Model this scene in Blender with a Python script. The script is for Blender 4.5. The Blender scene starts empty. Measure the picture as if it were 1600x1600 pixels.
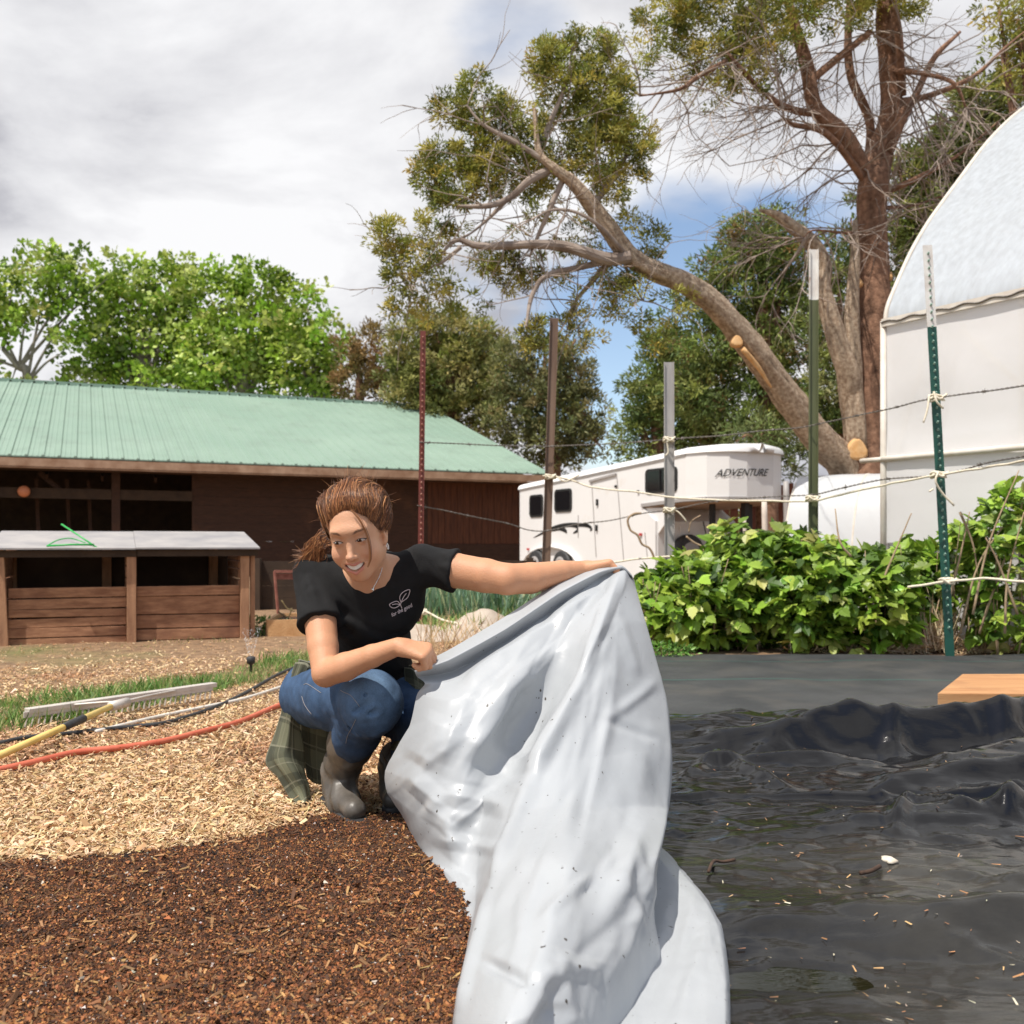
import bpy, math, random
import numpy as np
from mathutils import Vector, Matrix
rng = np.random.default_rng(7)
random.seed(7)
SC = bpy.context.scene
COL = SC.collection
H = 0.8; F = 1500.0
def W(px, py, Y):
    """a place in the world seen at that spot of the photo, Y metres ahead (the camera stands at 0,0,0.8)"""
    return np.array([(px-800)/F*Y, Y, H-(py-855)/F*Y])
def G(px, py):
    return W(px, py, H*F/(py-855))
# ---------------------------------------------------------------- objects
ORG = {}
def tag(o, label=None, cat=None, group=None, kind=None):
    if label: o['label'] = label
    if cat: o['category'] = cat
    if group: o['group'] = group
    if kind: o['kind'] = kind
    return o
def thing(name, loc, label, cat, group=None):
    o = bpy.data.objects.new(name, None); COL.objects.link(o)
    o.location = tuple(float(a) for a in loc); o.empty_display_size = .1
    ORG[o.name] = np.array(loc, float)
    return tag(o, label, cat, group)
def mk(name, V, Fc, mat, parent=None, smooth=False, col=None, org=None, quads=True):
    """link a mesh given in world coordinates; child coordinates are taken from its thing's base"""
    V = np.asarray(V, float)
    if parent is not None: o0 = ORG[parent.name]
    elif org is not None: o0 = np.asarray(org, float)
    else: o0 = np.array([V[:,0].mean(), V[:,1].mean(), V[:,2].min()])
    me = bpy.data.meshes.new(name)
    if isinstance(Fc, np.ndarray):
        n, k = Fc.shape
        me.vertices.add(len(V)); me.vertices.foreach_set('co', (V-o0).astype(np.float32).ravel())
        me.loops.add(n*k); me.loops.foreach_set('vertex_index', Fc.astype(np.int32).ravel())
        me.polygons.add(n); me.polygons.foreach_set('loop_start', np.arange(0, n*k, k, dtype=np.int32))
        me.update(calc_edges=True); me.validate()
    else:
        me.from_pydata([tuple(v) for v in (V-o0)], [], [tuple(int(i) for i in f) for f in Fc]); me.update()
    if col is not None:
        a = me.color_attributes.new('Col', 'FLOAT_COLOR', 'POINT')
        c = np.ones((len(V), 4), np.float32); c[:, :3] = np.asarray(col)
        a.data.foreach_set('color', c.ravel())
    me.polygons.foreach_set('use_smooth', np.full(len(me.polygons), bool(smooth)))
    if mat is not None: me.materials.append(mat)
    o = bpy.data.objects.new(name, me); COL.objects.link(o)
    if parent is not None:
        o.parent = parent; ORG[o.name] = o0
    else:
        o.location = tuple(o0); ORG[o.name] = o0
    return o
class MB:
    def __init__(s): s.V = []; s.F = []; s.C = []; s.n = 0
    def add(s, V, Fc, c=None):
        V = np.asarray(V, float); s.V.append(V)
        s.F += [tuple(int(i)+s.n for i in f) for f in Fc]; s.n += len(V)
        s.C.append(np.tile(np.array(c if c is not None else (1,1,1), float), (len(V),1)))
    def box(s, c, sz, R=None, col=None):
        sx, sy, sz_ = [a/2 for a in sz]
        v = np.array([[x,y,z] for x in (-sx,sx) for y in (-sy,sy) for z in (-sz_,sz_)])
        if R is not None: v = v @ np.asarray(R).T
        s.add(v+np.asarray(c), [(0,1,3,2),(4,6,7,5),(0,4,5,1),(2,3,7,6),(0,2,6,4),(1,5,7,3)], col)
    def beam(s, a, b, w, h, up=(0,0,1), col=None):
        """a squared bar from a to b, w wide and h high"""
        a = np.asarray(a,float); b = np.asarray(b,float); d = b-a; L = np.linalg.norm(d); d /= L
        u = np.cross(up, d); u /= np.linalg.norm(u); k = np.cross(d, u)
        s.box((a+b)/2, (L, w, h), np.stack([d,u,k],1), col)
    def prism(s, poly, off):
        """poly: list of 3D points; off: extrusion vector"""
        p = np.asarray(poly,float); n = len(p)
        s.add(np.vstack([p, p+np.asarray(off)]), [tuple(range(n))[::-1], tuple(range(n,2*n))]+[(i,(i+1)%n,n+(i+1)%n,n+i) for i in range(n)])
    def tube(s, P, R, n=8, cap=True, col=None):
        V, Fc = tube(P, R, n, cap); s.add(V, Fc, col)
    def build(s, name, mat, parent=None, smooth=False, col=False, org=None, bevel=0):
        o = mk(name, np.vstack(s.V), s.F, mat, parent, smooth, np.vstack(s.C) if col else None, org)
        if bevel:
            m = o.modifiers.new('bev','BEVEL'); m.width = bevel; m.segments = 2; m.limit_method = 'ANGLE'
        return o
def crom(P, n):
    """Catmull-Rom through rows of P, n samples for each span"""
    P = np.asarray(P, float); Q = np.vstack([2*P[0]-P[1], P, 2*P[-1]-P[-2]]); out = []
    for i in range(len(P)-1):
        a,b,c,d = Q[i:i+4]; t = np.linspace(0,1,n,endpoint=False)[:,None]
        out.append(.5*((2*b)+(-a+c)*t+(2*a-5*b+4*c-d)*t*t+(-a+3*b-3*c+d)*t**3))
    out.append(P[-1:]); return np.vstack(out)
def frames(P):
    T = np.gradient(P, axis=0); T /= np.linalg.norm(T,axis=1)[:,None]+1e-12
    N = np.zeros_like(P); u = np.cross(T[0], (0,0,1.)); 
    if np.linalg.norm(u) < .05: u = np.cross(T[0], (1.,0,0))
    u /= np.linalg.norm(u)
    for i in range(len(P)):
        u = u - T[i]*np.dot(u,T[i]); u /= np.linalg.norm(u)+1e-12; N[i] = u
    return T, N, np.cross(T,N)
def tube(P, R, n=8, cap=True, disp=None):
    P = np.asarray(P,float); R = np.broadcast_to(np.asarray(R,float), (len(P),))
    T,N,B = frames(P); a = np.linspace(0,2*np.pi,n,endpoint=False)
    rr = R[:,None]*np.ones(n)
    if disp is not None: rr = rr*(1+disp(a, len(P)))
    V = P[:,None]+rr[...,None]*(np.cos(a)[None,:,None]*N[:,None]+np.sin(a)[None,:,None]*B[:,None])
    m = len(P); Fc = []
    for i in range(m-1):
        for j in range(n):
            Fc.append((i*n+j, i*n+(j+1)%n, (i+1)*n+(j+1)%n, (i+1)*n+j))
    if cap: Fc.append(tuple(range(n))[::-1]); Fc.append(tuple(range((m-1)*n, m*n)))
    return V.reshape(-1,3), Fc
# ---------------------------------------------------------------- numpy noise
def _h(i,j,k,s):
    n = (i*374761393 + j*668265263 + k*2147483647 + s*1274126177) & 0xffffffff
    n = ((n ^ (n>>13))*1274126177) & 0xffffffff
    n = ((n ^ (n>>16))*2246822519) & 0xffffffff
    return ((n ^ (n>>15)) & 0xffffff)/float(0xffffff)
def vn(x,y,z=0.0,s=0):
    x,y,z = np.broadcast_arrays(np.asarray(x,float),np.asarray(y,float),np.asarray(z,float))
    i=np.floor(x).astype(np.int64); j=np.floor(y).astype(np.int64); k=np.floor(z).astype(np.int64)
    u=x-i; v=y-j; w=z-k; u=u*u*(3-2*u); v=v*v*(3-2*v); w=w*w*(3-2*w)
    def L(a,b,t): return a+(b-a)*t
    return L(L(L(_h(i,j,k,s),_h(i+1,j,k,s),u),L(_h(i,j+1,k,s),_h(i+1,j+1,k,s),u),v),
             L(L(_h(i,j,k+1,s),_h(i+1,j,k+1,s),u),L(_h(i,j+1,k+1,s),_h(i+1,j+1,k+1,s),u),v),w)*2-1
def fbm(x,y,z=0.0,o=4,s=0):
    r=0; a=1; f=1
    for q in range(o): r=r+a*vn(x*f,y*f,np.asarray(z)*f,s+q); a*=.5; f*=2.03
    return r/1.9
def ridged(x,y,z=0.0,o=3,s=0):
    r=0; a=1; f=1
    for q in range(o): r=r+a*(1-2*np.abs(vn(x*f,y*f,np.asarray(z)*f,s+q))); a*=.5; f*=2.1
    return r/1.75
def inpoly(x,y,poly):
    c = np.zeros(x.shape,bool); n=len(poly); j=n-1
    for i in range(n):
        xi,yi=poly[i]; xj,yj=poly[j]
        c ^= ((yi>y)!=(yj>y)) & (x < (xj-xi)*(y-yi)/(yj-yi+1e-12)+xi); j=i
    return c
# ---------------------------------------------------------------- materials
def newmat(name):
    m = bpy.data.materials.new(name); m.use_nodes = True; nt = m.node_tree; nt.nodes.clear()
    out = nt.nodes.new('ShaderNodeOutputMaterial'); return m, nt, out
def nd(nt, t, **k):
    n = nt.nodes.new(t)
    for a,b in k.items():
        if a in n.inputs: n.inputs[a].default_value = b
        else: setattr(n, a, b)
    return n
def rgb(c): return (c[0],c[1],c[2],1)
def pmat(name, c1, c2=None, scale=8, rough=.7, bump=0, bscale=60, metal=0, stretch=(1,1,1), usecol=False, coat=0, spec=.5,
         detail=6, c3=None, c3scale=2, c3t=(.55,.7), sheen=0, transl=0, sss=0):
    """principled surface with two-tone noise colour, an optional third tone in patches, and noise bump"""
    m,nt,out = newmat(name); L = nt.links.new
    tc = nd(nt,'ShaderNodeTexCoord'); mp = nd(nt,'ShaderNodeMapping'); mp.inputs['Scale'].default_value = stretch
    L(tc.outputs['Object'], mp.inputs['Vector'])
    p = nd(nt,'ShaderNodeBsdfPrincipled'); p.inputs['Roughness'].default_value = rough; p.inputs['Metallic'].default_value = metal
    p.inputs['Specular IOR Level'].default_value = spec; p.inputs['Coat Weight'].default_value = coat
    if sheen: p.inputs['Sheen Weight'].default_value = sheen
    if sss: p.inputs['Subsurface Weight'].default_value = sss; p.inputs['Subsurface Radius'].default_value = (.012,.005,.003); p.inputs['Subsurface Scale'].default_value = 1
    csock = None
    if c2 is not None:
        nz = nd(nt,'ShaderNodeTexNoise', Scale=scale, Detail=detail, Roughness=.6); L(mp.outputs[0], nz.inputs['Vector'])
        cr = nd(nt,'ShaderNodeValToRGB'); cr.color_ramp.elements[0].position=.35; cr.color_ramp.elements[1].position=.65
        cr.color_ramp.elements[0].color = rgb(c1); cr.color_ramp.elements[1].color = rgb(c2)
        L(nz.outputs['Fac'], cr.inputs[0]); csock = cr.outputs[0]
        if c3 is not None:
            nz3 = nd(nt,'ShaderNodeTexNoise', Scale=c3scale, Detail=5, Roughness=.6); L(tc.outputs['Object'], nz3.inputs['Vector'])
            mr = nd(nt,'ShaderNodeMapRange'); mr.inputs['From Min'].default_value=c3t[0]; mr.inputs['From Max'].default_value=c3t[1]
            L(nz3.outputs['Fac'], mr.inputs['Value'])
            mx = nd(nt,'ShaderNodeMix', data_type='RGBA'); L(mr.outputs[0], mx.inputs[0]); L(csock, mx.inputs[6]); mx.inputs[7].default_value = rgb(c3); csock = mx.outputs[2]
    if usecol:
        at = nd(nt,'ShaderNodeAttribute', attribute_name='Col')
        if csock is None: csock = at.outputs['Color']
        else:
            mx = nd(nt,'ShaderNodeMix', data_type='RGBA', blend_type='MULTIPLY'); mx.inputs[0].default_value=1
            L(csock, mx.inputs[6]); L(at.outputs['Color'], mx.inputs[7]); csock = mx.outputs[2]
    if csock is not None: L(csock, p.inputs['Base Color'])
    else: p.inputs['Base Color'].default_value = rgb(c1)
    if bump:
        nb = nd(nt,'ShaderNodeTexNoise', Scale=bscale, Detail=5, Roughness=.6); L(mp.outputs[0], nb.inputs['Vector'])
        b = nd(nt,'ShaderNodeBump', Strength=bump, Distance=.02); L(nb.outputs['Fac'], b.inputs['Height']); L(b.outputs[0], p.inputs['Normal'])
    if transl:
        t = nd(nt,'ShaderNodeBsdfTranslucent'); ms = nd(nt,'ShaderNodeMixShader'); ms.inputs[0].default_value = transl
        if csock is not None: L(csock, t.inputs['Color'])
        else: t.inputs['Color'].default_value = rgb(c1)
        L(p.outputs[0], ms.inputs[1]); L(t.outputs[0], ms.inputs[2]); L(ms.outputs[0], out.inputs[0])
    else: L(p.outputs[0], out.inputs[0])
    return m
# ---------------------------------------------------------------- camera, sun, sky
SUN = np.array([-.33,-.32,.89]); SUN /= np.linalg.norm(SUN)
cam = bpy.data.cameras.new('camera'); co = bpy.data.objects.new('camera', cam); COL.objects.link(co); SC.camera = co
co.location = (0,0,H); co.rotation_euler = (math.pi/2,0,0)
cam.sensor_width = 36; cam.lens = 36*F/1600; cam.shift_y = 55/1600; cam.clip_start=.05; cam.clip_end = 2000
cam.dof.use_dof = True; cam.dof.focus_distance = 2.6; cam.dof.aperture_fstop = 6.3
sl = bpy.data.lights.new('sun','SUN'); sl.energy = 4.9; sl.angle = math.radians(.5); sl.color=(1,.94,.85)
so = bpy.data.objects.new('sun', sl); COL.objects.link(so); so.rotation_euler = Vector(-SUN).to_track_quat('-Z','Y').to_euler()
so.location = (-4,-4,12)
w = bpy.data.worlds.new("World"); SC.world = w; w.use_nodes = True; nt = w.node_tree; nt.nodes.clear(); L = nt.links.new
wo = nd(nt,'ShaderNodeOutputWorld'); bg = nd(nt,'ShaderNodeBackground'); L(bg.outputs[0], wo.inputs[0]); bg.inputs[1].default_value = .14
sk = nd(nt,'ShaderNodeTexSky', sky_type='NISHITA', sun_disc=False); sk.sun_elevation = math.asin(SUN[2]); sk.sun_rotation = math.atan2(SUN[0],SUN[1])
sk.air_density=1.0; sk.dust_density=.6
tc = nd(nt,'ShaderNodeTexCoord'); sx = nd(nt,'ShaderNodeSeparateXYZ'); L(tc.outputs['Generated'], sx.inputs[0])
zz = nd(nt,'ShaderNodeMath', operation='MAXIMUM'); L(sx.outputs['Z'], zz.inputs[0]); zz.inputs[1].default_value=.0
za = nd(nt,'ShaderNodeMath', operation='ADD'); L(zz.outputs[0], za.inputs[0]); za.inputs[1].default_value=.28
dv = nd(nt,'ShaderNodeVectorMath', operation='DIVIDE'); L(tc.outputs['Generated'], dv.inputs[0])
cb = nd(nt,'ShaderNodeCombineXYZ'); [L(za.outputs[0], cb.inputs[i]) for i in range(3)]; L(cb.outputs[0], dv.inputs[1])
mp = nd(nt,'ShaderNodeMapping'); mp.inputs['Scale'].default_value=(1,1,.6); mp.inputs['Location'].default_value=(2.35,.7,0); L(dv.outputs[0], mp.inputs[0])
n1 = nd(nt,'ShaderNodeTexNoise', Scale=1.15, Detail=9, Roughness=.52, Distortion=.25); L(mp.outputs[0], n1.inputs['Vector'])
# a few gaps of blue at known bearings in the sky
def gap(px, py, rad, amt):
    d = W(px,py,1.)-np.array([0,0,H]); d/=np.linalg.norm(d)
    v = nd(nt,'ShaderNodeVectorMath', operation='DOT_PRODUCT'); L(tc.outputs['Generated'], v.inputs[0]); v.inputs[1].default_value = tuple(d)
    r = nd(nt,'ShaderNodeMapRange', interpolation_type='SMOOTHSTEP'); r.inputs['From Min'].default_value = math.cos(math.radians(rad)); r.inputs['From Max'].default_value=1; r.inputs['To Max'].default_value=amt
    L(v.outputs['Value'], r.inputs['Value']); return r.outputs[0]
acc = None
for g_ in [(1075,390,7,.28),(1005,570,9,.26),(800,520,7,.16),(10,590,9,.30),(1310,350,6,.26),(810,40,5,.14),(940,620,6,.2)]:
    o_ = gap(*g_)
    if acc is None: acc = o_
    else:
        a_ = nd(nt,'ShaderNodeMath', operation='ADD'); L(acc,a_.inputs[0]); L(o_,a_.inputs[1]); acc = a_.outputs[0]
# unseen sky behind the camera and overhead made bluer to cut fill light
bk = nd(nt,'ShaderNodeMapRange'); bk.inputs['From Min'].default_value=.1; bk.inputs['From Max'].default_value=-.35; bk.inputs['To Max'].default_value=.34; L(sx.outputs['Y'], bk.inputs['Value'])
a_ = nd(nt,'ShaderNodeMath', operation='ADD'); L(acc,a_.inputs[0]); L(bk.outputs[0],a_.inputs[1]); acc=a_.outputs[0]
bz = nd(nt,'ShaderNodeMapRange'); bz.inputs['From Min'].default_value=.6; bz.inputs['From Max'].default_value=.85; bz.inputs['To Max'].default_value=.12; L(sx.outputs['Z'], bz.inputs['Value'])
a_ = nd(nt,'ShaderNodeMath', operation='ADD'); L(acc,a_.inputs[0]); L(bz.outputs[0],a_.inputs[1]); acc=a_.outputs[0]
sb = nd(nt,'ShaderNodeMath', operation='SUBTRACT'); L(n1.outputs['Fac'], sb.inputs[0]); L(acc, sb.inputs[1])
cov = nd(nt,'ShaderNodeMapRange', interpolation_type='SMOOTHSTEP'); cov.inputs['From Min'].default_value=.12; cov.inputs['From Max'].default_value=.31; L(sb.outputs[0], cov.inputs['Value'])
mp2 = nd(nt,'ShaderNodeMapping'); mp2.inputs['Scale'].default_value=(1.0,1.15,1.0); mp2.inputs['Location'].default_value=(1.2,3.15,.4); L(dv.outputs[0], mp2.inputs[0])
n2 = nd(nt,'ShaderNodeTexNoise', Scale=1.7, Detail=9, Roughness=.56, Distortion=.3); L(mp2.outputs[0], n2.inputs['Vector'])
cr = nd(nt,'ShaderNodeValToRGB'); e = cr.color_ramp.elements
e[0].position=.38; e[0].color=(3.3,3.3,3.6,1); e[1].position=.6; e[1].color=(6.5,6.5,6.6,1)
m_ = cr.color_ramp.elements.new(.46); m_.color=(4.9,4.9,5.1,1)
L(n2.outputs['Fac'], cr.inputs[0])
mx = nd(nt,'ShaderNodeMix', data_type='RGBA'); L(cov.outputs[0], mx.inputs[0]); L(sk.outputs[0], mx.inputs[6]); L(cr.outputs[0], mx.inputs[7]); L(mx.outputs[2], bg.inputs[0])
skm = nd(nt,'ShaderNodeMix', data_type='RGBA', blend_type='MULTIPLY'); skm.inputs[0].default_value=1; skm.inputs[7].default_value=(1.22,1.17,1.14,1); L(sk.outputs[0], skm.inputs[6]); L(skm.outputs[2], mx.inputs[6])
SC.view_settings.view_transform='Standard'; SC.view_settings.look='None'; SC.view_settings.gamma=1; SC.view_settings.exposure=0.1
SC.render.film_transparent=False
SC.cycles.max_bounces=8; SC.cycles.transparent_max_bounces=16
try: SC.cycles.use_denoising=True
except Exception: pass
# ================================================================ GROUND
def gh(x, y):
    """height of the ground"""
    x=np.asarray(x,float); y=np.asarray(y,float)
    near = np.clip((y-1)/6,0,1)
    return .012*fbm(x*1.3,y*1.3,0,3,11) + .02*near*fbm(x*.5,y*.5,0,2,12)
def soil_edge(x):
    return np.interp(x,[-4,-2.2,-1.29,-.95,-.72,-.55,-.3,.3],[2.3,2.36,2.43,2.5,2.63,2.86,2.93,2.93])+.05*fbm(np.asarray(x)*3,0*np.asarray(x),0,3,5)
def axis(parts):
    out=[]
    for a,b,s in parts: out.append(np.arange(a,b,s))
    return np.concatenate(out+[[parts[-1][1]]])
def heightgrid(name, xs, ys, hf, mat, kind, smooth=True, col=None, **kw):
    X,Y = np.meshgrid(xs,ys); Z = hf(X,Y); V = np.stack([X,Y,Z],-1).reshape(-1,3)
    nx=len(xs); ny=len(ys); i=np.arange(ny-1)[:,None]*nx+np.arange(nx-1)[None]; i=i.ravel()
    Fc=np.stack([i,i+1,i+1+nx,i+nx],1)
    o = mk(name,V,Fc,mat,None,smooth,org=(0,0,0),col=col(X,Y,Z).reshape(-1,3) if col else None); tag(o,kind=kind,**kw); return o
m_dirt = pmat('dirt',(.14,.083,.045),(.30,.185,.10),scale=9,rough=.95,bump=.5,bscale=45,c3=(.13,.15,.04),c3scale=.35,c3t=(.56,.72))
gx = axis([(-900,-60,60),(-60,-12,4),(-12,-4,.5),(-4,5,.06),(5,14,.5),(14,60,4),(60,900,60)])
gy = axis([(-60,0,6),(0,1,.2),(1,9,.06),(9,20,.5),(20,80,5),(80,1500,80)])
heightgrid('ground',gx,gy,gh,m_dirt,'structure')
# --- compost bed
m_soil = pmat('compost',(.032,.013,.006),(.13,.052,.022),scale=38,rough=.9,bump=1,bscale=160,c3=(.17,.085,.035),c3scale=4,c3t=(.5,.75))
def soil_h(X,Y):
    e = soil_edge(X)-Y
    return gh(X,Y)+np.where(e>0,.004+.03*np.clip(e/.25,0,1)**.5,-.01+e*.1)+ .012*fbm(X*9,Y*9,0,3,3)+.006*fbm(X*32,Y*32,0,3,4)
heightgrid('soil',np.arange(-2.4,.12,.0085),np.arange(1.0,3.0,.0085),lambda X,Y: np.where(soil_edge(X)-Y>-.02,soil_h(X,Y),-.05),m_soil,'structure')
def scatter(name, P, N, T, size, mat, cols, shape='flake', kind='stuff', label=None, cat=None, parent=None, width=.4, bend=.15, group=None):
    """many small four-sided flakes: P centres, N normals, T long directions, size lengths"""
    n=len(P); N=N/np.linalg.norm(N,axis=1)[:,None]; T=T-N*(T*N).sum(1)[:,None]; T/=np.linalg.norm(T,axis=1)[:,None]+1e-9
    B=np.cross(N,T); s=size[:,None]; wd=(np.broadcast_to(width,(n,)))[:,None]
    if shape=='flake':
        V=np.stack([P-T*s*.5-B*s*wd*.35, P-T*s*.4+B*s*wd*.4, P+T*s*.5+B*s*wd*.3+N*s*bend, P+T*s*.42-B*s*wd*.45+N*s*bend*.6],1)
        Fc=np.arange(n*4).reshape(n,4); k=4
    elif shape=='lump':   # little tetra-like crumbs, closed
        V=np.stack([P-T*s*.5-B*s*.3,P+T*s*.5-B*s*.35,P+B*s*.5,P+N*s*.55+T*s*.1],1); b=np.arange(n)*4
        Fc=np.concatenate([np.stack([b,b+1,b+3],1),np.stack([b+1,b+2,b+3],1),np.stack([b+2,b,b+3],1)]); k=4
    elif shape=='blade':  # two-segment bent blade from its foot
        w_=s*wd
        V=np.stack([P-B*w_*.5,P+B*w_*.5,P+T*s*.55+B*w_*.42+N*s*bend*.4,P+T*s*.55-B*w_*.42+N*s*bend*.4,P+T*s+N*s*bend],1); b=np.arange(n)*5
        F4=np.stack([b,b+1,b+2,b+3],1); F3=np.stack([b+3,b+2,b+4,b+4],1); k=5
        Fc=[tuple(f) for f in F4]+[tuple(f[:3]) for f in F3]
    elif shape=='leaf':   # folded pointed leaf
        V=np.stack([P,P+T*s*.3+B*s*wd*.5+N*s*.08,P+T*s*.68+B*s*wd*.36+N*s*.05,P+T*s,P+T*s*.68-B*s*wd*.36+N*s*.05,P+T*s*.3-B*s*wd*.5+N*s*.08,P+T*s*.5-N*s*.04],1); b=np.arange(n)*7
        Fc=np.concatenate([np.stack([b,b+1,b+2,b+6],1),np.stack([b+6,b+2,b+3,b+3],1)[:0],np.stack([b,b+6,b+4,b+5],1),np.stack([b+6,b+2,b+3,b+4],1)]); k=7
    V=V.reshape(-1,3); C=np.repeat(cols,k,0)
    o=mk(name,V,Fc,mat,parent,False,C,org=(0,0,0) if parent is None else None)
    if kind: tag(o,kind=kind)
    if label: tag(o,label,cat,group)
    return o
def pal(n, cs, j=.15, p=None):
    cs=np.array(cs); i=rng.choice(len(cs),n,p=p); return np.clip(cs[i]*(1+j*rng.normal(size=(n,1)))*(1+.05*rng.normal(size=(n,3))),0.002,1)
def rdir(n, up=0.0):
    v=rng.normal(size=(n,3)); v/=np.linalg.norm(v,axis=1)[:,None]; v[:,2]+=up; return v/np.linalg.norm(v,axis=1)[:,None]
def azim(n, tilt=.2):
    a=rng.uniform(0,2*np.pi,n); return np.stack([np.cos(a),np.sin(a),tilt*rng.normal(size=n)],1)
m_bits = pmat('bits',(1,1,1),rough=.85,usecol=True)
def persp_pts(n,y0,y1,x0=-.62,x1=.2):
    """random ground spots, denser near the camera"""
    iy=rng.uniform(1/y1,1/y0,n*1); y=1/iy; x=rng.uniform(x0,x1,n)*y
    return x,y
# compost crumbs
n=190000; x,y=persp_pts(n,1.3,3.0,-.66,.2); k=(soil_edge(x)-y>-.015)&(x>-2.35)&(x<.10); x=x[k];y=y[k]; n=len(x)
P=np.stack([x,y,soil_h(x,y)+.0015],1)
scatter('soil_crumbs',P,rdir(n,1.2),rdir(n),rng.gamma(2.2,.0014,n)+.0016,m_bits,pal(n,[(.055,.020,.008),(.15,.053,.018),(.26,.095,.032),(.38,.17,.055),(.55,.48,.40),(.015,.010,.008)],.25,[.3,.28,.2,.15,.015,.055]),'lump')
n=7000; x,y=persp_pts(n,1.3,3.0,-.66,.2); k=(soil_edge(x)-y>.0)&(x>-2.35)&(x<.10); x=x[k];y=y[k]; n=len(x)
P=np.stack([x,y,soil_h(x,y)+.003],1)
scatter('compost_fibres',P,rdir(n,1.6),azim(n),rng.gamma(2.5,.0045,n)+.004,m_bits,pal(n,[(.20,.10,.04),(.36,.2,.08),(.10,.045,.02)],.2),'flake',width=.22)
# wood chips
grass_poly=[(-5.2,2.2),(-3.4,3.35),(-2.17,4.07),(-1.78,4.75),(-1.41,6.1),(-1.1,6.9),(-1.3,7.3),(-1.62,6.95),(-1.95,5.9),(-2.56,4.85),(-3.6,4.3),(-5.2,3.6)]
m_chip = pmat('wood_chip',(1,1,1),rough=.8,usecol=True,transl=.12)
n=185000; x,y=persp_pts(n,2.25,8.4,-.64,.12)
m=(soil_edge(x)-y<.02-.07*np.log(rng.random(n)+1e-6)*(rng.random(n)<.35)*.9)&((~inpoly(x,y,grass_poly))|(rng.random(n)<.1))
dirt=(y>(6.35+.55*(x+3.3)+.3*vn(x*2,y*2)))&(x<-1.2); m&=(~dirt)|(rng.random(n)<.22)
m&=~((x>-.02)&(y>3.4)); x=x[m];y=y[m];n=len(x)
P=np.stack([x,y,gh(x,y)+.003+np.abs(rng.normal(size=n))*.008+.012*np.clip(fbm(x*4,y*4,0,3,77),0,1)],1)
s=rng.gamma(3,.0042,n)+.0035
brn=np.clip(fbm(x*2.2,y*2.2,0,3,91)*2.2+.1,0,1)[:,None]
c=pal(n,[(.68,.48,.27),(.58,.38,.19),(.80,.62,.40),(.40,.23,.11),(.50,.31,.15),(.09,.042,.02)],.14,[.27,.25,.2,.12,.13,.03]); c=c*(1-.33*brn*np.array([[.6,1,1.1]]))
N_=rdir(n,1.5)
scatter('wood_chip_mulch',P,N_,azim(n,.25),s,m_chip,c,'flake',width=rng.uniform(.12,.5,n),bend=.12)
# shreds: long thin fibres on top
n=6500; x,y=persp_pts(n,2.3,5,-.64,.1); m=(soil_edge(x)-y<.0)&(~inpoly(x,y,grass_poly))&~((x>-.02)&(y>3.4)); x=x[m];y=y[m];n=len(x)
P=np.stack([x,y,gh(x,y)+.016+np.abs(rng.normal(size=n))*.006],1)
scatter('wood_shreds',P,rdir(n,2),azim(n,.2),rng.gamma(4,.006,n)+.010,m_chip,pal(n,[(.70,.50,.27),(.78,.60,.38),(.48,.30,.15)],.12),'flake',width=.09,bend=.1)
# grass strip
m_grass = pmat('grass_blade',(1,1,1),rough=.55,usecol=True,transl=.35)
def grass(name, poly, n, hmin, hmax, cols, wd=.07, label=None, cat=None, fuzz=.05):
    xs=[p[0] for p in poly]; ys=[p[1] for p in poly]
    x=rng.uniform(min(xs),max(xs),n); y=rng.uniform(min(ys),max(ys),n)
    k=inpoly(x+fuzz*vn(x*6,y*6,0,1),y+fuzz*3*vn(x*5,y*5,0,2),poly); x=x[k];y=y[k];n=len(x)
    P=np.stack([x,y,gh(x,y)],1); T=rdir(n,1.1); T[:,2]=np.abs(T[:,2])+.15
    s=rng.uniform(hmin,hmax,n)*(1+.5*vn(x*3,y*3,0,8))
    return scatter(name,P,azim(n,.3),T,s,m_grass,pal(n,cols,.2),'blade',width=wd,bend=.25)
grass('grass',grass_poly,75000,.03,.085,[(.12,.25,.045),(.19,.34,.07),(.27,.42,.13),(.08,.16,.03),(.42,.42,.17)])
grass('grass',[(-4.6,6.2),(-2.2,8.2),(-2.2,8.6),(-4.8,6.7)],900,.03,.07,[(.16,.26,.05),(.22,.28,.08),(.3,.27,.1)])
# ================================================================ BARN
m_roof = pmat('green_metal',(.215,.31,.245),(.25,.345,.275),scale=.35,rough=.5,spec=.35,c3=(.20,.275,.22),c3scale=1.1,c3t=(.5,.75))
m_wood = pmat('barn_wood',(.040,.017,.009),(.065,.027,.014),scale=5,rough=.85,bump=.4,stretch=(1,1,6),c3=(.085,.036,.018),c3scale=1.2)
m_woodv = pmat('barn_wood_red',(.07,.022,.010),(.13,.043,.018),scale=4,rough=.8,bump=.4,stretch=(4,4,.5))
m_fas = pmat('fascia_wood',(.30,.17,.10),(.46,.30,.20),scale=3,rough=.8,bump=.2)
m_dark = pmat('dark_wood',(.035,.02,.012),(.06,.035,.02),scale=4,rough=.9)
th=math.radians(24); E=np.array([math.cos(th),math.sin(th),0]); Nn=np.array([-math.sin(th),math.cos(th),0]); U=np.array([0,0,1.])
B0=np.array([1.15,28.9,0])                       # foot of the right end of the eave
def bp(a,b,z): return B0-E*a+Nn*b+U*z            # a metres left along the eave, b metres back, z up
barn=thing('barn',bp(15,6,0),'long dark timber barn with a pale green ribbed metal roof','barn')
LB=30.; zE=2.98; zR=6.45; wR=11.0; sl_=(zR-zE)/wR
m=MB()
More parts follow.
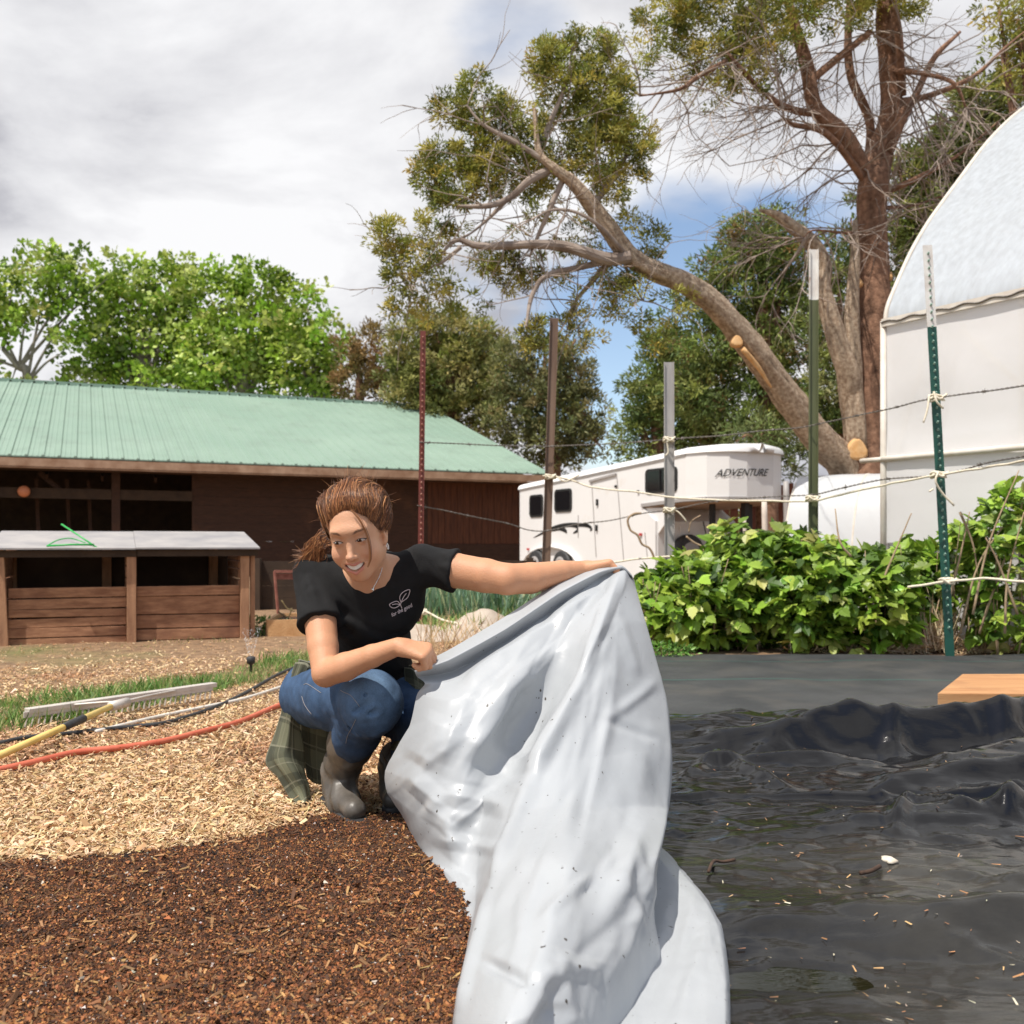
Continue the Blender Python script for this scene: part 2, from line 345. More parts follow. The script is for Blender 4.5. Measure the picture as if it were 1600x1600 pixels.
def roofpt(a,b,o=0): return bp(a,b,zE+sl_*b+o)
for (b0,b1,sg) in ((0,wR,1),):
    m.prism([roofpt(0,b0),roofpt(LB,b0),roofpt(LB,b1),roofpt(0,b1)],U*.03)
    m.prism([bp(0,b1+wR,zE),bp(LB,b1+wR,zE),bp(LB,b1,zR),bp(0,b1,zR)],U*.03)
a=.05
while a<LB-.1:
    for q,(w_,h_) in enumerate(((.05,.035),)):
        p=[roofpt(a-w_*.9,-.005,.03),roofpt(a+w_*.9,-.005,.03),roofpt(a+w_*.45,-.005,.03+h_),roofpt(a-w_*.45,-.005,.03+h_)]
        m.prism(p,roofpt(a,wR-.02)-roofpt(a,0))
    for d_ in (.12,.24):
        p=[roofpt(a+d_-.018,-.002,.031),roofpt(a+d_+.018,-.002,.031),roofpt(a+d_,-.002,.04)]
        m.prism(p,roofpt(a,wR-.02)-roofpt(a,0))
    a+=.36
m.build('roof',m_roof,barn)
m=MB(); a=0
m.beam(bp(0,wR,zR+.07),bp(LB,wR,zR+.07),.34,.05,U)
while a<LB: m.beam(bp(a+.02,wR-.17,zR+.02),bp(a+.31,wR-.17,zR+.02),.03,.09,U); a+=.36
m.build('ridge_cap',m_roof,barn)
m=MB(); m.beam(bp(.15,.02,zE-.12),bp(LB,.02,zE-.12),.04,.2,U); m.beam(bp(.15,.10,zE-.245),bp(LB,.10,zE-.245),.16,.03,U)
for sgn,b0,z0,b1,z1 in ((0,0.05,zE-.1,wR,zR-.1),(1,2*wR-.05,zE-.1,wR,zR-.1)): m.beam(bp(.14,b0,z0),bp(.14,b1,z1),.04,.16,U)
m.build('fascia',m_fas,barn)
m=MB(); m.prism([bp(.5,.13,zE-.27),bp(LB,.13,zE-.27),bp(LB,1.0,zE-.25),bp(.5,1.0,zE-.25)],U*.02); m.build('soffit',m_wood,barn)
# front wall (1 m under the roof): closed at the right, open stalls at the left
def wall_b(x_px): # metres along the eave where the photo column x_px meets the wall
    b=1.0; P=B0+Nn*b; r=(x_px-800)/F; return -(P[0]-r*P[1])/( -E[0]+r*E[1]) if False else (P[0]-r*P[1])/(E[0]-r*E[1])
aR=wall_b(823); aV=wall_b(668); aL=wall_b(300)
m=MB(); z=0
k=0
while z<zE-.2:
    h_=min(.24,zE-.2-z); m.beam(bp(aV,1.0,z+h_/2),bp(aL,1.0,z+h_/2),.045+.012*((k*7)%3),h_-.003,U); z+=.24; k+=1
m.build('front_wall',m_wood,barn)
m=MB(); a=aR; k=0
while a<aV:
    m.beam(bp(a,1.0,.9),bp(a,1.0,zE-.2),.19,.03+.008*(k%2),Nn); a+=.2; k+=1
m.build('front_wall',m_woodv,barn)
m=MB(); m.beam(bp(aR,.98,.45),bp(aV,.98,.45),.05,.88,U); m.build('wall_base',m_wood,barn)
m=MB(); m.beam(bp(aR-.06,.97,0),bp(aR-.06,.97,zE-.2),.16,.14,Nn); m.build('corner_post',m_dark,barn)
m=MB(); m.prism([bp(aR,1.05,0),bp(aR,2*wR-1,0),bp(aR,2*wR-1,zE-.15),bp(aR,wR,zR-.15),bp(aR,1.05,zE)],E*.05); m.build('end_wall',m_woodv,barn)
m=MB(); m.prism([bp(aL-8,7,1.15),bp(LB,7,1.15),bp(LB,7,zE+2.1),bp(aL-8,7,zE+2.1)],Nn*.05)
m.prism([bp(aL-8,7,0),bp(LB,7,0),bp(LB,7,.72),bp(aL-8,7,.72)],Nn*.05)
for k in range(24): m.beam(bp(aL-6+k*.9,6.98,.7),bp(aL-6+k*.9,6.98,1.2),.25+.35*((k*5)%3),.05,Nn)
m.build('back_wall',m_dark,barn)
for px in (181,-160):
    a=wall_b(px); m=MB(); m.beam(bp(a,1.0,0),bp(a,1.0,zE-.2),.2,.2,Nn); m.build('post',m_wood,barn)
m=MB(); m.beam(bp(aL,.95,2.16),bp(LB,.95,2.16),.06,.26,U); m.build('rail',m_dark,barn)
m=MB()
for k in range(9): a=aL+.9+k*1.3; m.beam(bp(a,1.2,zE-.4),bp(a,6,zE+1.2),.06,.14,U)
for px in (60,110,145): a=wall_b(px); m.beam(bp(a,2.2,0),bp(a+.1,2.2,2.6),.09,.06,Nn)
m.beam(bp(wall_b(95),1.3,2.25),bp(wall_b(60),1.3,2.7),.1,.12,U)
m.build('rafters',m_wood,barn)
m_or = pmat('orange_plastic',(.62,.22,.10),rough=.5)
a=wall_b(38); c=bp(a,.84,2.19)  # plain round orange ball in front of the rail
bm_=MB(); P=[c+Nn*t for t in np.linspace(-.1,.06,7)]; r=[.05,.11,.14,.145,.13,.1,.04]; V,Fc=tube(np.array(P),np.array(r),16); bm_.add(V,Fc); o=bm_.build('orange_ball',m_or,None,True); tag(o,'round orange ball hung on the barn rail at the far left','ball')
# ================================================================ COMPOST BINS
m_bin = pmat('bin_wood',(.25,.11,.055),(.46,.23,.12),scale=6,rough=.8,bump=.5,stretch=(1,1,5),c3=(.20,.085,.045),c3scale=1.6)
m_binv = pmat('bin_post',(.30,.15,.08),(.45,.24,.13),scale=5,rough=.8,bump=.4,stretch=(4,4,.8))
m_tin = pmat('weathered_sheet',(.25,.24,.25),(.40,.375,.36),scale=2.5,rough=.55,bump=.1)
A0=np.array([-4.13,7.74,0]); A1=np.array([-2.36,8.47,0]); e=(A1-A0)/np.linalg.norm(A1-A0); nb=np.array([-e[1],e[0],0]); LBn=np.linalg.norm(A1-A0)
def q(a,b,z): return A0+e*a+nb*b+U*(z-.02)
bn=thing('compost_bin',q(LBn/2,.4,0),'low two-bay timber compost bin with a pale sheet lid, in front of the barn','compost bin')
zt=.80; mid=LBn*.5+.03
def post(a,b,w_=.085,zt_=zt,tilt=0):
    m=MB(); m.beam(q(a-tilt,b,-.05),q(a,b,zt_),w_,w_*.9,nb); m.build('post',m_binv,bn,bevel=.004)
post(-.02,0,.10,.80,-.04); post(mid,-.01,.075,.79); post(LBn,0,.075,.79); post(LBn+.07,.02,.04,.8)
for a in (0,mid-.2,LBn-.18): post(a,.95,.08,.86)
def boards(name,a0,a1,zs,b=.03,seed=0):
    r_=random.Random(seed); m=MB()
    for i in range(len(zs)-1):
        h_=zs[i+1]-zs[i]; d_=r_.uniform(-.007,.007); s_=r_.uniform(-.006,.006)
        m.beam(q(a0,b+d_,(zs[i]+zs[i+1])/2+s_),q(a1,b+d_*.5,(zs[i]+zs[i+1])/2-s_*.5),.028+.004*(i%2),h_-.008,U)
    return m.build(name,m_bin,bn,bevel=.003)
boards('front_panel',.06,mid-.04,[.0,.075,.16,.24,.31,.40,.49],seed=3)
boards('front_panel',mid+.04,LBn-.04,[.02,.12,.24,.40,.49],b=.035,seed=5)
def side(a,b0,b1,zs,name='side_panel'):
    m=MB()
    for i in range(len(zs)-1): m.beam(q(a,b0,(zs[i]+zs[i+1])/2),q(a,b1,(zs[i]+zs[i+1])/2),.03,zs[i+1]-zs[i]-.012,U)
    m.build(name,m_bin,bn)
side(mid-.03,.06,.93,[.02,.17,.31,.45,.56,.66,.77]); side(LBn-.03,.06,.93,[.02,.17,.31,.45,.54,.63,.70,.78]); side(0.0,.06,.93,[.02,.2,.38,.56,.76])
m=MB(); m.prism([q(0,.99,0),q(LBn,.99,0),q(LBn,.99,.84),q(0,.99,.84)],nb*.03); m.build('back_panel',m_dark,bn)
m=MB(); m.beam(q(-.05,-.035,zt-.035),q(mid+.04,-.035,zt-.035),.03,.055,U); m.beam(q(mid+.045,-.045,zt-.03),q(LBn+.11,-.045,zt-.03),.03,.055,U); m.build('lid_rail',m_dark,bn)
for a0,a1,dz in ((-.09,mid+.03,0),(mid+.032,LBn+.12,.004)):
    m=MB(); m.prism([q(a0,-.1,zt+dz),q(a1,-.1,zt+dz),q(a1,1.06,.955+dz),q(a0,1.06,.955+dz)],U*.014); m.build('lid',m_tin,bn)
m_neon=pmat('green_plastic',(.03,.42,.08),rough=.4)
m=MB()
def qq(px,py,b): 
    # a place above the lid
    a=( (px-800)/F ); 
    P=q(0,b,0); t=(P[0]-a*P[1])/(a*e[1]-e[0]); Pt=q(t,b,0); return W(px,py,Pt[1])
m.tube([qq(96,819,.25),qq(125,838,.08),qq(155,858,-.06)],.007,6); m.tube([qq(73,853,-.12),qq(110,851,-.13),qq(147,851,-.12)],.009,6)
m.tube(crom([qq(73,853,-.12),qq(90,844,-.05),qq(108,841,.0),qq(122,844,.0),qq(133,848,-.05)],5),.005,6)
o=m.build('garden_stake_frame',m_neon,None,True); tag(o,'bright green plastic stake frame lying on the bin lid','stake frame')
# ================================================================ SMALL THINGS ON THE GROUND
m_alu=pmat('rake_aluminium',(.50,.46,.42),(.64,.58,.52),scale=12,rough=.5,metal=.25); m_teeth=pmat('rake_teeth',(.30,.25,.20),(.42,.36,.30),scale=30,rough=.6)
m_yel=pmat('yellow_handle',(.68,.47,.12),(.78,.58,.20),scale=10,rough=.5); m_blk=pmat('black_rubber',(.02,.02,.022),(.05,.05,.05),scale=20,rough=.6)
R0=W(42,1140,4.25); R1=W(335,1093,5.0); R0[2]=.075; R1[2]=.085
rake=thing('landscape_rake',((R0+R1)/2)*[1,1,0],'wide aluminium landscape rake with a yellow handle lying on the mulch','rake')
m=MB(); m.beam(R0,R1,.05,.022); m.beam(R0+[0,-.029,-.014],R1+[0,-.029,-.014],.008,.028); m.build('head_bar',m_alu,rake,bevel=.002)
m=MB(); 
for i in range(34):
    t=(i+.5)/34; p=R0+(R1-R0)*t+np.array([0,-.02,-.01]); m.tube([p,p+[.004,-.035,-.055]],.0045,5)
m.build('teeth',m_teeth,rake)
hc=(R0+R1)/2+np.array([0,-.02,.012]); 
m=MB(); s_=(R1-R0)/np.linalg.norm(R1-R0)
He=W(-60,1235,3.2); He[2]=.05; hj=W(182,1128,4.38); hj[2]=.085
for sg in (-1,1): m.tube(crom([hj+[0,.03,0],hj+s_*sg*.1+[0,.1,.005],(R0+R1)/2*[1,1,1]+s_*sg*.28+[0,-.012,.0]],5),.006,6)
m.tube([hj+[.03,.05,0],hj+(He-hj)*.05],.022,10); m.build('brace',m_alu,rake,True)
m=MB(); m.tube([hj,hj+(He-hj)*.98],.0138,12); m.build('handle',m_yel,rake,True)
m=MB(); d_=(He-hj); m.tube([hj+d_*.27,hj+d_*.42],.0168,12); m.build('grip',m_blk,rake,True)
def hose(name,pts,r,mat,label,cat,n=12,z=None):
    P=[]
    for px,py in pts:
        g=G(px,py); P.append([g[0],g[1],float(gh(g[0],g[1]))+r+.012])
    P=crom(P,n); m=MB(); m.tube(P,r,10); o=m.build(name,mat,None,True); tag(o,label,cat); return o
m_red=pmat('red_rubber',(.50,.10,.05),(.60,.15,.08),scale=12,rough=.5); m_wht=pmat('white_pvc',(.70,.66,.60),(.6,.55,.48),scale=14,rough=.5)
hose('garden_hose',[(-60,1225),(0,1213),(60,1200),(120,1187),(190,1180),(255,1170),(320,1152),(375,1135),(432,1110),(470,1096)],.0125,m_red,'long red garden hose running across the mulch behind the woman','hose')
hose('drip_pipe',[(150,1152),(240,1128),(320,1110),(380,1097),(440,1078),(480,1062)],.009,m_wht,'thin white pipe lying just behind the red hose','pipe')
hose('drip_line',[(-50,1178),(0,1172),(40,1163),(90,1158),(150,1150),(210,1143),(262,1136),(330,1113),(380,1090),(430,1060),(462,1046)],.010,m_blk,'thin black irrigation line along the edge of the grass','irrigation line')
# sprinkler
sp=G(392,1050); spk=thing('sprinkler',(sp[0],sp[1],0),'small black sprinkler head spraying at the grass edge','sprinkler')
m=MB(); z=[0,.04,.05,.055,.09,.10]; r=[.009,.009,.013,.026,.03,.02]
m.tube([[sp[0],sp[1],a] for a in z],r,12); m.build('head',m_blk,spk,True)
m_wat,nt_,out_=newmat('spray'); 
b_=nd(nt_,'ShaderNodeBsdfPrincipled'); b_.inputs['Base Color'].default_value=(.9,.92,.95,1); b_.inputs['Roughness'].default_value=.3
t_=nd(nt_,'ShaderNodeBsdfTransparent'); ms_=nd(nt_,'ShaderNodeMixShader'); ms_.inputs[0].default_value=.45; nt_.links.new(t_.outputs[0],ms_.inputs[1]); nt_.links.new(b_.outputs[0],ms_.inputs[2]); nt_.links.new(ms_.outputs[0],out_.inputs[0])
n=260; t=rng.uniform(0,1,n); a=rng.uniform(0,6.28,n); rr=.012+.045*t; P=np.stack([sp[0]+rr*np.cos(a),sp[1]+rr*np.sin(a),.11+.17*t],1)
o=scatter('spray',P,rdir(n),rdir(n,2),rng.uniform(.008,.02,n),m_wat,np.ones((n,3)),'flake',kind='stuff',parent=spk,width=.15)
# planter board, rusty frame, small weeds near the bins
m_pl=pmat('planter_wood',(.45,.24,.10),(.58,.34,.16),scale=8,rough=.8,bump=.3)
g0=W(418,988,8.6); 
pb=thing('planter_box',(g0[0]+.3,g0[1]+.3,0),'low raised planter box of orange boards beside the bins','planter')
m=MB(); m.beam([g0[0],g0[1],.07],[g0[0]+1.2,g0[1]+.15,.07],.035,.16); m.beam([g0[0],g0[1]+.02,.07],[g0[0]-.1,g0[1]+.8,.07],.035,.16); m.beam([g0[0]-.1,g0[1]+.85,.07],[g0[0]+1.2,g0[1]+.95,.07],.035,.16); m.beam([g0[0]+1.2,g0[1]+.17,.07],[g0[0]+1.2,g0[1]+.9,.07],.035,.16); m.build('boards',m_pl,pb)
m=MB(); m.prism([[g0[0]+.02,g0[1]+.04,.1],[g0[0]+1.18,g0[1]+.18,.1],[g0[0]+1.18,g0[1]+.9,.1],[g0[0]-.06,g0[1]+.82,.1]],U*.02); m.build('soil_fill',m_soil,pb)
m_rust=pmat('rusty_steel',(.22,.07,.05),(.35,.14,.10),scale=20,rough=.8)
m=MB(); Yf=10.2
m.tube([W(429,893,Yf),W(432,930,Yf),W(436,975,Yf),W(437,990,Yf)],.016,6); m.beam(W(428,893,Yf),W(520,893,Yf+.2),.02,.03); m.beam(W(520,893,Yf+.2),W(520,990,Yf+.2),.03,.03,(1,0,0)); m.beam(W(431,901,Yf+.03),W(518,901,Yf+.2),.02,.06)
o=m.build('metal_frame',m_rust,None); tag(o,'rusty square steel frame standing behind the planter box','frame')
def leafclump(name,c,r,n,ls,cols,label,cat,group=None,wd=.5,shape='leaf',up=.6,stems=6,mats=None):
    t=thing(name,(c[0],c[1],float(c[2])-r[2]),label,cat,group)
    d=rdir(n); rad=rng.uniform(.25,1,n)**.5; P=np.array(c)+d*rad[:,None]*np.array(r)
    P[:,2]=np.maximum(P[:,2],gh(P[:,0],P[:,1])+.01)
    scatter('leaves',P,rdir(n,.7),(d+rdir(n)*.7+np.array([0,0,up-.6])),ls*rng.uniform(.6,1.3,n),mats or m_leaf,pal(n,cols,.2),shape,kind=None,parent=t,width=wd)
    m=MB()
    for i in range(stems):
        a=rng.uniform(0,6.28); q_=np.array(c)+np.array([math.cos(a)*r[0]*.7,math.sin(a)*r[1]*.7,r[2]*.8*rng.uniform(.2,1)]); b=np.array([c[0]+.2*r[0]*math.cos(a),c[1]+.2*r[1]*math.sin(a),c[2]-r[2]])
        m.tube(crom([b,(b+q_)/2+rdir(1)[0]*.05*r[0],q_],4),np.linspace(.006,.003,9),5)
    m.build('stems',m_stem,t,True); return t
m_leaf=pmat('leaf',(1,1,1),rough=.42,usecol=True,transl=.32); m_stem=pmat('stem',(.16,.12,.05),(.25,.18,.08),scale=20,rough=.8)
g_=[(.12,.24,.04),(.2,.32,.07),(.08,.16,.03),(.32,.38,.14)]
leafclump('weed',W(402,982,8.75),(.14,.12,.12),260,.05,g_,'small pale green weed at the right foot of the compost bin','weed',wd=.4)
leafclump('seedlings',W(450,978,8.95),(.22,.15,.05),160,.05,[(.25,.42,.22),(.4,.5,.3),(.12,.25,.08)],'pale green seedlings growing in the orange planter box','plant',wd=.5)
m=MB()
for pts in ([(440,938),(448,950),(455,953),(460,955)],[(437,985),(443,970),(452,962),(456,950)],[(434,955),(444,962),(455,968)]): m.tube(crom([W(a,b,9.1) for a,b in pts],4),.007,5)
o=m.build('dry_stalk',m_stem,None,True); tag(o,'bare crossed pale stalks rising from the planter box','stalk')
# ================================================================ GARDEN BED BEHIND THE WOMAN
n=2600; x=rng.uniform(-1.1,.9,n); y=rng.uniform(9.6,11.4,n); P=np.stack([x,y,gh(x,y)],1); T=rdir(n,1.9); T[:,2]=np.abs(T[:,2])+.6
o=scatter('onion_rows',P,azim(n,.2),T,rng.uniform(.25,.62,n),m_leaf,pal(n,[(.20,.33,.22),(.28,.42,.28),(.12,.22,.10),(.38,.44,.24)],.2),'blade',width=.045,bend=.2)
grass('grass',[(-1.2,8.2),(1.2,8.2),(1.4,10),(-1.2,10)],5200,.05,.2,[(.12,.26,.05),(.2,.34,.08),(.34,.36,.14),(.3,.42,.12)],wd=.08)
m_cloth=pmat('row_cover',(.50,.41,.33),(.62,.53,.44),scale=6,rough=.9,bump=.5,bscale=9,transl=.2)
xs=np.linspace(-1.15,.55,60); ys=np.linspace(0,1,22)
X,T_=np.meshgrid(xs,ys); base=7.9+.25*(X+1.15)
prof=np.sin(np.pi*T_)**.7*(.06+.20*np.exp(-((X+.25)/.22)**2)+.13*np.exp(-((X-.22)/.2)**2)+.05*np.exp(-((X+.9)/.3)**2)); Z=.01+prof*(1+.25*fbm(X*6,T_*4,0,3,3)); Yy=base+T_*.9+.05*fbm(X*5,T_*3,0,2,8)
V=np.stack([X,Yy,Z],-1).reshape(-1,3); i=(np.arange(21)[:,None]*60+np.arange(59)[None]).ravel()
o=mk('row_cover_cloth',V,np.stack([i,i+1,i+61,i+60],1),m_cloth,None,True); tag(o,'crumpled pale row cover cloth on the garden bed','cloth')
m=MB(); m.beam(W(720,944,10.6),W(890,940,10.6),.04,.08); o=m.build('bed_edging',m_pl,None); tag(o,'long orange timber edging board across the onion plants','edging')
m=MB(); m.beam(W(640,1000,8.3),W(730,990,8.6),.04,.09); o=m.build('bed_edging',m_pl,None); tag(o,'short orange edging board at the foot of the dark red post','edging')
n=200; b=np.stack([rng.uniform(-.75,.15,n),rng.uniform(7.4,7.8,n),np.zeros(n)],1)
o=scatter('dry_grass',b,azim(n,.2),rdir(n,1.6),rng.uniform(.12,.38,n),m_chip,pal(n,[(.5,.33,.18),(.62,.45,.26)],.15),'blade',width=.022,bend=.2)
m=MB()  # stand-in added to bring the barn's darkness down behind the garden bed
for k in range(4): m.beam([-3.3,12.1,.08+k*.155],[.32,12.9,.08+k*.155],.05,.1525)
for k in range(5): m.beam([-3.2+k*.86,12.05+k*.19,0],[-3.2+k*.86,12.05+k*.19,.66],.09,.09,(0,1,0))
o=m.build('dark_backing',m_dark,None); tag(o,'low dark boards added as backing between the garden bed and the barn','wall',kind='thing')
# ================================================================ FENCE
m_pr=pmat('red_steel',(.10,.018,.012),(.16,.03,.018),scale=10,rough=.55); m_pg=pmat('green_steel',(.008,.06,.045),(.012,.085,.06),scale=8,rough=.42); m_pb=pmat('brown_steel',(.10,.055,.035),(.2,.13,.09),scale=8,rough=.6,stretch=(1,1,.15)); m_pz=pmat('galvanised_steel',(.30,.28,.27),(.5,.48,.46),scale=6,rough=.45,metal=.3,stretch=(1,1,.2)); m_po=pmat('olive_steel',(.07,.085,.035),(.12,.13,.06),scale=6,rough=.55,stretch=(1,1,.2))
m_wh=pmat('white_paint',(.74,.73,.70),(.6,.56,.52),scale=9,rough=.5,c3=(.34,.16,.08),c3scale=6,c3t=(.62,.7))
m_rope=pmat('white_rope',(.78,.72,.58),(.62,.55,.42),scale=60,rough=.8); m_wire=pmat('barbed_wire',(.10,.085,.075),(.22,.20,.18),scale=40,rough=.6,metal=.3)
m_stp=pmat('worn_red_stud',(.28,.12,.08),rough=.5); m_stg=pmat('worn_green_stud',(.22,.34,.28),rough=.5)
def tpost(top,bot,Y,w_,mat,label,white=None,studs=True,side=1,fl=None):
    a=W(*top,Y); b=W(*bot,Y); b=a+(b-a)*((a[2]+.1)/(a[2]-b[2])) if b[2]>-.1 else b
    t=thing('fence_post',(b[0],b[1],0),label,'fence post','steel posts of the wire fence')
    m=MB(); d=(b-a)/np.linalg.norm(b-a)
    wt=0 if white is None else white
    p0=a+d*wt
    def sec(m,p,q_,k=1.0):
        m.beam(p,q_,.006,w_*k,(1,0,0)) if False else m.beam(p,q_,w_*k,.006,(0,1,0))
        m.beam(p+[side*w_*.12,.028,0],q_+[side*w_*.12,.028,0],.007,.055,(0,1,0))
        if fl: m.beam(p+[w_*.5,-.01,0],q_+[w_*.5,-.01,0],.006,.028,(0,1,0)); m.beam(p-[w_*.5,.01,0],q_-[w_*.5,.01,0],.006,.028,(0,1,0))
    sec(m,p0,b); m.build('post_body',mat,t)
    if white: m=MB(); sec(m,a,p0,1.02); m.build('painted_top',m_wh,t)
    if studs:
        m=MB(); s_=.06; L_=np.linalg.norm(b-a)
        while s_<L_-.3: 
            p=a+d*s_; m.tube([p+[0,-.003,-.005],p+[0,-.016,.006]],[.0085,.006],7); s_+=.052
        m.build('studs',m_stp if mat is m_pr else (m_stg if mat is m_pg else mat),t)
    return t
tpost((661,517),(656,1002),8.6,.050,m_pr,'dark red studded steel post beside the woman')
tpost((866,497),(853,890),9.2,.075,m_pb,'brown steel post at the corner of the barn',studs=False,fl=1)
tpost((1045,566),(1046,950),8.8,.085,m_pz,'grey galvanised steel post in front of the white trailer',studs=False,fl=1)
tpost((1271,390),(1270,880),8.0,.068,m_po,'olive steel post with a rusty white top',white=.42,studs=False,fl=1)
tpost((1449,383),(1481,965),6.8,.064,m_pg,'dark green studded steel post with a white top',white=.58)
def wire(name,pts,r,mat,label,cat,n=26,twist=False,knots=(),tails=()):
    P=crom([W(*p) for p in pts],n); L_=np.r_[0,np.cumsum(np.linalg.norm(np.diff(P,axis=0),axis=1))]
    m_=int(L_[-1]/.012) if twist else len(P)
    t=thing(name,P[0]*[1,1,0],label,cat); m=MB()
    if twist:
        s=np.linspace(0,L_[-1],m_); Q=np.stack([np.interp(s,L_,P[:,k]) for k in range(3)],1)
        Q[:,2]+=.006*vn(s*3,0*s,0,len(pts)); T,N,B=frames(Q); ph=s*2*np.pi/.085
        for o_ in (0,np.pi): m.tube(Q+r*(np.cos(ph+o_)[:,None]*N+np.sin(ph+o_)[:,None]*B),r*.75,5)
        m.build('strands',mat,t,True); m=MB()
        for s0 in np.arange(.1,L_[-1],.42):
            i=min(int(s0/L_[-1]*m_),m_-2)
            for k in range(2):
                dd=rdir(1)[0]; m.tube([Q[i]-dd*.02,Q[i]+dd*.022],.0022,4)
            m.tube([Q[i]-T[i]*.012,Q[i]+T[i]*.012],r*2.1,6)
        m.build('barbs',mat,t)
    else: 
        P=P+.003*np.stack([0*L_,0*L_,vn(L_*9,0*L_,0,5)],1); m.tube(P,r,8); m.build('line',mat,t,True)
    for (px,py,Y) in knots:
        c=W(px,py,Y); k=MB(); a=np.linspace(0,2*np.pi,14)
        for dz in (-.011,.012): k.tube(np.stack([c[0]+.05*np.cos(a),c[1]+.045*np.sin(a),c[2]+dz+.008*np.sin(a*2)],1),.0085,6)
        k.tube(crom([c+[-.05,-.05,.02],c+[.0,-.062,-.015],c+[.05,-.05,.02]],4),.0095,6); k.build('knot',mat if not twist else m_rope,t,True)
    for pts_ in tails: k=MB(); k.tube(crom([W(*p) for p in pts_],5),.0075,6); k.build('tail',m_rope,t,True)
    return t
wire('barbed_wire',[(655,691,8.56),(720,694,8.8),(790,697,9.0),(859,697,9.14),(950,694,9.0),(1045,687,8.74),(1130,680,8.4),(1200,672,8.2),(1270,664,7.93),(1370,642,7.3),(1463,622,6.73),(1540,610,6.3),(1660,594,5.7)],.0042,m_wire,'topmost twisted barbed wire along the steel posts','barbed wire',twist=True,knots=[(1045,687,8.74),(1463,622,6.73)],tails=[[(1452,617,6.68),(1449,640,6.66),(1443,660,6.66)],[(1459,612,6.66),(1464,628,6.64),(1474,638,6.66)],[(1042,690,8.7),(1044,706,8.7),(1040,712,8.7)]])
wire('barbed_wire',[(652,789,8.56),(680,795,8.7),(730,806,8.8),(790,818,9.0),(825,828,9.1),(858,828,9.14),(905,818,9.1),(950,813,9.0),(1003,803,8.85),(1045,797,8.74),(1100,786,8.5),(1160,779,8.3),(1220,776,8.1),(1268,773,7.93),(1310,764,7.6),(1380,750,7.2),(1466,742,6.73),(1500,734,6.6),(1560,720,6.2),(1660,700,5.7)],.0042,m_wire,'middle twisted barbed wire that sags beside the barn wall','barbed wire',twist=True)
wire('fence_rope',[(848,744,9.12),(868,745,9.12),(892,750,9.1),(930,762,9.0),(990,768,8.85),(1045,776,8.72),(1100,780,8.5),(1160,782,8.3),(1215,783,8.1),(1268,783,7.9),(1300,776,7.7),(1380,758,7.2),(1466,742,6.71),(1530,732,6.4),(1590,722,6.1),(1660,712,5.7)],.0085,m_rope,'upper white rope tied from the brown post to the green post','rope',knots=[(860,745,9.14),(1045,797,8.72),(1269,779,7.92),(1466,742,6.72)],tails=[[(1052,795,8.7),(1062,802,8.68),(1073,815,8.68)],[(1466,738,6.66),(1462,752,6.65),(1472,770,6.66),(1491,790,6.66)],[(866,742,9.1),(882,752,9.05),(893,748,9.05),(905,742,9.05)],[(1458,764,6.66),(1452,768,6.66)]])
wire('fence_rope',[(846,885,9.12),(870,887,9.12),(900,884,9.05),(940,881,9.0),(990,874,8.85),(1020,871,8.8),(1046,869,8.72),(1090,867,8.6),(1115,866,8.5),(1140,874,8.4)],.0085,m_rope,'lower white rope between the brown post and the grey post','rope',knots=[(856,886,9.14)],tails=[[(880,880,9.05),(882,892,9.05),(886,900,9.05)]])
wire('fence_rope',[(1418,918,6.75),(1450,913,6.7),(1478,909,6.68),(1540,904,6.4),(1600,909,6.1),(1660,912,5.8)],.0085,m_rope,'low white rope across the raspberry leaves at the right','rope',knots=[(1479,908,6.72)])
wire('fence_rope',[(650,958,8.52),(664,955,8.5),(690,968,8.4),(720,975,8.3),(745,984,8.2),(762,990,8.1)],.0095,m_rope,'short white rope tied low on the dark red post','rope',knots=[(658,956,8.56)])
# dry vine on the wire
m_vine=pmat('dry_vine',(.26,.18,.11),(.42,.31,.20),scale=20,rough=.9)
m=MB()
for pts,r in (([(1002,802),(990,803),(981,812),(985,828),(996,836),(1003,850),(1014,856),(1020,866),(1022,874)],.011),([(1072,838),(1085,848),(1100,855),(1116,866)],.010),([(1076,832),(1080,815),(1095,805)],.006),([(1110,868),(1105,880),(1100,893)],.007)):
    m.tube(crom([W(a,b,8.7) for a,b in pts],5),r,6)
o=m.build('dry_vine',m_vine,None,True); tag(o,'curling bare dry vine hanging on the wires by the grey post','vine')
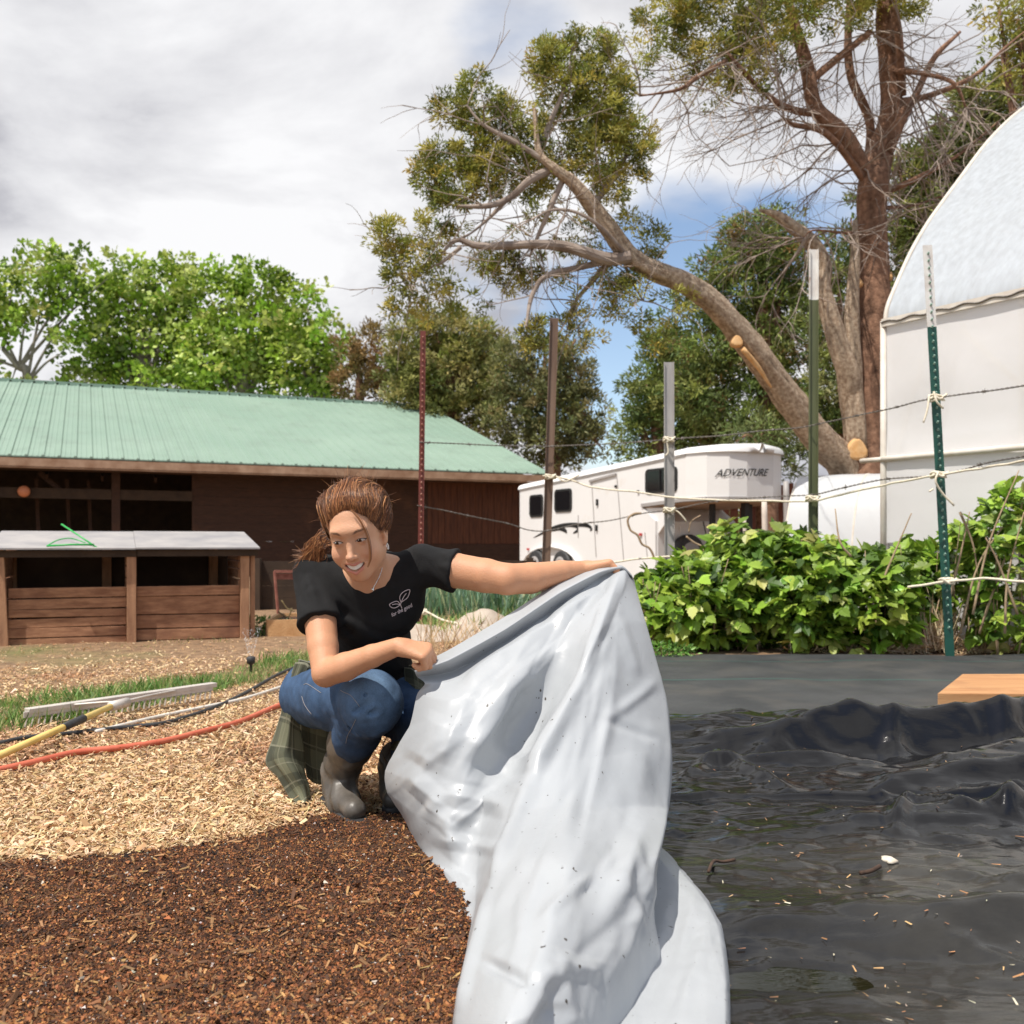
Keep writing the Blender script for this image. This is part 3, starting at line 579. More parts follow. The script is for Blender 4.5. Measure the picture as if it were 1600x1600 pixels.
# ================================================================ RASPBERRY BUSHES
def raspberry(c,r,n,label,stems=14,canes=None):
    t=thing('raspberry_bush',(c[0],c[1],0),label,'raspberry bush','raspberry bushes along the fence')
    # sprays of three to five leaflets spread over the clump
    k=int(n*.19); d=rdir(k,.15); rad=rng.uniform(.3,1,k)**.45; C=np.array(c)+d*rad[:,None]*np.array(r)*(1+.42*fbm(d[:,0]*2.6+c[0],d[:,1]*2.6,d[:,2]*2.6,2,9))[:,None]
    ok=C[:,2]>.03; C=C[ok]; d=d[ok]; k=len(C)
    out=d+rdir(k)*.55+np.array([0,-.25,.15]); out/=np.linalg.norm(out,axis=1)[:,None]
    nrm=rdir(k,.9)+np.array([-.1,-.35,.25]); Ps=[];Ns=[];Ts=[];S=[];Cc=[]
    base=pal(k,[(.16,.28,.03),(.26,.40,.045),(.36,.48,.075),(.075,.145,.022),(.48,.52,.15)],.2,[.28,.3,.2,.15,.07])
    side=np.cross(nrm,out); side/=np.linalg.norm(side,axis=1)[:,None]+1e-9
    for j,(f,sg) in enumerate(((1,0),(.55,1),(.55,-1),(.2,.8),(.2,-.8))):
        T=out*(1 if sg==0 else .5)+side*sg; Ps.append(C+out*.035*f); Ns.append(nrm+rdir(k)*.3); Ts.append(T); S.append(rng.uniform(.05,.135,k)*(1 if sg==0 else .8)); Cc.append(base*rng.uniform(.85,1.15,(k,1)))
    P=np.vstack(Ps);N_=np.vstack(Ns);T=np.vstack(Ts);S=np.concatenate(S);Cc=np.vstack(Cc)
    # serrated folded leaflets
    N_/=np.linalg.norm(N_,axis=1)[:,None]; T=T-N_*(T*N_).sum(1)[:,None]; T/=np.linalg.norm(T,axis=1)[:,None]; B=np.cross(N_,T); n_=len(P)
    prof=[(.0,.0),(.12,.26),(.2,.24),(.32,.36),(.4,.31),(.52,.35),(.6,.26),(.74,.24),(.8,.15),(1.,0)]
    V=[];  s=S[:,None]
    for u_,w_ in prof[:-1]: V.append(P+T*s*u_+B*s*w_+N_*s*(.10*w_-.25*u_*u_))
    V.append(P+T*s-N_*s*.25)
    for u_,w_ in prof[1:-1][::-1]: V.append(P+T*s*u_-B*s*w_+N_*s*(.10*w_-.25*u_*u_))
    mid_=[]
    for u_ in (.3,.6): V.append(P+T*s*u_-N_*s*(.05+.25*u_*u_))
    V=np.stack(V,1); m_=V.shape[1]; b=np.arange(n_)*m_; L1,L2=m_-2,m_-1
    # vertices: 0 base,1..8 right,9 tip,10..17 left
    tri=[(0,1,L1),(1,2,L1),(2,3,L1),(3,4,L1),(4,5,L2),(4,L2,L1),(5,6,L2),(6,7,L2),(7,8,L2),(8,9,L2),(9,10,L2),(10,11,L2),(11,12,L2),(12,13,L2),(13,14,L2),(14,L1,L2),(14,15,L1),(15,16,L1),(16,17,L1),(17,0,L1)]
    Fc=np.concatenate([np.stack([b+a for a in tr],1) for tr in tri])
    mk('leaves',V.reshape(-1,3),Fc,m_leaf,t,False,np.repeat(Cc,m_,0))
    m=MB()
    for i in range(stems):
        a=rng.uniform(0,6.28); f=rng.uniform(.2,.95); b0=np.array([c[0]+.5*r[0]*math.cos(a),c[1]+.4*r[1]*math.sin(a),0]); q_=np.array([c[0]+r[0]*f*math.cos(a),c[1]+r[1]*f*math.sin(a),c[2]+r[2]*rng.uniform(.2,1.05)])
        m.tube(crom([b0,(b0+q_)/2+rdir(1)[0]*.06,q_],5),np.linspace(.007,.003,11),5)
    for pts in (canes or []): m.tube(crom([W(*p) for p in pts],6),np.linspace(.010,.004,(len(pts)-1)*6+1),6)
    m.build('canes',m_vine,t,True); return t
def rb(px,top,Y,rx,ry,n,label,**k):
    zt=H-(top-855)/F*Y; x=(px-800)/F*Y; raspberry((x,Y+ry*.4,zt*.5),(rx,ry,zt*.53),n,label,**k)
rb(1030,905,7.5,.30,.4,1500,'low raspberry bush at the left end of the row, touching the white sheet')
rb(1100,875,7.4,.36,.45,2600,'raspberry bush just right of the grey steel post')
rb(1182,832,7.5,.40,.5,3800,'tall round raspberry bush with its top below the white trailer')
rb(1275,838,7.3,.38,.5,3600,'dense raspberry bush around the foot of the olive post')
rb(1365,862,7.2,.36,.5,3200,'raspberry bush in front of the greenhouse corner')
rb(1435,852,7.5,.26,.4,1500,'thin raspberry bush left of the dark green post',canes=[[(1380,905,7),(1395,870,7),(1424,802,7)],[(1330,870,7),(1312,845,7),(1305,795,7.1)]])
rb(1520,820,7.3,.28,.35,1300,'open raspberry bush right of the dark green post with bare canes',canes=[[(1530,990,7),(1560,900,7),(1590,820,7),(1600,770,7)],[(1500,990,7),(1530,880,7),(1585,800,7)],[(1480,950,7),(1500,870,7),(1515,800,7)],[(1520,960,6.9),(1545,850,6.9),(1592,735,6.9)],[(1500,800,7),(1520,850,7),(1528,900,7)]])
rb(1592,770,7.0,.30,.4,1500,'tallest raspberry bush at the right edge of the photo with brown canes',canes=[[(1570,990,6.8),(1575,900,6.8),(1600,800,6.8)],[(1590,960,6.8),(1560,880,6.8),(1540,840,6.8)]])
leafclump('ground_cover_plant',np.array([1.05,6.85,.05]),(.28,.12,.07),500,.035,[(.14,.3,.05),(.22,.42,.08),(.1,.2,.04)],'low bright green leafy weed at the left edge of the black fabric','weed',wd=.5)
# pale strings at foot of green post, straw
n=2800; c0=G(1478,1022); x=c0[0]+rng.normal(size=n)*.42; y=c0[1]+.05+np.abs(rng.normal(size=n))*.13; hgt=.24*np.exp(-((x-c0[0]+.02)/.16)**2)
P=np.stack([x,y,.02+hgt*rng.random(n)],1); scatter('dry_straw',P,rdir(n,.5),azim(n,.4),rng.uniform(.06,.2,n),m_chip,pal(n,[(.68,.52,.34),(.55,.38,.22),(.78,.66,.48)],.12),'flake',width=.05,bend=.1)
n=140; P=np.stack([c0[0]+rng.normal(size=n)*.06,c0[1]+.03+rng.normal(size=n)*.03,rng.uniform(0,.3,n)],1); scatter('dry_straw',P,azim(n,.2),rdir(n,2.4),rng.uniform(.1,.3,n),m_chip,pal(n,[(.72,.6,.42),(.6,.45,.28)],.1),'blade',width=.03,bend=.15)
# ================================================================ HORSE TRAILER
m_tr=pmat('trailer_white',(.76,.755,.75),(.80,.795,.79),scale=.8,rough=.38,spec=.5,c3=(.64,.56,.47),c3scale=.9,c3t=(.62,.85))
m_glass=pmat('tinted_glass',(.010,.010,.012),rough=.12,spec=.8); m_trim=pmat('grey_trim',(.36,.34,.33),rough=.5); m_bk=pmat('black_paint',(.015,.015,.015),rough=.6); m_under=pmat('under_panel',(.38,.27,.20),(.46,.34,.26),scale=4,rough=.7)
TL=np.array([.2,24.6,0]); TA=np.array([3.44,19.0,0]); td=(TA-TL); Ls=np.linalg.norm(td); td/=Ls; tp=np.array([-td[1],td[0],0]); WT=2.2
zr0=.8+98/F*24.6; zr1=.8+156/F*19.0; zb0=.22; zb1=.12
def tp_(u,b,z): return TL+td*u+tp*b+U*z
def zr(u): return zr0+(zr1-zr0)*u/Ls
def onside(px,py):
    """where a sight line through the photo spot meets the trailer's near side"""
    r=(px-800)/F; u=(TL[0]-r*TL[1])/(r*td[1]-td[0]); P=TL+td*u; return u, H-(py-855)/F*P[1]
tr=thing('horse_trailer',tp_(Ls/2,WT/2,0),'white gooseneck horse trailer parked behind the wire fence','horse trailer')
ug=onside(1003,800)[0]; zg=onside(1072,783)[1]; zg0=onside(1003,792)[1]; ub=onside(1024,850)[0]; LN=.95
m=MB()
prof=[(-.0,zb0),(ub-.35,zb0-.08),(ub,zb0-.08),(ub,zg0-.3),(ug,zg0),(Ls,zg),(Ls,zr1-.12),(-.0,zr0-.12)]
m.prism([tp_(u,0,z) for u,z in prof],tp*WT); 
m.build('body',m_tr,tr)
# nose: plan bends in two steps
nz=[(Ls,0),(Ls+.50,.10),(Ls+.80,.40),(Ls+.92,.75),(Ls+.92,WT-.75),(Ls+.80,WT-.42),(Ls+.50,WT-.12),(Ls,WT)]
m=MB(); m.prism([tp_(u,b,zg+.02*(u-Ls)) for u,b in nz],U*(zr1-.12-zg)); m.build('nose',m_tr,tr,smooth=False)
m=MB(); # roof with a rounded shoulder
def ring(u0,b0,b1,z,ee=0):
    return [tp_(u0,b0,z-.13),tp_(u0,b0+.03,z-.05),tp_(u0,b0+.12,z+.0),tp_(u0,b0+.4,z+.04),tp_(u0,(b0+b1)/2,z+.06),tp_(u0,b1-.4,z+.04),tp_(u0,b1-.12,z),tp_(u0,b1-.03,z-.05),tp_(u0,b1,z-.13)]
us=[(-.05,-.03,WT+.03),(Ls*.25,-.03,WT+.03),(Ls*.5,-.03,WT+.03),(Ls*.75,-.03,WT+.03),(Ls,-.03,WT+.03),(Ls+.52,.07,WT-.07),(Ls+.83,.37,WT-.37),(Ls+.97,.72,WT-.72)]
V=[];Fc=[]
for u,b0,b1 in us: V+=ring(u,b0,b1,min(zr(u),zr1+.03) if u<=Ls else zr1+.0)
V+=[p*[1,1,0]+U*(zr1-.13) for p in ring(us[-1][0]+.03,us[-1][1]+.1,us[-1][2]-.1,zr1)]; us.append(us[-1])
for i in range(len(us)-1):
    for j in range(8): Fc.append((i*9+j,i*9+j+1,(i+1)*9+j+1,(i+1)*9+j))
Fc.append(tuple(range(9))); Fc.append(tuple(range((len(us)-1)*9,len(us)*9))[::-1]); m.add(V,Fc); m.build('roof',m_tr,tr,smooth=True)
m=MB()
for k in range(3):
    m.beam(tp_(0,-.012,zr0-.15-.0*k),tp_(Ls,-.012,zr1-.15),.02,.025) if k==0 else None
m.beam(tp_(ug,-.012,zg0+.03),tp_(Ls,-.012,zg+.03),.03,.07)
for i in range(3): a,b=nz[i],nz[i+1]; m.beam(tp_(a[0],a[1]-.015,zg+.03),tp_(b[0],b[1]-.015,zg+.03),.03,.07)
m.build('trim',m_trim,tr)
m=MB(); # under-neck lining and front wall
m.prism([tp_(ug+.05,.03,zg0-.03),tp_(Ls,.03,zg-.03),tp_(Ls+.72,.5,zg-.03),tp_(Ls+.72,WT-.5,zg-.03),tp_(Ls,WT-.03,zg-.03),tp_(ug+.05,WT-.03,zg0-.03)],U*.02)
m.build('neck_floor',m_under,tr)
m=MB(); m.prism([tp_(ub+.012,.04,zb0+.02),tp_(ub+.012,WT-.04,zb0+.02),tp_(ub+.012,WT-.04,zg0-.32),tp_(ub+.012,.04,zg0-.32)],td*.02)
m.prism([tp_(ub+.035,.6,zb0+.25),tp_(ub+.035,1.2,zb0+.25),tp_(ub+.035,1.2,zg0-.4),tp_(ub+.035,.6,zg0-.4)],td*.015); m.build('front_wall',m_tr,tr)
m=MB(); m.prism([tp_(ug,.05,zg0-.02),tp_(ub,.05,zg0-.3),tp_(ub,.05,zg0-.6),tp_(ub+.6,.05,zg0-.05)],tp*.03); m.build('gusset',m_tr,tr)
def rrect(u0,z0,u1,z1,r=.07,off=-.02,th_=.02,slope=0.0):
    P=[]; 
    for cu,cz,a0 in ((u1-r,z1-r,0),(u0+r,z1-r,90),(u0+r,z0+r,180),(u1-r,z0+r,270)):
        for k in range(5): a=math.radians(a0+k*22.5); P.append((cu+r*math.cos(a),cz+r*math.sin(a)))
    return [tp_(u,off,z+slope*(u-u0)) for u,z in P]
def wind(x0,y0,x1,y1,split=False):
    u0,za_=onside(x0,y1); u1,zb_=onside(x1,y0); zA=onside((x0+x1)/2,y1)[1]; zB=onside((x0+x1)/2,y0)[1]
    m=MB(); m.prism(rrect(u0,zA,u1,zB,.1,-.022),tp*.024); f=m.build('window',m_bk,tr)
    m=MB(); m.prism(rrect(u0+.07,zA+.05,u1-.07,zB-.05,.07,-.026),tp*.006); m.build('pane',m_glass,f)
    m=MB(); 
    if split: uu=(u0+u1)/2; m.beam(tp_(uu,-.03,zA+.04),tp_(uu,-.03,zB-.04),.012,.05,tp); m.build('mullion',m_bk,f)
wind(828,773,849,808); wind(867,764,894,800); wind(1009,731,1059,770,True)
# doors, hinges, vent, stripes
m=MB(); 
def seam(x0,y0,x1,y1): 
    a=onside(x0,y0); b=onside(x1,y1); m.beam(tp_(a[0],-.006,a[1]),tp_(b[0],-.006,b[1]),.012,.022,tp)
seam(925,752,932,870); seam(964,740,975,875); seam(925,752,964,740); seam(904,805,904,840); seam(1008,832,1012,870)
m.build('door_seams',m_trim,tr)
m=MB(); a=onside(922,752); b=onside(963,741); m.beam(tp_(a[0],-.02,a[1]),tp_(b[0],-.02,b[1]),.03,.05); m.build('awning_rail',m_trim,tr)
for px,py in ((933,825),(998,768),(963,760),(934,785)):
    a=onside(px,py); m=MB(); m.beam(tp_(a[0]-.03,-.02,a[1]),tp_(a[0]+.03,-.02,a[1]),.03,.14 if px<960 else .05); m.build('latch',m_bk,tr)
m_redl=pmat('red_marker',(.5,.03,.03),rough=.3)
for px,py in ((1002,835),(826,858)):
    a=onside(px,py); m=MB(); m.beam(tp_(a[0]-.04,-.02,a[1]),tp_(a[0]+.04,-.02,a[1]),.03,.05); m.build('marker_light',m_redl,tr)
def stroke(pts,w_,mm):
    P=crom([onside(*p) for p in pts],6); n_=len(P); ww=w_*np.sin(np.linspace(.12,np.pi*.93,n_))
    top=[tp_(u,-.008,z+h) for (u,z),h in zip(P,ww)]; bot=[tp_(u,-.008,z-h) for (u,z),h in zip(P,ww)]
    mm.add(top+bot,[(i,i+1,n_+i+1,n_+i) for i in range(n_-1)])
m=MB(); stroke([(834,840),(850,832),(868,824),(890,820),(915,821),(926,827)],.05,m); stroke([(862,830),(875,826),(885,830),(886,834)],.05,m); stroke([(885,822),(900,822),(903,828),(896,833)],.05,m); stroke([(905,818),(917,820),(925,826),(922,829)],.04,m)
m.build('flourish_decal',m_bk,tr)
# dark underside, fender, wheels, spare tyre
m=MB(); m.prism([tp_(.1,.1,-.0),tp_(ub,.1,-.0),tp_(ub,WT-.1,-.0),tp_(.1,WT-.1,-.0)],U*.3); m.build('chassis',m_bk,tr)
def wheel(c,ax,r,nm='wheel',w_=.2,par=tr):
    m=MB(); P=[c+ax*t for t in (-w_/2,-w_*.42,-w_*.2,w_*.2,w_*.42,w_/2)]; V,Fc=tube(np.array(P),np.array([r*.86,r*.96,r,r,r*.96,r*.86]),28); m.add(V,Fc); o=m.build(nm,m_blk,par,True)
    m=MB(); P=[c-ax*(w_*.5+.012),c-ax*(w_*.5+.03)]; V,Fc=tube(np.array(P),np.array([r*.6,r*.45]),20); m.add(V,Fc); m.build('rim',m_trim,o)
for px in (882,842): 
    u=onside(px,888)[0]; wheel(tp_(u,-.02,.36),tp,.37)
u0=onside(868,880)[0]; m=MB(); a=np.linspace(0,np.pi,12); uu=onside(862,880)[0]; arc=[(uu+1.25*math.cos(t),.30+.5*math.sin(t)) for t in a]
for i in range(11): m.beam(tp_(arc[i][0],-.05,arc[i][1]),tp_(arc[i+1][0],-.05,arc[i+1][1]),.12,.03,tp) if False else m.prism([tp_(arc[i][0],-.10,arc[i][1]),tp_(arc[i+1][0],-.10,arc[i+1][1]),tp_(arc[i+1][0],.0,arc[i+1][1]),tp_(arc[i][0],.0,arc[i][1])],U*.025)
m.build('fender',m_tr,tr)
wheel(tp_(ub+.14,.75,zb0+.45),-td,.40,'spare_wheel')
m=MB(); m.beam(tp_(ub+.0,.75,.62),tp_(ub+1.75,WT/2,.62),.1,.12); m.beam(tp_(Ls+.5,WT/2,zg-.02),tp_(Ls+.5,WT/2,zg-.75),.12,.12,td); m.beam(tp_(Ls+.1,.6,zg-.02),tp_(Ls+.1,.6,.0),.09,.09,td); m.beam(tp_(Ls+.1,WT-.6,zg-.02),tp_(Ls+.1,WT-.6,.0),.09,.09,td); m.build('coupler',m_bk,tr)
m=MB(); m.tube(crom([tp_(ub+.1,1.2,zg0-.3),tp_(ub+.2,1.32,zg0-.9),tp_(ub+.3,1.7,zg0-1.3),tp_(ub+.5,1.9,zg0-.6)],6),.014,6); m.build('safety_cable',m_bk,tr,True)
# lettering on the nose
def text(body,name,mat,parent,o,xd,zd,size,shear=.0,ext=.002,align='LEFT',fit=None):
    cu=bpy.data.curves.new(name,'FONT'); cu.body=body; cu.size=1; cu.shear=shear; cu.extrude=0; cu.offset=.008
    ob=bpy.data.objects.new(name,cu); COL.objects.link(ob); dg=bpy.context.evaluated_depsgraph_get(); me=bpy.data.meshes.new_from_object(ob.evaluated_get(dg)); 
    V=np.array([v.co[:] for v in me.vertices]); Fc=[tuple(p.vertices) for p in me.polygons]; bpy.data.objects.remove(ob); bpy.data.meshes.remove(me); bpy.data.curves.remove(cu)
    V[:,0]-=V[:,0].min()
    if fit: V[:,0]*=fit/V[:,0].max()/size
    return np.asarray(o)+V[:,0:1]*size*np.asarray(xd)+V[:,1:2]*size*np.asarray(zd),Fc
a=nz[0]; b=nz[1]; p0=tp_(a[0]+.42,.06-.012,zg+.30); xd=tp_(b[0],b[1],0)-tp_(a[0],a[1],0); xd/=np.linalg.norm(xd)
# wrap the letters round the bends of the nose
V,Fc=text('ADVENTURE','brand',m_bk,tr,(0,0,0),(1,0,0),(0,0,1),.20,shear=.45,fit=1.22)
pl=[np.array(q_,float) for q_ in nz[:6]]; seg=[np.linalg.norm(pl[i+1]-pl[i]) for i in range(5)]; cs=np.r_[0,np.cumsum(seg)]
def along(s): 
    u_=np.interp(s,cs,[p[0] for p in pl]); b_=np.interp(s,cs,[p[1] for p in pl]); return u_,b_
ss=.66+V[:,0]; u_,b_=along(ss); Vw=np.array([tp_(u_[i]+ (.012 if ss[i]>.5 else .004),b_[i]-.012,zg+.45+V[i,2]+.03*V[i,0]) for i in range(len(V))])
mk('lettering',Vw,Fc,m_bk,tr)
# ================================================================ THINGS BEHIND THE TRAILER
m_fw=pmat('rust_wood',(.12,.035,.018),(.24,.08,.04),scale=3,rough=.85,stretch=(3,3,.5))
m=MB(); 
for k in range(30): x=5.0+k*.26; m.beam([x,27.2+.03*(k%2),0],[x,27.2+.03*(k%2),2.5+.06*(k%3)],.24,.03,(0,1,0))
m.beam([5,27.1,2.0],[12.8,27.1,2.0],.05,.12); o=m.build('board_fence',m_fw,None); tag(o,'dark red-brown board fence behind the white trailer','fence')
for i,(x_,y0_,y1_,Y_,w_,lb) in enumerate(((1194,782,880,17.5,.12,'pale weathered post under the trailer nose'),(1163,810,880,16.5,.07,'short thin white post left of the pale weathered one'),(1228,752,815,19,.14,'grey post between the trailer nose and the low tunnel'))):
    m=MB(); a=W(x_,y0_,Y_); m.tube(crom([[a[0],a[1],-.05],[a[0]+.02,a[1],a[2]*.5],a],3),[w_*.55,w_*.5,w_*.48,w_*.5,w_*.46,w_*.45,w_*.4],8); o=m.build('wooden_post',pmat('pale_post',(.55,.48,.42),(.7,.62,.55),scale=6,rough=.9) if i<2 else m_trim,None,True); tag(o,lb,'post')
# ================================================================ GREENHOUSE
def film(name,alpha,rough=.3,col=(.78,.79,.80),streak=0):
    m,nt,out=newmat(name); L=nt.links.new
    p=nd(nt,'ShaderNodeBsdfPrincipled'); p.inputs['Base Color'].default_value=rgb(col); p.inputs['Roughness'].default_value=rough; p.inputs['Specular IOR Level'].default_value=.5
    t=nd(nt,'ShaderNodeBsdfTranslucent'); t.inputs['Color'].default_value=rgb([c*.95 for c in col]); tr_=nd(nt,'ShaderNodeBsdfTransparent')
    a=nd(nt,'ShaderNodeMixShader'); a.inputs[0].default_value=.25; L(p.outputs[0],a.inputs[1]); L(t.outputs[0],a.inputs[2])
    b=nd(nt,'ShaderNodeMixShader'); b.inputs[0].default_value=alpha; L(tr_.outputs[0],b.inputs[1]); L(a.outputs[0],b.inputs[2]); L(b.outputs[0],out.inputs[0])
    tc_=nd(nt,'ShaderNodeTexCoord'); n_=nd(nt,'ShaderNodeTexNoise',Scale=3.0,Detail=6); mp_=nd(nt,'ShaderNodeMapping'); mp_.inputs['Scale'].default_value=(6,6,.6) if streak else (2,2,1.4)
    L(tc_.outputs['Object'],mp_.inputs[0]); L(mp_.outputs[0],n_.inputs['Vector']); bu=nd(nt,'ShaderNodeBump',Strength=.18,Distance=.03); L(n_.outputs['Fac'],bu.inputs['Height']); L(bu.outputs[0],p.inputs['Normal'])
    if streak:
        mr=nd(nt,'ShaderNodeMapRange'); mr.inputs['From Min'].default_value=.3; mr.inputs['From Max'].default_value=.7; mr.inputs['To Min'].default_value=alpha-.12; mr.inputs['To Max'].default_value=min(1,alpha+.08); L(n_.outputs['Fac'],mr.inputs['Value']); L(mr.outputs[0],b.inputs[0])
    return m
m_film=film('roof_film',.72,.30,(.64,.70,.76),1); m_side=film('side_film',.80,.5,(.92,.91,.91)); m_pipe=pmat('white_pipe',(.68,.64,.57),(.58,.52,.45),scale=8,rough=.5)
G0=np.array([3.345,8.6,0]); ge=np.array([.56,-.83,0]); ge/=np.linalg.norm(ge); gn=np.array([-ge[1],ge[0],0])
gh_=thing('greenhouse',G0+gn*3.4+ge*3,'large hoop greenhouse covered in white plastic film','greenhouse')
hp=[(0,2.80),(.03,2.95),(.16,3.17),(.38,3.5),(.637,3.81),(.9,4.08),(1.145,4.32),(1.684,4.84),(2.26,5.28),(2.85,5.6),(3.4,5.74)]
hp=crom(hp,4); hp=np.vstack([hp,[(6.8-a,b) for a,b in hp[::-1][1:]]])
def gp(u,s,z): return G0+ge*u+gn*s+U*z
us_=np.linspace(0,6.6,56); V=[];nh=len(hp)
for u in us_:
    sag=.035*math.sin(math.pi*((u/1.2)%1))
    for j,(s,z) in enumerate(hp): V.append(gp(u,s+(sag if s<3.4 else -sag)*.6,z-sag*.5+.008*float(vn(u*3,s*3+z*2,0,4))))
i=(np.arange(55)[:,None]*nh+np.arange(nh-1)[None]).ravel(); mk('roof_film',V,np.stack([i,i+1,i+1+nh,i+nh],1),m_film,gh_,True)
# end wall
V=[gp(.0,s,z) for s,z in hp]; V=[gp(0,0,0)]+V+[gp(0,6.8,0)]; mk('end_film',V,[tuple(range(len(V)))],m_side,gh_)
for s,nm in ((0,'side_film'),(6.8,'side_film')):
    V=[];zs=np.linspace(.84 if s==0 else 0,2.82,14)
    for u in us_:
        for z in zs: 
            V.append(gp(u,s+(-.02 if s==0 else .02)+(.035*float(fbm(u*1.1,z*2.2,0,3,21))+.02*float(ridged(u*2.5+z,z*.8,0,2,22)))*math.sin(math.pi*(z-.8)/2),z))
    i=(np.arange(55)[:,None]*14+np.arange(13)[None]).ravel(); mk(nm,V,np.stack([i,i+1,i+15,i+14],1),m_side,gh_,True)
m=MB(); m.prism([gp(-.02,.05,0),gp(6.6,.05,0),gp(6.6,.05,1.75),gp(-.02,.05,1.75)],gn*.004); m.build('lower_film',film('lower_film',.9,.5,(.72,.71,.71)),gh_)  # film colour greyed to hold the shade on the lower wall
# roll-up pipe wrapped in film, with its end sticking out
z0=H-(718-855)/F*8.6; m=MB(); P=[gp(u,-.05,z0+.0*u) for u in np.linspace(-.0,6.6,50)]; V,Fc=tube(np.array(P),.026+.004*vn(np.linspace(0,30,50),0,0,3),10); m.add(V,Fc); m.build('roll_bar',m_pipe,gh_,True)
m=MB(); m.tube([gp(-.22,-.05,z0),gp(.1,-.05,z0)],.022,8); m.build('roll_bar_end',m_pipe,gh_,True)
mk_=MB()
P=[gp(0.0,s,z) for s,z in hp]; mk_.tube(np.array(P),.022,8); mk_.tube([gp(0,-.03,0),gp(0,-.03,2.82)],.028,8); mk_.build('end_hoop',m_pipe,gh_,True)
for k in range(1,6):
    m=MB(); P=[gp(k*1.2,0.03,0)]+[gp(k*1.2,s+(.04 if s<3.4 else -.04),z-.03) for s,z in hp]+[gp(k*1.2,6.77,0)]; m.tube(np.array(P),.02,6); m.build('hoop',m_pipe,gh_,True)
m=MB(); m.beam(gp(0,-.045,2.80),gp(6.6,-.045,2.80),.03,.07); m.build('hip_board',m_pipe,gh_)
m=MB(); uu=np.linspace(0,6.5,200); P=np.array([gp(u,-.065,2.80+.010*math.sin(u*26)) for u in uu]); m.tube(P,.008,5); m.build('wiggle_wire',m_wire,gh_)
m=MB(); m.beam(gp(.72,.02,2.62),gp(2.1,.02,1.1),.03,.05,gn); m.beam(gp(.1,.02,1.6),gp(.45,.02,2.7),.02,.03,gn); m.build('brace',m_pipe,gh_)
# low tunnel left of it
lt=thing('low_tunnel',np.array([3.9,11.9,0]),'low plastic-covered tunnel left of the big greenhouse','low tunnel')
T0=np.array([3.44,12.2,0]); te=np.array([.8,-.6,0]); tn=np.array([.6,.8,0]); ny=24; V=[]
for u in np.linspace(0,1.75,22):
    for k in range(ny+1):
        a=math.pi*k/ny; V.append(T0+te*u+tn*(.75-.75*math.cos(a))+U*(1.74*math.sin(a)**.8+.01*float(vn(u*4,k*.8,0,2))))
i=(np.arange(21)[:,None]*(ny+1)+np.arange(ny)[None]).ravel(); mk('cover',V,np.stack([i,i+1,i+ny+2,i+ny+1],1),film('tunnel_film',.85,.3,(.76,.79,.82)),lt,True)
mk('end_cover',V[:ny+1],[tuple(range(ny+1))],m_side,lt)
for u in (0,.85,1.7):
    m=MB(); m.tube(np.array([T0+te*u+tn*(.75-.735*math.cos(math.pi*k/ny))+U*(1.73*math.sin(math.pi*k/ny)**.8) for k in range(ny+1)]),.02,6); m.build('hoop',m_pipe,lt,True)
# ================================================================ TREES
m_bark=pmat('bark_pale',(.32,.215,.14),(.66,.52,.38),scale=22,rough=.95,bump=1,bscale=55,usecol=True)
m_bark2=pmat('bark_red',(.17,.085,.05),(.36,.20,.125),scale=14,rough=.95,bump=.8,bscale=40,usecol=True)
m_twig=pmat('dead_twig',(.20,.15,.12),(.40,.33,.28),scale=3,rough=.9); m_cut=pmat('cut_wood',(.62,.33,.12),(.75,.48,.24),scale=12,rough=.8)
m_jun=pmat('juniper_leaf',(1,1,1),rough=.6,usecol=True,transl=.22)
m_cot=pmat('cottonwood_leaf',(1,1,1),rough=.4,usecol=True,transl=.3)
def limb(mb,pts,n=22,seg=10,rough_=.16,seed=0):
    """a barked limb through (px,py,Y,r)"""
    Q=[]; 
    for px,py,Y,r in pts: p=W(px,py,Y); Q.append([p[0],p[1],p[2],r])
    Q=crom(Q,seg); P=Q[:,:3]; R=np.maximum(Q[:,3],.004); m=len(P)
    L_=np.r_[0,np.cumsum(np.linalg.norm(np.diff(P,axis=0),axis=1))]
    a=np.linspace(0,2*np.pi,n,endpoint=False)
    A,Lg=np.meshgrid(a,L_); 
    tw=Lg*.5
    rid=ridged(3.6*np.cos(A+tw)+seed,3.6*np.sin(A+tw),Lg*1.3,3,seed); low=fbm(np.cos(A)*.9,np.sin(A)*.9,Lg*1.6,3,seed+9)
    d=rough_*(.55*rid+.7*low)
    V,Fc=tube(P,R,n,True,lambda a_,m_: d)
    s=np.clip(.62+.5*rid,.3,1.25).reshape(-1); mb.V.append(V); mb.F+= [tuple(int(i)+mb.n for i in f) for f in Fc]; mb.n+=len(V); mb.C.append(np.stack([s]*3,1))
    return P,R
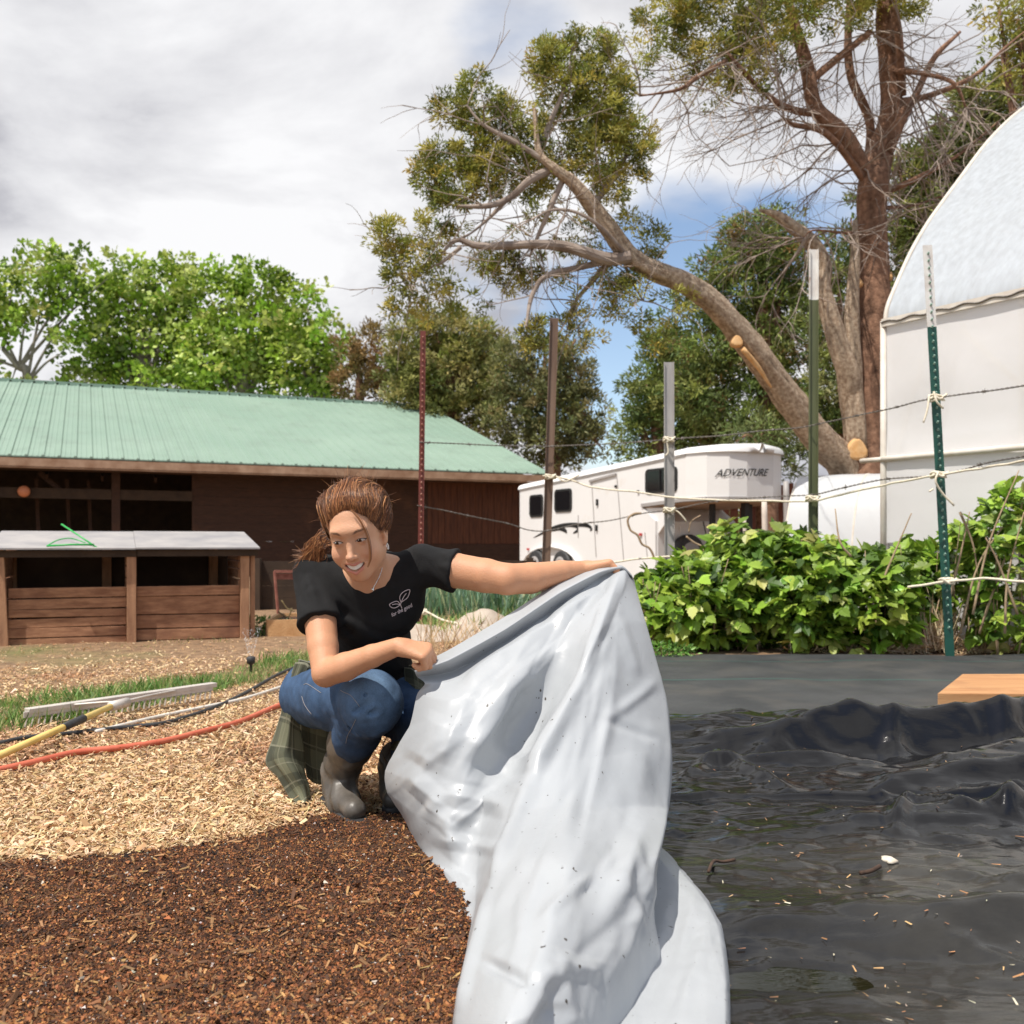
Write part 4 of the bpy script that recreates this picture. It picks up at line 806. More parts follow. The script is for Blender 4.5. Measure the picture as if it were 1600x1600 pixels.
def foliage(parent,blobs,mat,cols,name='crown',clump=.22,per=26,leaf=.075,wd=.3,dens=1.0,shape='leaf',up=.3,pcol=None,flat=.8):
    """crown from blobs (centre, radii, weight): clumps spread in each blob's volume, leaf sprays radiating in each clump"""
    Ps=[];Ts=[];Cs=[];Ss=[]
    for c,r,wt in blobs:
        c=np.asarray(c,float); r=np.asarray(r,float); vol=max(r[0]*r[2],.01)
        nc=max(3,int(dens*wt*3.2*vol/(clump*clump)))
        d=rdir(nc); rad=rng.uniform(.15,1,nc)**.42
        q_=d*rad[:,None]*r*(1+.25*fbm(d[:,0]*2.2+c[0],d[:,1]*2.2,d[:,2]*2.2,2,5))[:,None]
        C=c+q_; tone=pal(nc,cols,.12,pcol)
        cr_=clump*rng.uniform(.55,1.35,nc)
        dd=rdir(nc*per,.0); rr=rng.uniform(.1,1,nc*per)**.6
        P=np.repeat(C,per,0)+dd*rr[:,None]*np.repeat(cr_,per)[:,None]*np.array([1,1,flat])
        od=np.repeat(q_/(np.linalg.norm(q_,axis=1)[:,None]+1e-9),per,0)
        T=dd+od*.6+np.array([0,0,up]); Ps.append(P);Ts.append(T+.4*rdir(len(P)));Cs.append(np.repeat(tone,per,0)*rng.uniform(.75,1.25,(len(P),1)));Ss.append(leaf*rng.uniform(.6,1.4,len(P)))
    P=np.vstack(Ps);T=np.vstack(Ts);C=np.vstack(Cs);S=np.concatenate(Ss)
    return scatter(name,P,rdir(len(P),.4),T,S,mat,np.clip(C,.003,1),shape,kind=None,parent=parent,width=wd,bend=.12)
def bl(px,py,Y,rx,ry,wt=1,rd=None,dy=0):
    """blob given by its place and size in photo pixels"""
    c=W(px,py,Y+dy); s=Y/F; return (c,(rx*s,(rd if rd else (rx+ry)/2*s),ry*s),wt)
JG=[(.25,.275,.05),(.34,.34,.065),(.42,.39,.08),(.14,.17,.035),(.52,.44,.10)]
def twigs(mb,P0,D0,L0,r0,depth,spread=.6,drop=-.05,seg=5,kids=3,rs=None):
    rs=rs or random
    P=[np.array(P0)]; D=np.array(D0,float); D/=np.linalg.norm(D)
    for i in range(seg):
        D=D+np.array([rs.gauss(0,1),rs.gauss(0,1),rs.gauss(0,1)])*.17+np.array([0,0,drop]); D/=np.linalg.norm(D); P.append(P[-1]+D*L0/seg)
    mb.tube(np.array(P),np.linspace(r0,r0*.4,seg+1),4 if r0>.008 else 3,False)
    if depth>0:
        for k in range(kids):
            i=rs.randint(1,seg); dd=(P[i]-P[i-1]); dd/=np.linalg.norm(dd); v=np.array([rs.gauss(0,1),rs.gauss(0,1),rs.gauss(0,.8)]); v/=np.linalg.norm(v)
            twigs(mb,P[i],dd+v*spread*1.3,L0*rs.uniform(.4,.75),r0*.55,depth-1,spread,drop,seg,kids,rs)
# ---- the old juniper: upright trunk, leaning trunk, dead stem
YT=13.0
jt=thing('juniper_tree',W(1335,760,YT)*[1,1,0],'old juniper with one upright trunk and one trunk leaning far left over the trailer','juniper')
m=MB()
limb(m,[(1352,880,YT,.36),(1352,760,YT,.33),(1350,690,YT,.27),(1356,600,YT,.255),(1362,500,YT,.245),(1364,420,YT,.20),(1362,340,YT,.185),(1365,285,YT,.20),(1376,235,YT+.1,.16),(1392,180,YT+.1,.15),(1390,100,YT,.13),(1384,30,YT,.12),(1392,-40,YT,.10),(1400,-120,YT,.08)],30,10,.2,1)
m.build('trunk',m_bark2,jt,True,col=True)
m=MB()
lean=[(1352,790,YT,0.179),(1322,730,YT-.1,0.207),(1285,690,YT-.3,0.186),(1240,632,YT-.6,0.172),(1200,580,YT-.8,0.162),(1163,530,YT-1,0.155),(1118,478,YT-1.2,0.131),(1068,442,YT-1.4,0.121),(1015,420,YT-1.6,0.114),(980,396,YT-1.7,0.107),(955,362,YT-1.8,0.104),(925,322,YT-1.9,0.086),(895,285,YT-2,0.069),(865,262,YT-2.1,0.048),(842,235,YT-2.1,0.035),(835,170,YT-2.1,0.020)]
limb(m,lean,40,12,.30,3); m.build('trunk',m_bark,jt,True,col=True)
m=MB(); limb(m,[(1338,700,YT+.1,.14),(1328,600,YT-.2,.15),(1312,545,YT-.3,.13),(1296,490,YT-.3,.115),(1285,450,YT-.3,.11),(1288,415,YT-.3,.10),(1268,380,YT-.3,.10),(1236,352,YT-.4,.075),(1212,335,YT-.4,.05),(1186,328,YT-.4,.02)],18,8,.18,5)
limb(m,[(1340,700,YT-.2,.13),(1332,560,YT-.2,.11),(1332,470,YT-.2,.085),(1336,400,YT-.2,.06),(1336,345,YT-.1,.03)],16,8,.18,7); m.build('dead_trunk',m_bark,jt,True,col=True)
# sawn knots
def knot(px,py,Y,r,d):
    c=W(px,py,Y); d=np.array(d,float); d/=np.linalg.norm(d); m=MB(); V,Fc=tube(np.array([c-d*.08,c-d*.03,c-d*.012,c-d*.010]),np.array([r*.95,r*.85,r*.78,r*.66]),14,True,lambda a,n: .12*np.sin(a*3)[None,:]+0*np.zeros((n,1))); m.add(V,Fc); m.build('sawn_knot',m_cut,jt,True)
knot(1153,532,YT-1.22,.085,(.1,-1,.1)); knot(1340,703,YT-.36,.16,(-.1,-1,0)); knot(1338,440,YT-.22,.08,(-.5,-.9,.1)); knot(1395,432,YT-.05,.07,(1,-.2,0))
m=MB(); a0=W(1168,548,YT-1.2); limb(m,[(1160,545,YT-1.19,.035),(1185,575,YT-1.05,.03),(1205,605,YT-.9,.012)],8,5,.3,2); m.build('torn_bark',m_cut,jt,True)
# main live limbs of the leaning crown
m=MB(); YL=YT-1.8
LB_=[[(985,402,YL,.07),(950,405,YL,.075),(915,395,YL-.1,.065),(880,385,YL-.1,.06),(835,382,YL-.2,.05),(790,384,YL-.2,.045),(745,384,YL-.3,.04),(715,375,YL-.3,.025),(690,395,YL-.3,.012)],
 [(960,405,YL,.04),(905,418,YL,.035),(855,430,YL-.1,.03),(832,460,YL-.2,.026),(822,510,YL-.3,.014)],
 [(868,262,YL-.2,.05),(830,280,YL-.3,.045),(795,310,YL-.3,.035),(760,322,YL-.4,.03),(715,322,YL-.4,.012)],
 [(795,310,YL-.3,.022),(765,340,YL-.3,.018),(735,365,YL-.3,.010),(700,385,YL-.3,.006)],
 [(880,280,YL-.2,.035),(862,320,YL-.2,.03),(840,370,YL-.1,.022),(828,400,YL-.1,.012)],
 [(975,395,YL,.03),(930,348,YL-.4,.022),(885,328,YL-.5,.016),(845,335,YL-.6,.01),(830,370,YL-.6,.005)],
 [(720,386,YL-.3,.025),(690,410,YL-.3,.018),(655,425,YL-.3,.01),(630,440,YL-.3,.006)],
 [(950,410,YL+.1,.035),(925,440,YL+.2,.03),(900,470,YL+.2,.02),(880,510,YL+.2,.010)],
 [(975,410,YL+.1,.02),(985,435,YL+.2,.018),(1005,470,YL+.2,.010)],
 [(925,320,YL-.1,.045),(950,290,YL,.035),(975,250,YL,.025),(990,215,YL,.012)],
 [(850,250,YL-.3,.035),(800,220,YL-.3,.03),(755,195,YL-.3,.02),(730,165,YL-.3,.010)],
 [(842,240,YL-.2,.04),(860,190,YL-.2,.03),(885,130,YL-.2,.02),(895,70,YL-.2,.010)]]
for i,b in enumerate(LB_): limb(m,b,10,6,.12,20+i)
rs=random.Random(4)
for b in LB_:
    for k in range(7):
        i=rs.randint(1,len(b)-1); p=W(*b[i][:3]); v=np.array([rs.gauss(-.2,1),rs.gauss(0,.7),rs.gauss(.1,.9)])
        twigs(m,p,v,rs.uniform(.5,1.1),.009,1,.6,-.02,5,3,rs)
m.build('limbs',m_twig,jt)
Y=YL
blobs=[bl(880,120,Y,55,62),bl(935,150,Y,50,62),bl(850,90,Y,24,34),bl(915,75,Y,34,32,.8),bl(955,105,Y,22,45,.8),bl(1000,95,Y,30,26,.35),bl(750,165,Y,48,48,.8),bl(745,120,Y,18,20,.6),bl(700,170,Y,30,30,.8),bl(790,190,Y,42,48,.8),bl(735,225,Y,50,38,.6),
 bl(870,220,Y,62,50),bl(940,235,Y,55,55),bl(990,225,Y,38,45,.9),bl(960,190,Y,40,30),bl(1000,280,Y,18,18,.7),bl(960,290,Y,30,45,.8),bl(985,345,Y,18,22,.5),bl(1015,375,Y+.4,30,38,.6),
 bl(690,250,Y,48,30,.7),bl(670,265,Y,25,40),bl(720,290,Y,50,40),bl(790,270,Y,60,42,.9),bl(850,290,Y,50,30,.7),bl(700,330,Y,35,45,.8),bl(760,250,Y,40,35,.8),
 bl(610,375,Y-.3,34,38,.8),bl(650,400,Y-.3,42,34,.8),bl(660,355,Y-.3,25,25,.4),bl(640,440,Y-.3,36,35,.6),bl(690,430,Y-.3,30,40,.4),bl(612,420,Y-.3,18,25,.4),bl(625,480,Y-.2,25,25,.45),bl(680,480,Y-.2,45,35,.25),bl(730,480,Y,40,30,.2),
 bl(790,420,Y+.2,30,38,.7),bl(755,400,Y+.1,25,35,.7),bl(830,420,Y+.3,28,30,.6),bl(835,520,Y-.1,24,28,1.2),bl(920,440,Y+.3,60,55,.35),bl(980,470,Y+.3,50,55,.45),bl(1010,530,Y+.4,35,30,.35),bl(900,520,Y+.2,45,40,.3),bl(840,350,Y,45,30,.25),bl(900,370,Y+.2,50,40,.25),bl(1050,470,Y+.3,40,30,.3)]
foliage(jt,blobs,m_jun,JG,'crown',clump=.105,per=50,leaf=.052,wd=.30,dens=1.6)
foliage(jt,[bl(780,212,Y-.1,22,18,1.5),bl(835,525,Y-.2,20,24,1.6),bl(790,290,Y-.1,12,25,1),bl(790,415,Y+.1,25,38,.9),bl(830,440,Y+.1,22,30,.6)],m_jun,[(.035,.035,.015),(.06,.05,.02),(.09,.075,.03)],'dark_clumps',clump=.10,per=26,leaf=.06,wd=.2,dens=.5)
# ---- upright crown: bare thicket below, green above
m=MB(); m2=MB(); rs=random.Random(9)
UB=[[(1355,275,YT,.10),(1320,215,YT-.2,.11),(1275,170,YT-.3,.10),(1262,110,YT-.3,.09),(1245,50,YT-.3,.07),(1225,-20,YT-.3,.05)],
 [(1352,285,YT,.05),(1320,240,YT-.4,.045),(1285,205,YT-.6,.04),(1240,195,YT-.8,.03),(1225,185,YT-.9,.015)],
 [(1290,178,YT-.3,.05),(1240,172,YT-.6,.045),(1200,150,YT-.8,.035),(1160,110,YT-1,.03),(1135,80,YT-1,.015)],
 [(1135,95,YT-1,.03),(1090,120,YT-1.1,.026),(1060,140,YT-1.2,.02),(1000,150,YT-1.2,.008)],
 [(1345,300,YT,.04),(1360,200,YT+.3,.06),(1330,120,YT+.3,.06),(1325,50,YT+.3,.05),(1330,-30,YT+.3,.04)],
 [(1385,240,YT,.09),(1410,180,YT,.08),(1430,150,YT+.2,.05),(1460,90,YT+.3,.04),(1500,50,YT+.4,.02)],
 [(1385,300,YT,.04),(1440,275,YT-.2,.035),(1500,240,YT-.3,.022),(1560,190,YT-.3,.01)],
 [(1385,325,YT,.03),(1430,320,YT+.3,.02),(1490,300,YT+.4,.01)],
 [(1390,110,YT,.04),(1440,115,YT-.5,.03),(1490,130,YT-.6,.025),(1510,170,YT-.6,.012)],
 [(1400,160,YT,.05),(1450,150,YT+.3,.04),(1520,120,YT+.4,.03),(1570,75,YT+.5,.02),(1600,50,YT+.6,.01)],
 [(1345,366,YT-.1,.022),(1310,363,YT-.4,.018),(1270,360,YT-.6,.012),(1255,372,YT-.6,.006)],
 [(1262,130,YT-.3,.05),(1310,90,YT-.2,.05),(1360,50,YT-.2,.04)],
 [(1410,150,YT,.05),(1405,60,YT-.3,.05),(1395,0,YT-.3,.04)]]
for i,b in enumerate(UB): limb(m,b,10,6,.14,40+i)
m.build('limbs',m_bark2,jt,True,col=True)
for bi,b in enumerate(UB):
    for k in range(15):
        i=rs.randint(0,len(b)-1); j=min(i+1,len(b)-1); t=rs.random(); p=W(*b[i][:3])*(1-t)+W(*b[j][:3])*t
        if p[2]>7.7: continue
        v=np.array([rs.gauss(-.6 if b[-1][0]<1340 else .5,1),rs.gauss(-.1,.8),rs.gauss(-.25,.75)])
        twigs(m2,p,v,rs.uniform(.6,1.6),.0125,2,.6,-.05,6,3,rs)
m2.build('dead_twigs',m_twig,jt)
Y=YT-.8
blobs=[bl(1010,60,Y,40,40,.45),bl(1040,20,Y,50,35,.7),bl(1090,40,Y,50,40,.8),bl(1120,90,Y,60,38,.8),bl(1170,90,Y,50,45,.7),bl(1180,50,Y,45,40,.9),bl(1150,10,Y,60,40),bl(1060,100,Y,40,28,.3),bl(1240,20,Y,60,40,.8),bl(1300,10,Y,50,35,.6),bl(1370,15,YT,40,38,.9),bl(1400,0,YT,50,28,.8),bl(1110,150,Y,45,25,.3),bl(1170,130,Y,40,28,.45),bl(1230,70,Y,30,30,.5),bl(1240,-60,Y,180,50,.8),bl(1400,-70,Y,130,60,.8),bl(1060,-40,Y,60,40,.8)]
foliage(jt,blobs,m_jun,JG,'crown',clump=.12,per=50,leaf=.058,wd=.30,dens=1.45)
# ---- background trees
def bgtree(name,label,cat,trunk,blobs,mat,cols,clump,per,leaf,wd,dens,group,bark=m_bark2,**k):
    b=W(*trunk[0][:3]); t=thing(name,(b[0],b[1],0),label,cat,group); m=MB()
    tr_=[(trunk[0][0],855+.7*F/trunk[0][2],trunk[0][2],trunk[0][3])]+trunk; limb(m,tr_,10,6,.1,int(b[0]*10)%50)
    rs=random.Random(int(abs(b[0])*100)); top=trunk[-1]
    for c,r,wt in blobs[::max(1,len(blobs)//7)]:
        p=W(*trunk[rs.randint(max(0,len(trunk)-3),len(trunk)-1)][:3]); m.tube(crom([p,(p+c)/2+np.array([0,0,.2]),c],4),np.linspace(trunk[-1][3]*.8,trunk[-1][3]*.2,9),5,col=(.8,.8,.8))
    m.build('trunk',bark,t,True,col=True); foliage(t,blobs,mat,cols,'crown',clump,per,leaf,wd,dens,**k); return t
CG=[(.23,.36,.035),(.31,.45,.05),(.42,.54,.085),(.12,.20,.02),(.54,.60,.17)]
gC='cottonwoods behind the barn'
cw=dict(mat=m_cot,cols=CG,clump=.55,per=30,leaf=.22,wd=.8,group=gC,bark=pmat('bark_white',(.22,.18,.13),(.36,.31,.25),scale=3,rough=.9,usecol=True))
Yc=43
bgtree('cottonwood_tree','open cottonwood at the left edge whose pale forked trunk shows above the roof','cottonwood',[(42,600,Yc,.16),(30,575,Yc,.13),(5,545,Yc,.10)],[bl(20,450,Yc,60,55),bl(75,430,Yc,50,50),bl(125,430,Yc,38,48,.7),bl(110,490,Yc,50,50,.8),bl(40,500,Yc,55,35,.7),bl(-30,470,Yc,60,70),bl(100,550,Yc,40,30,.45),bl(20,590,Yc,40,25,.4),bl(-60,560,Yc,50,60),bl(185,420,Yc,22,28,.3)],dens=1.42,**cw)
bgtree('cottonwood_tree','broad cottonwood second from the left behind the roof','cottonwood',[(220,640,Yc+2,.30),(225,560,Yc+2,.22)],[bl(200,480,Yc+2,55,50),bl(215,435,Yc+2,35,35,.8),bl(265,450,Yc+2,50,52),bl(290,420,Yc+2,28,28,.7),bl(240,540,Yc+2,80,55),bl(170,550,Yc+2,45,48),bl(130,600,Yc+2,50,30),bl(250,600,Yc+2,90,45),bl(300,500,Yc+2,50,70,.8),bl(160,470,Yc+2,30,50,.7)],dens=1.80,**cw)
bgtree('cottonwood_tree','tallest bright cottonwood right of the middle behind the roof','cottonwood',[(380,650,Yc+1,.30),(385,560,Yc+1,.22)],[bl(345,470,Yc+1,45,55),bl(410,445,Yc+1,38,48),bl(375,440,Yc+1,22,28,.7),bl(440,480,Yc+1,38,50,.9),bl(380,530,Yc+1,80,60),bl(450,560,Yc+1,60,50),bl(370,600,Yc+1,90,45),bl(330,560,Yc+1,55,50)],dens=1.80,**cw)
bgtree('cottonwood_tree','low cottonwood at the right end of the cottonwood row','cottonwood',[(495,650,Yc,.22),(495,580,Yc,.16)],[bl(480,480,Yc,28,38,.8),bl(510,530,Yc,32,48),bl(495,570,Yc,45,45),bl(520,600,Yc,28,30,.9),bl(470,620,Yc,55,30),bl(460,540,Yc,45,60,.9)],dens=1.61,**cw)
gJ='junipers and pines behind the barn and trailer'
def jn(cols,**k): d=dict(mat=m_jun,cols=cols,group=gJ); d.update(k); return d
bgtree('juniper_tree','rust-brown juniper between the bright cottonwoods and the green junipers','juniper',[(560,650,41,.2),(562,580,41,.12)],[bl(548,545,41,28,40,.7),bl(580,560,41,32,50,.9),bl(562,600,41,48,40),bl(610,590,41,30,50,.9),bl(595,530,41,14,25,.5)],dens=1.33,**jn([(.22,.13,.045),(.30,.18,.06),(.17,.13,.04),(.36,.24,.09)],clump=.34,per=40,leaf=.18,wd=.34,up=.7))
JB=[(.22,.235,.06),(.29,.295,.07),(.14,.155,.035),(.36,.33,.10),(.42,.37,.14)]
bgtree('juniper_tree','wide olive green juniper right behind the red fence post','juniper',[(700,700,38,.3),(700,600,38,.2)],[bl(640,540,38,42,50,.9),bl(680,515,38,40,40),bl(730,540,38,45,48),bl(700,590,38,70,55),bl(640,600,38,45,50),bl(770,590,38,40,55,.9),bl(720,650,38,70,45),bl(660,495,38,18,28,.6),bl(695,610,39,105,95,.9),bl(760,560,39,40,60,.9),bl(708,500,38,16,25,.6)],dens=1.61,**jn(JB,clump=.33,per=42,leaf=.18,wd=.34,up=.7))
bgtree('juniper_tree','grey-green juniper between the barn roof and the white trailer','juniper',[(865,760,35,.3),(860,620,35,.18)],[bl(795,570,35,35,48,.9),bl(850,555,35,45,45,.9),bl(895,585,35,40,50,.8),bl(850,620,35,60,50,.9),bl(915,650,35,38,45,.7),bl(870,690,35,65,45,.8),bl(940,700,35,30,35,.6),bl(800,650,35,45,55),bl(860,640,36,85,95,.9),bl(900,530,35,25,30,.5)],dens=1.37,**jn([(.17,.185,.065),(.23,.23,.08),(.12,.14,.045),(.30,.27,.11)],clump=.30,per=42,leaf=.16,wd=.34,up=.6))
PG=[(.16,.215,.05),(.22,.27,.06),(.29,.33,.085),(.085,.13,.03)]
bgtree('pine_tree','big dark pine behind the leaning trunk with rusty cones in its top','pine',[(1200,740,25,.25),(1195,560,25,.2),(1190,430,25,.12)],[bl(1185,400,25,55,55),bl(1215,365,25,40,35,.9),bl(1165,375,25,40,35,.9),bl(1120,425,25,42,35,.8),bl(1235,430,25,38,50),bl(1140,470,25,65,38,.9),bl(1220,490,25,60,45,.8),bl(1110,540,25,60,45,.9),bl(1180,560,25,80,50),bl(1100,610,25,65,50),bl(1180,640,25,90,50),bl(1075,460,25,25,35,.6),bl(1145,345,25,16,20,.5),bl(1205,335,25,22,16,.5),bl(1180,470,26,85,110,.9),bl(1150,620,26,110,110,.9),bl(1250,580,26,50,110,.9)],dens=1.52,**jn(PG+[(.23,.15,.05)],clump=.26,per=40,leaf=.145,wd=.30,pcol=[.27,.27,.2,.16,.1]))
bgtree('pine_tree','mid green pine left of the dark one above the trailer roof','pine',[(1030,740,27,.2),(1030,600,27,.15)],[bl(1040,520,27,45,38,.8),bl(1060,570,27,45,45),bl(1010,600,27,40,40,.8),bl(1050,640,27,65,50),bl(1000,680,27,40,50,.9),bl(985,640,27,22,30,.6),bl(1045,620,28,70,100,.9),bl(1090,690,27,60,40)],dens=1.52,**jn(PG,clump=.27,per=40,leaf=.15,wd=.30))
bgtree('pine_tree','pale green young pine right behind the trailer nose','pine',[(1190,790,20.5,.12),(1190,700,20.5,.08)],[bl(1150,690,20.5,38,30,.8),bl(1190,675,20.5,45,30,.8),bl(1235,690,20.5,38,40,.9),bl(1210,720,20.5,60,35,.9)],dens=1.42,**jn([(.14,.18,.05),(.19,.23,.07),(.10,.13,.04),(.24,.26,.1)],clump=.2,per=24,leaf=.13,wd=.22))
bgtree('juniper_tree','loose juniper seen between the dead stem and the upright trunk','juniper',[(1320,740,22,.2),(1315,560,22,.12)],[bl(1310,400,22,28,55,.7),bl(1325,450,22,35,50,.8),bl(1300,520,22,45,50,.8),bl(1310,600,22,50,50,.75),bl(1280,650,22,45,40,.8),bl(1330,670,22,45,50,.8),bl(1330,340,22,18,35,.5)],dens=1.42,**jn(PG+[(.2,.21,.09)],clump=.22,per=40,leaf=.14,wd=.30))
bgtree('pine_tree','tall pine between the upright trunk and the white greenhouse','pine',[(1450,760,19,.25),(1450,500,19,.2),(1470,300,19,.12)],[bl(1420,340,19,35,45,1.5),bl(1450,280,19,55,50,1.7),bl(1500,240,19,55,60,1.7),bl(1540,170,19,50,55,1.7),bl(1480,360,19,70,60,1.7),bl(1420,430,19,40,55,1.7),bl(1440,500,19,60,70,1.7),bl(1410,580,19,40,60,1.7),bl(1560,280,19,70,80,1.7),bl(1400,240,19,20,30,.4),bl(1410,680,19,40,60)],dens=1.37,**jn([(.15,.18,.04),(.21,.235,.06),(.28,.29,.07),(.09,.12,.03)],clump=.20,per=44,leaf=.13,wd=.30))
bgtree('juniper_tree','juniper whose crown hangs in at the top right corner','juniper',[(1660,700,15,.25),(1640,200,15,.2),(1600,60,15,.12)],[bl(1590,30,15,50,50,.8),bl(1565,80,15,35,40,.7),bl(1600,110,15,40,50,.8),bl(1640,60,15,60,90),bl(1560,10,15,35,30,.5),bl(1650,-60,15,100,60)],dens=1.23,**jn(JG,clump=.16,per=26,leaf=.09,wd=.32))
# a low wooded rim far behind everything
n=60
blobs=[((x_,78+rng.uniform(-6,6),1.5),(6,5,rng.uniform(2.5,4.5)),1) for x_ in np.linspace(-75,85,34)]
w_=thing('x',(0,78,0),'x','x'); ORG_=w_; o=foliage(w_,blobs,m_jun,PG,'distant_woodland',1.2,14,.8,.6,.5); o.parent=None; o.location=(0,78,0); tag(o,kind='stuff'); bpy.data.objects.remove(w_)
# ================================================================ BLACK FABRIC AND SHEETS AT THE RIGHT
m_fab=pmat('weed_fabric',(.030,.032,.035),(.052,.054,.056),scale=3,rough=.55,bump=.15,bscale=220,c3=(.085,.078,.07),c3scale=1.7,c3t=(.5,.75))
xs=np.arange(.15,6.2,.035); ys=np.arange(4.05,7.02,.035)
def fabh(X,Y): return .035+gh(X,Y)+.014*fbm(X*1.6,Y*2.4,0,3,40)+.05*np.clip((4.9-Y)/.9,0,1)*0
heightgrid('weed_fabric',xs,ys+0*ys,lambda X,Y: fabh(X,Y)-np.clip((Y-6.86-.03*vn(X*3,0*X))/.06,0,1)*.06,m_fab,None,label='flat black weed fabric laid in front of the raspberry bushes',cat='weed fabric')
m_line=pmat('green_thread',(.04,.22,.18),rough=.6); t=bpy.data.objects['weed_fabric']
for k,(ya,yb,w_) in enumerate(((5.62,5.50,.004),(6.5,6.45,.003),(5.0,4.85,.0035))):
    if k==2: continue
    X=np.linspace(.2,6,120); Yl=np.linspace(ya,yb,120); Z=fabh(X,Yl)+.0022
    V=np.concatenate([np.stack([X,Yl-w_,Z],1),np.stack([X,Yl+w_,Z],1)]); i=np.arange(119); mk('woven_line',V,np.stack([i,i+1,i+121,i+120],1),m_line,t)
# glossy black sheet
def mslick():
    m,nt,out=newmat('black_film'); L=nt.links.new
    tc=nd(nt,'ShaderNodeTexCoord'); p=nd(nt,'ShaderNodeBsdfPrincipled')
    n=nd(nt,'ShaderNodeTexNoise',Scale=2.2,Detail=7,Roughness=.65); L(tc.outputs['Object'],n.inputs['Vector'])
    n2=nd(nt,'ShaderNodeTexNoise',Scale=26,Detail=4,Roughness=.6); mp=nd(nt,'ShaderNodeMapping'); mp.inputs['Scale'].default_value=(.5,1.6,1); L(tc.outputs['Object'],mp.inputs[0]); L(mp.outputs[0],n2.inputs['Vector'])
    at=nd(nt,'ShaderNodeAttribute',attribute_name='Col')
    mul=nd(nt,'ShaderNodeMath',operation='MULTIPLY'); L(at.outputs['Fac'],mul.inputs[0])
    ad=nd(nt,'ShaderNodeMapRange'); ad.inputs['From Min'].default_value=.3; ad.inputs['From Max'].default_value=.65; L(n.outputs['Fac'],ad.inputs['Value']); L(ad.outputs[0],mul.inputs[1])
    mx=nd(nt,'ShaderNodeMix',data_type='RGBA'); L(mul.outputs[0],mx.inputs[0]); mx.inputs[6].default_value=(.006,.006,.007,1); mx.inputs[7].default_value=(.050,.047,.040,1); L(mx.outputs[2],p.inputs['Base Color'])
    mr=nd(nt,'ShaderNodeMapRange'); mr.inputs['To Min'].default_value=.085; mr.inputs['To Max'].default_value=.26; L(mul.outputs[0],mr.inputs['Value']); L(mr.outputs[0],p.inputs['Roughness'])
    p.inputs['Specular IOR Level'].default_value=.42

    def crumple(scale,stretch,strength,dist,prev=None):
        mpv=nd(nt,'ShaderNodeMapping'); mpv.inputs['Scale'].default_value=stretch; nw=nd(nt,'ShaderNodeTexNoise',Scale=scale*.6,Detail=3); L(tc.outputs['Object'],nw.inputs['Vector'])
        av=nd(nt,'ShaderNodeVectorMath',operation='MULTIPLY_ADD'); L(nw.outputs['Color'],av.inputs[0]); av.inputs[1].default_value=(.9/scale,)*3; L(tc.outputs['Object'],av.inputs[2]); L(av.outputs[0],mpv.inputs[0])
        vv=nd(nt,'ShaderNodeTexVoronoi',Scale=scale); vv.feature='F1'; L(mpv.outputs[0],vv.inputs['Vector']); b_=nd(nt,'ShaderNodeBump',Strength=strength,Distance=dist); L(vv.outputs['Distance'],b_.inputs['Height'])
        if prev is not None: L(prev,b_.inputs['Normal'])
        return b_.outputs[0]
    b=nd(nt,'ShaderNodeBump',Strength=.25,Distance=.006); L(n2.outputs['Fac'],b.inputs['Height']); c_=crumple(7,(.7,1.8,1),.16,.010,b.outputs[0]); L(c_,p.inputs['Normal']); L(p.outputs[0],out.inputs[0]); return m
m_slick=mslick()
def seg(X,Y,ax,ay,bx,by,w_,sk=0):
    """ridge along a segment: 1 on it, falling off over w_"""
    dx,dy=bx-ax,by-ay; t=np.clip(((X-ax)*dx+(Y-ay)*dy)/(dx*dx+dy*dy),0,1); d=np.hypot(X-ax-t*dx,Y-ay-t*dy); return np.exp(-(d/w_)**2)*(.35+.65*np.sin(np.pi*np.clip(t*.9+.05,0,1)))
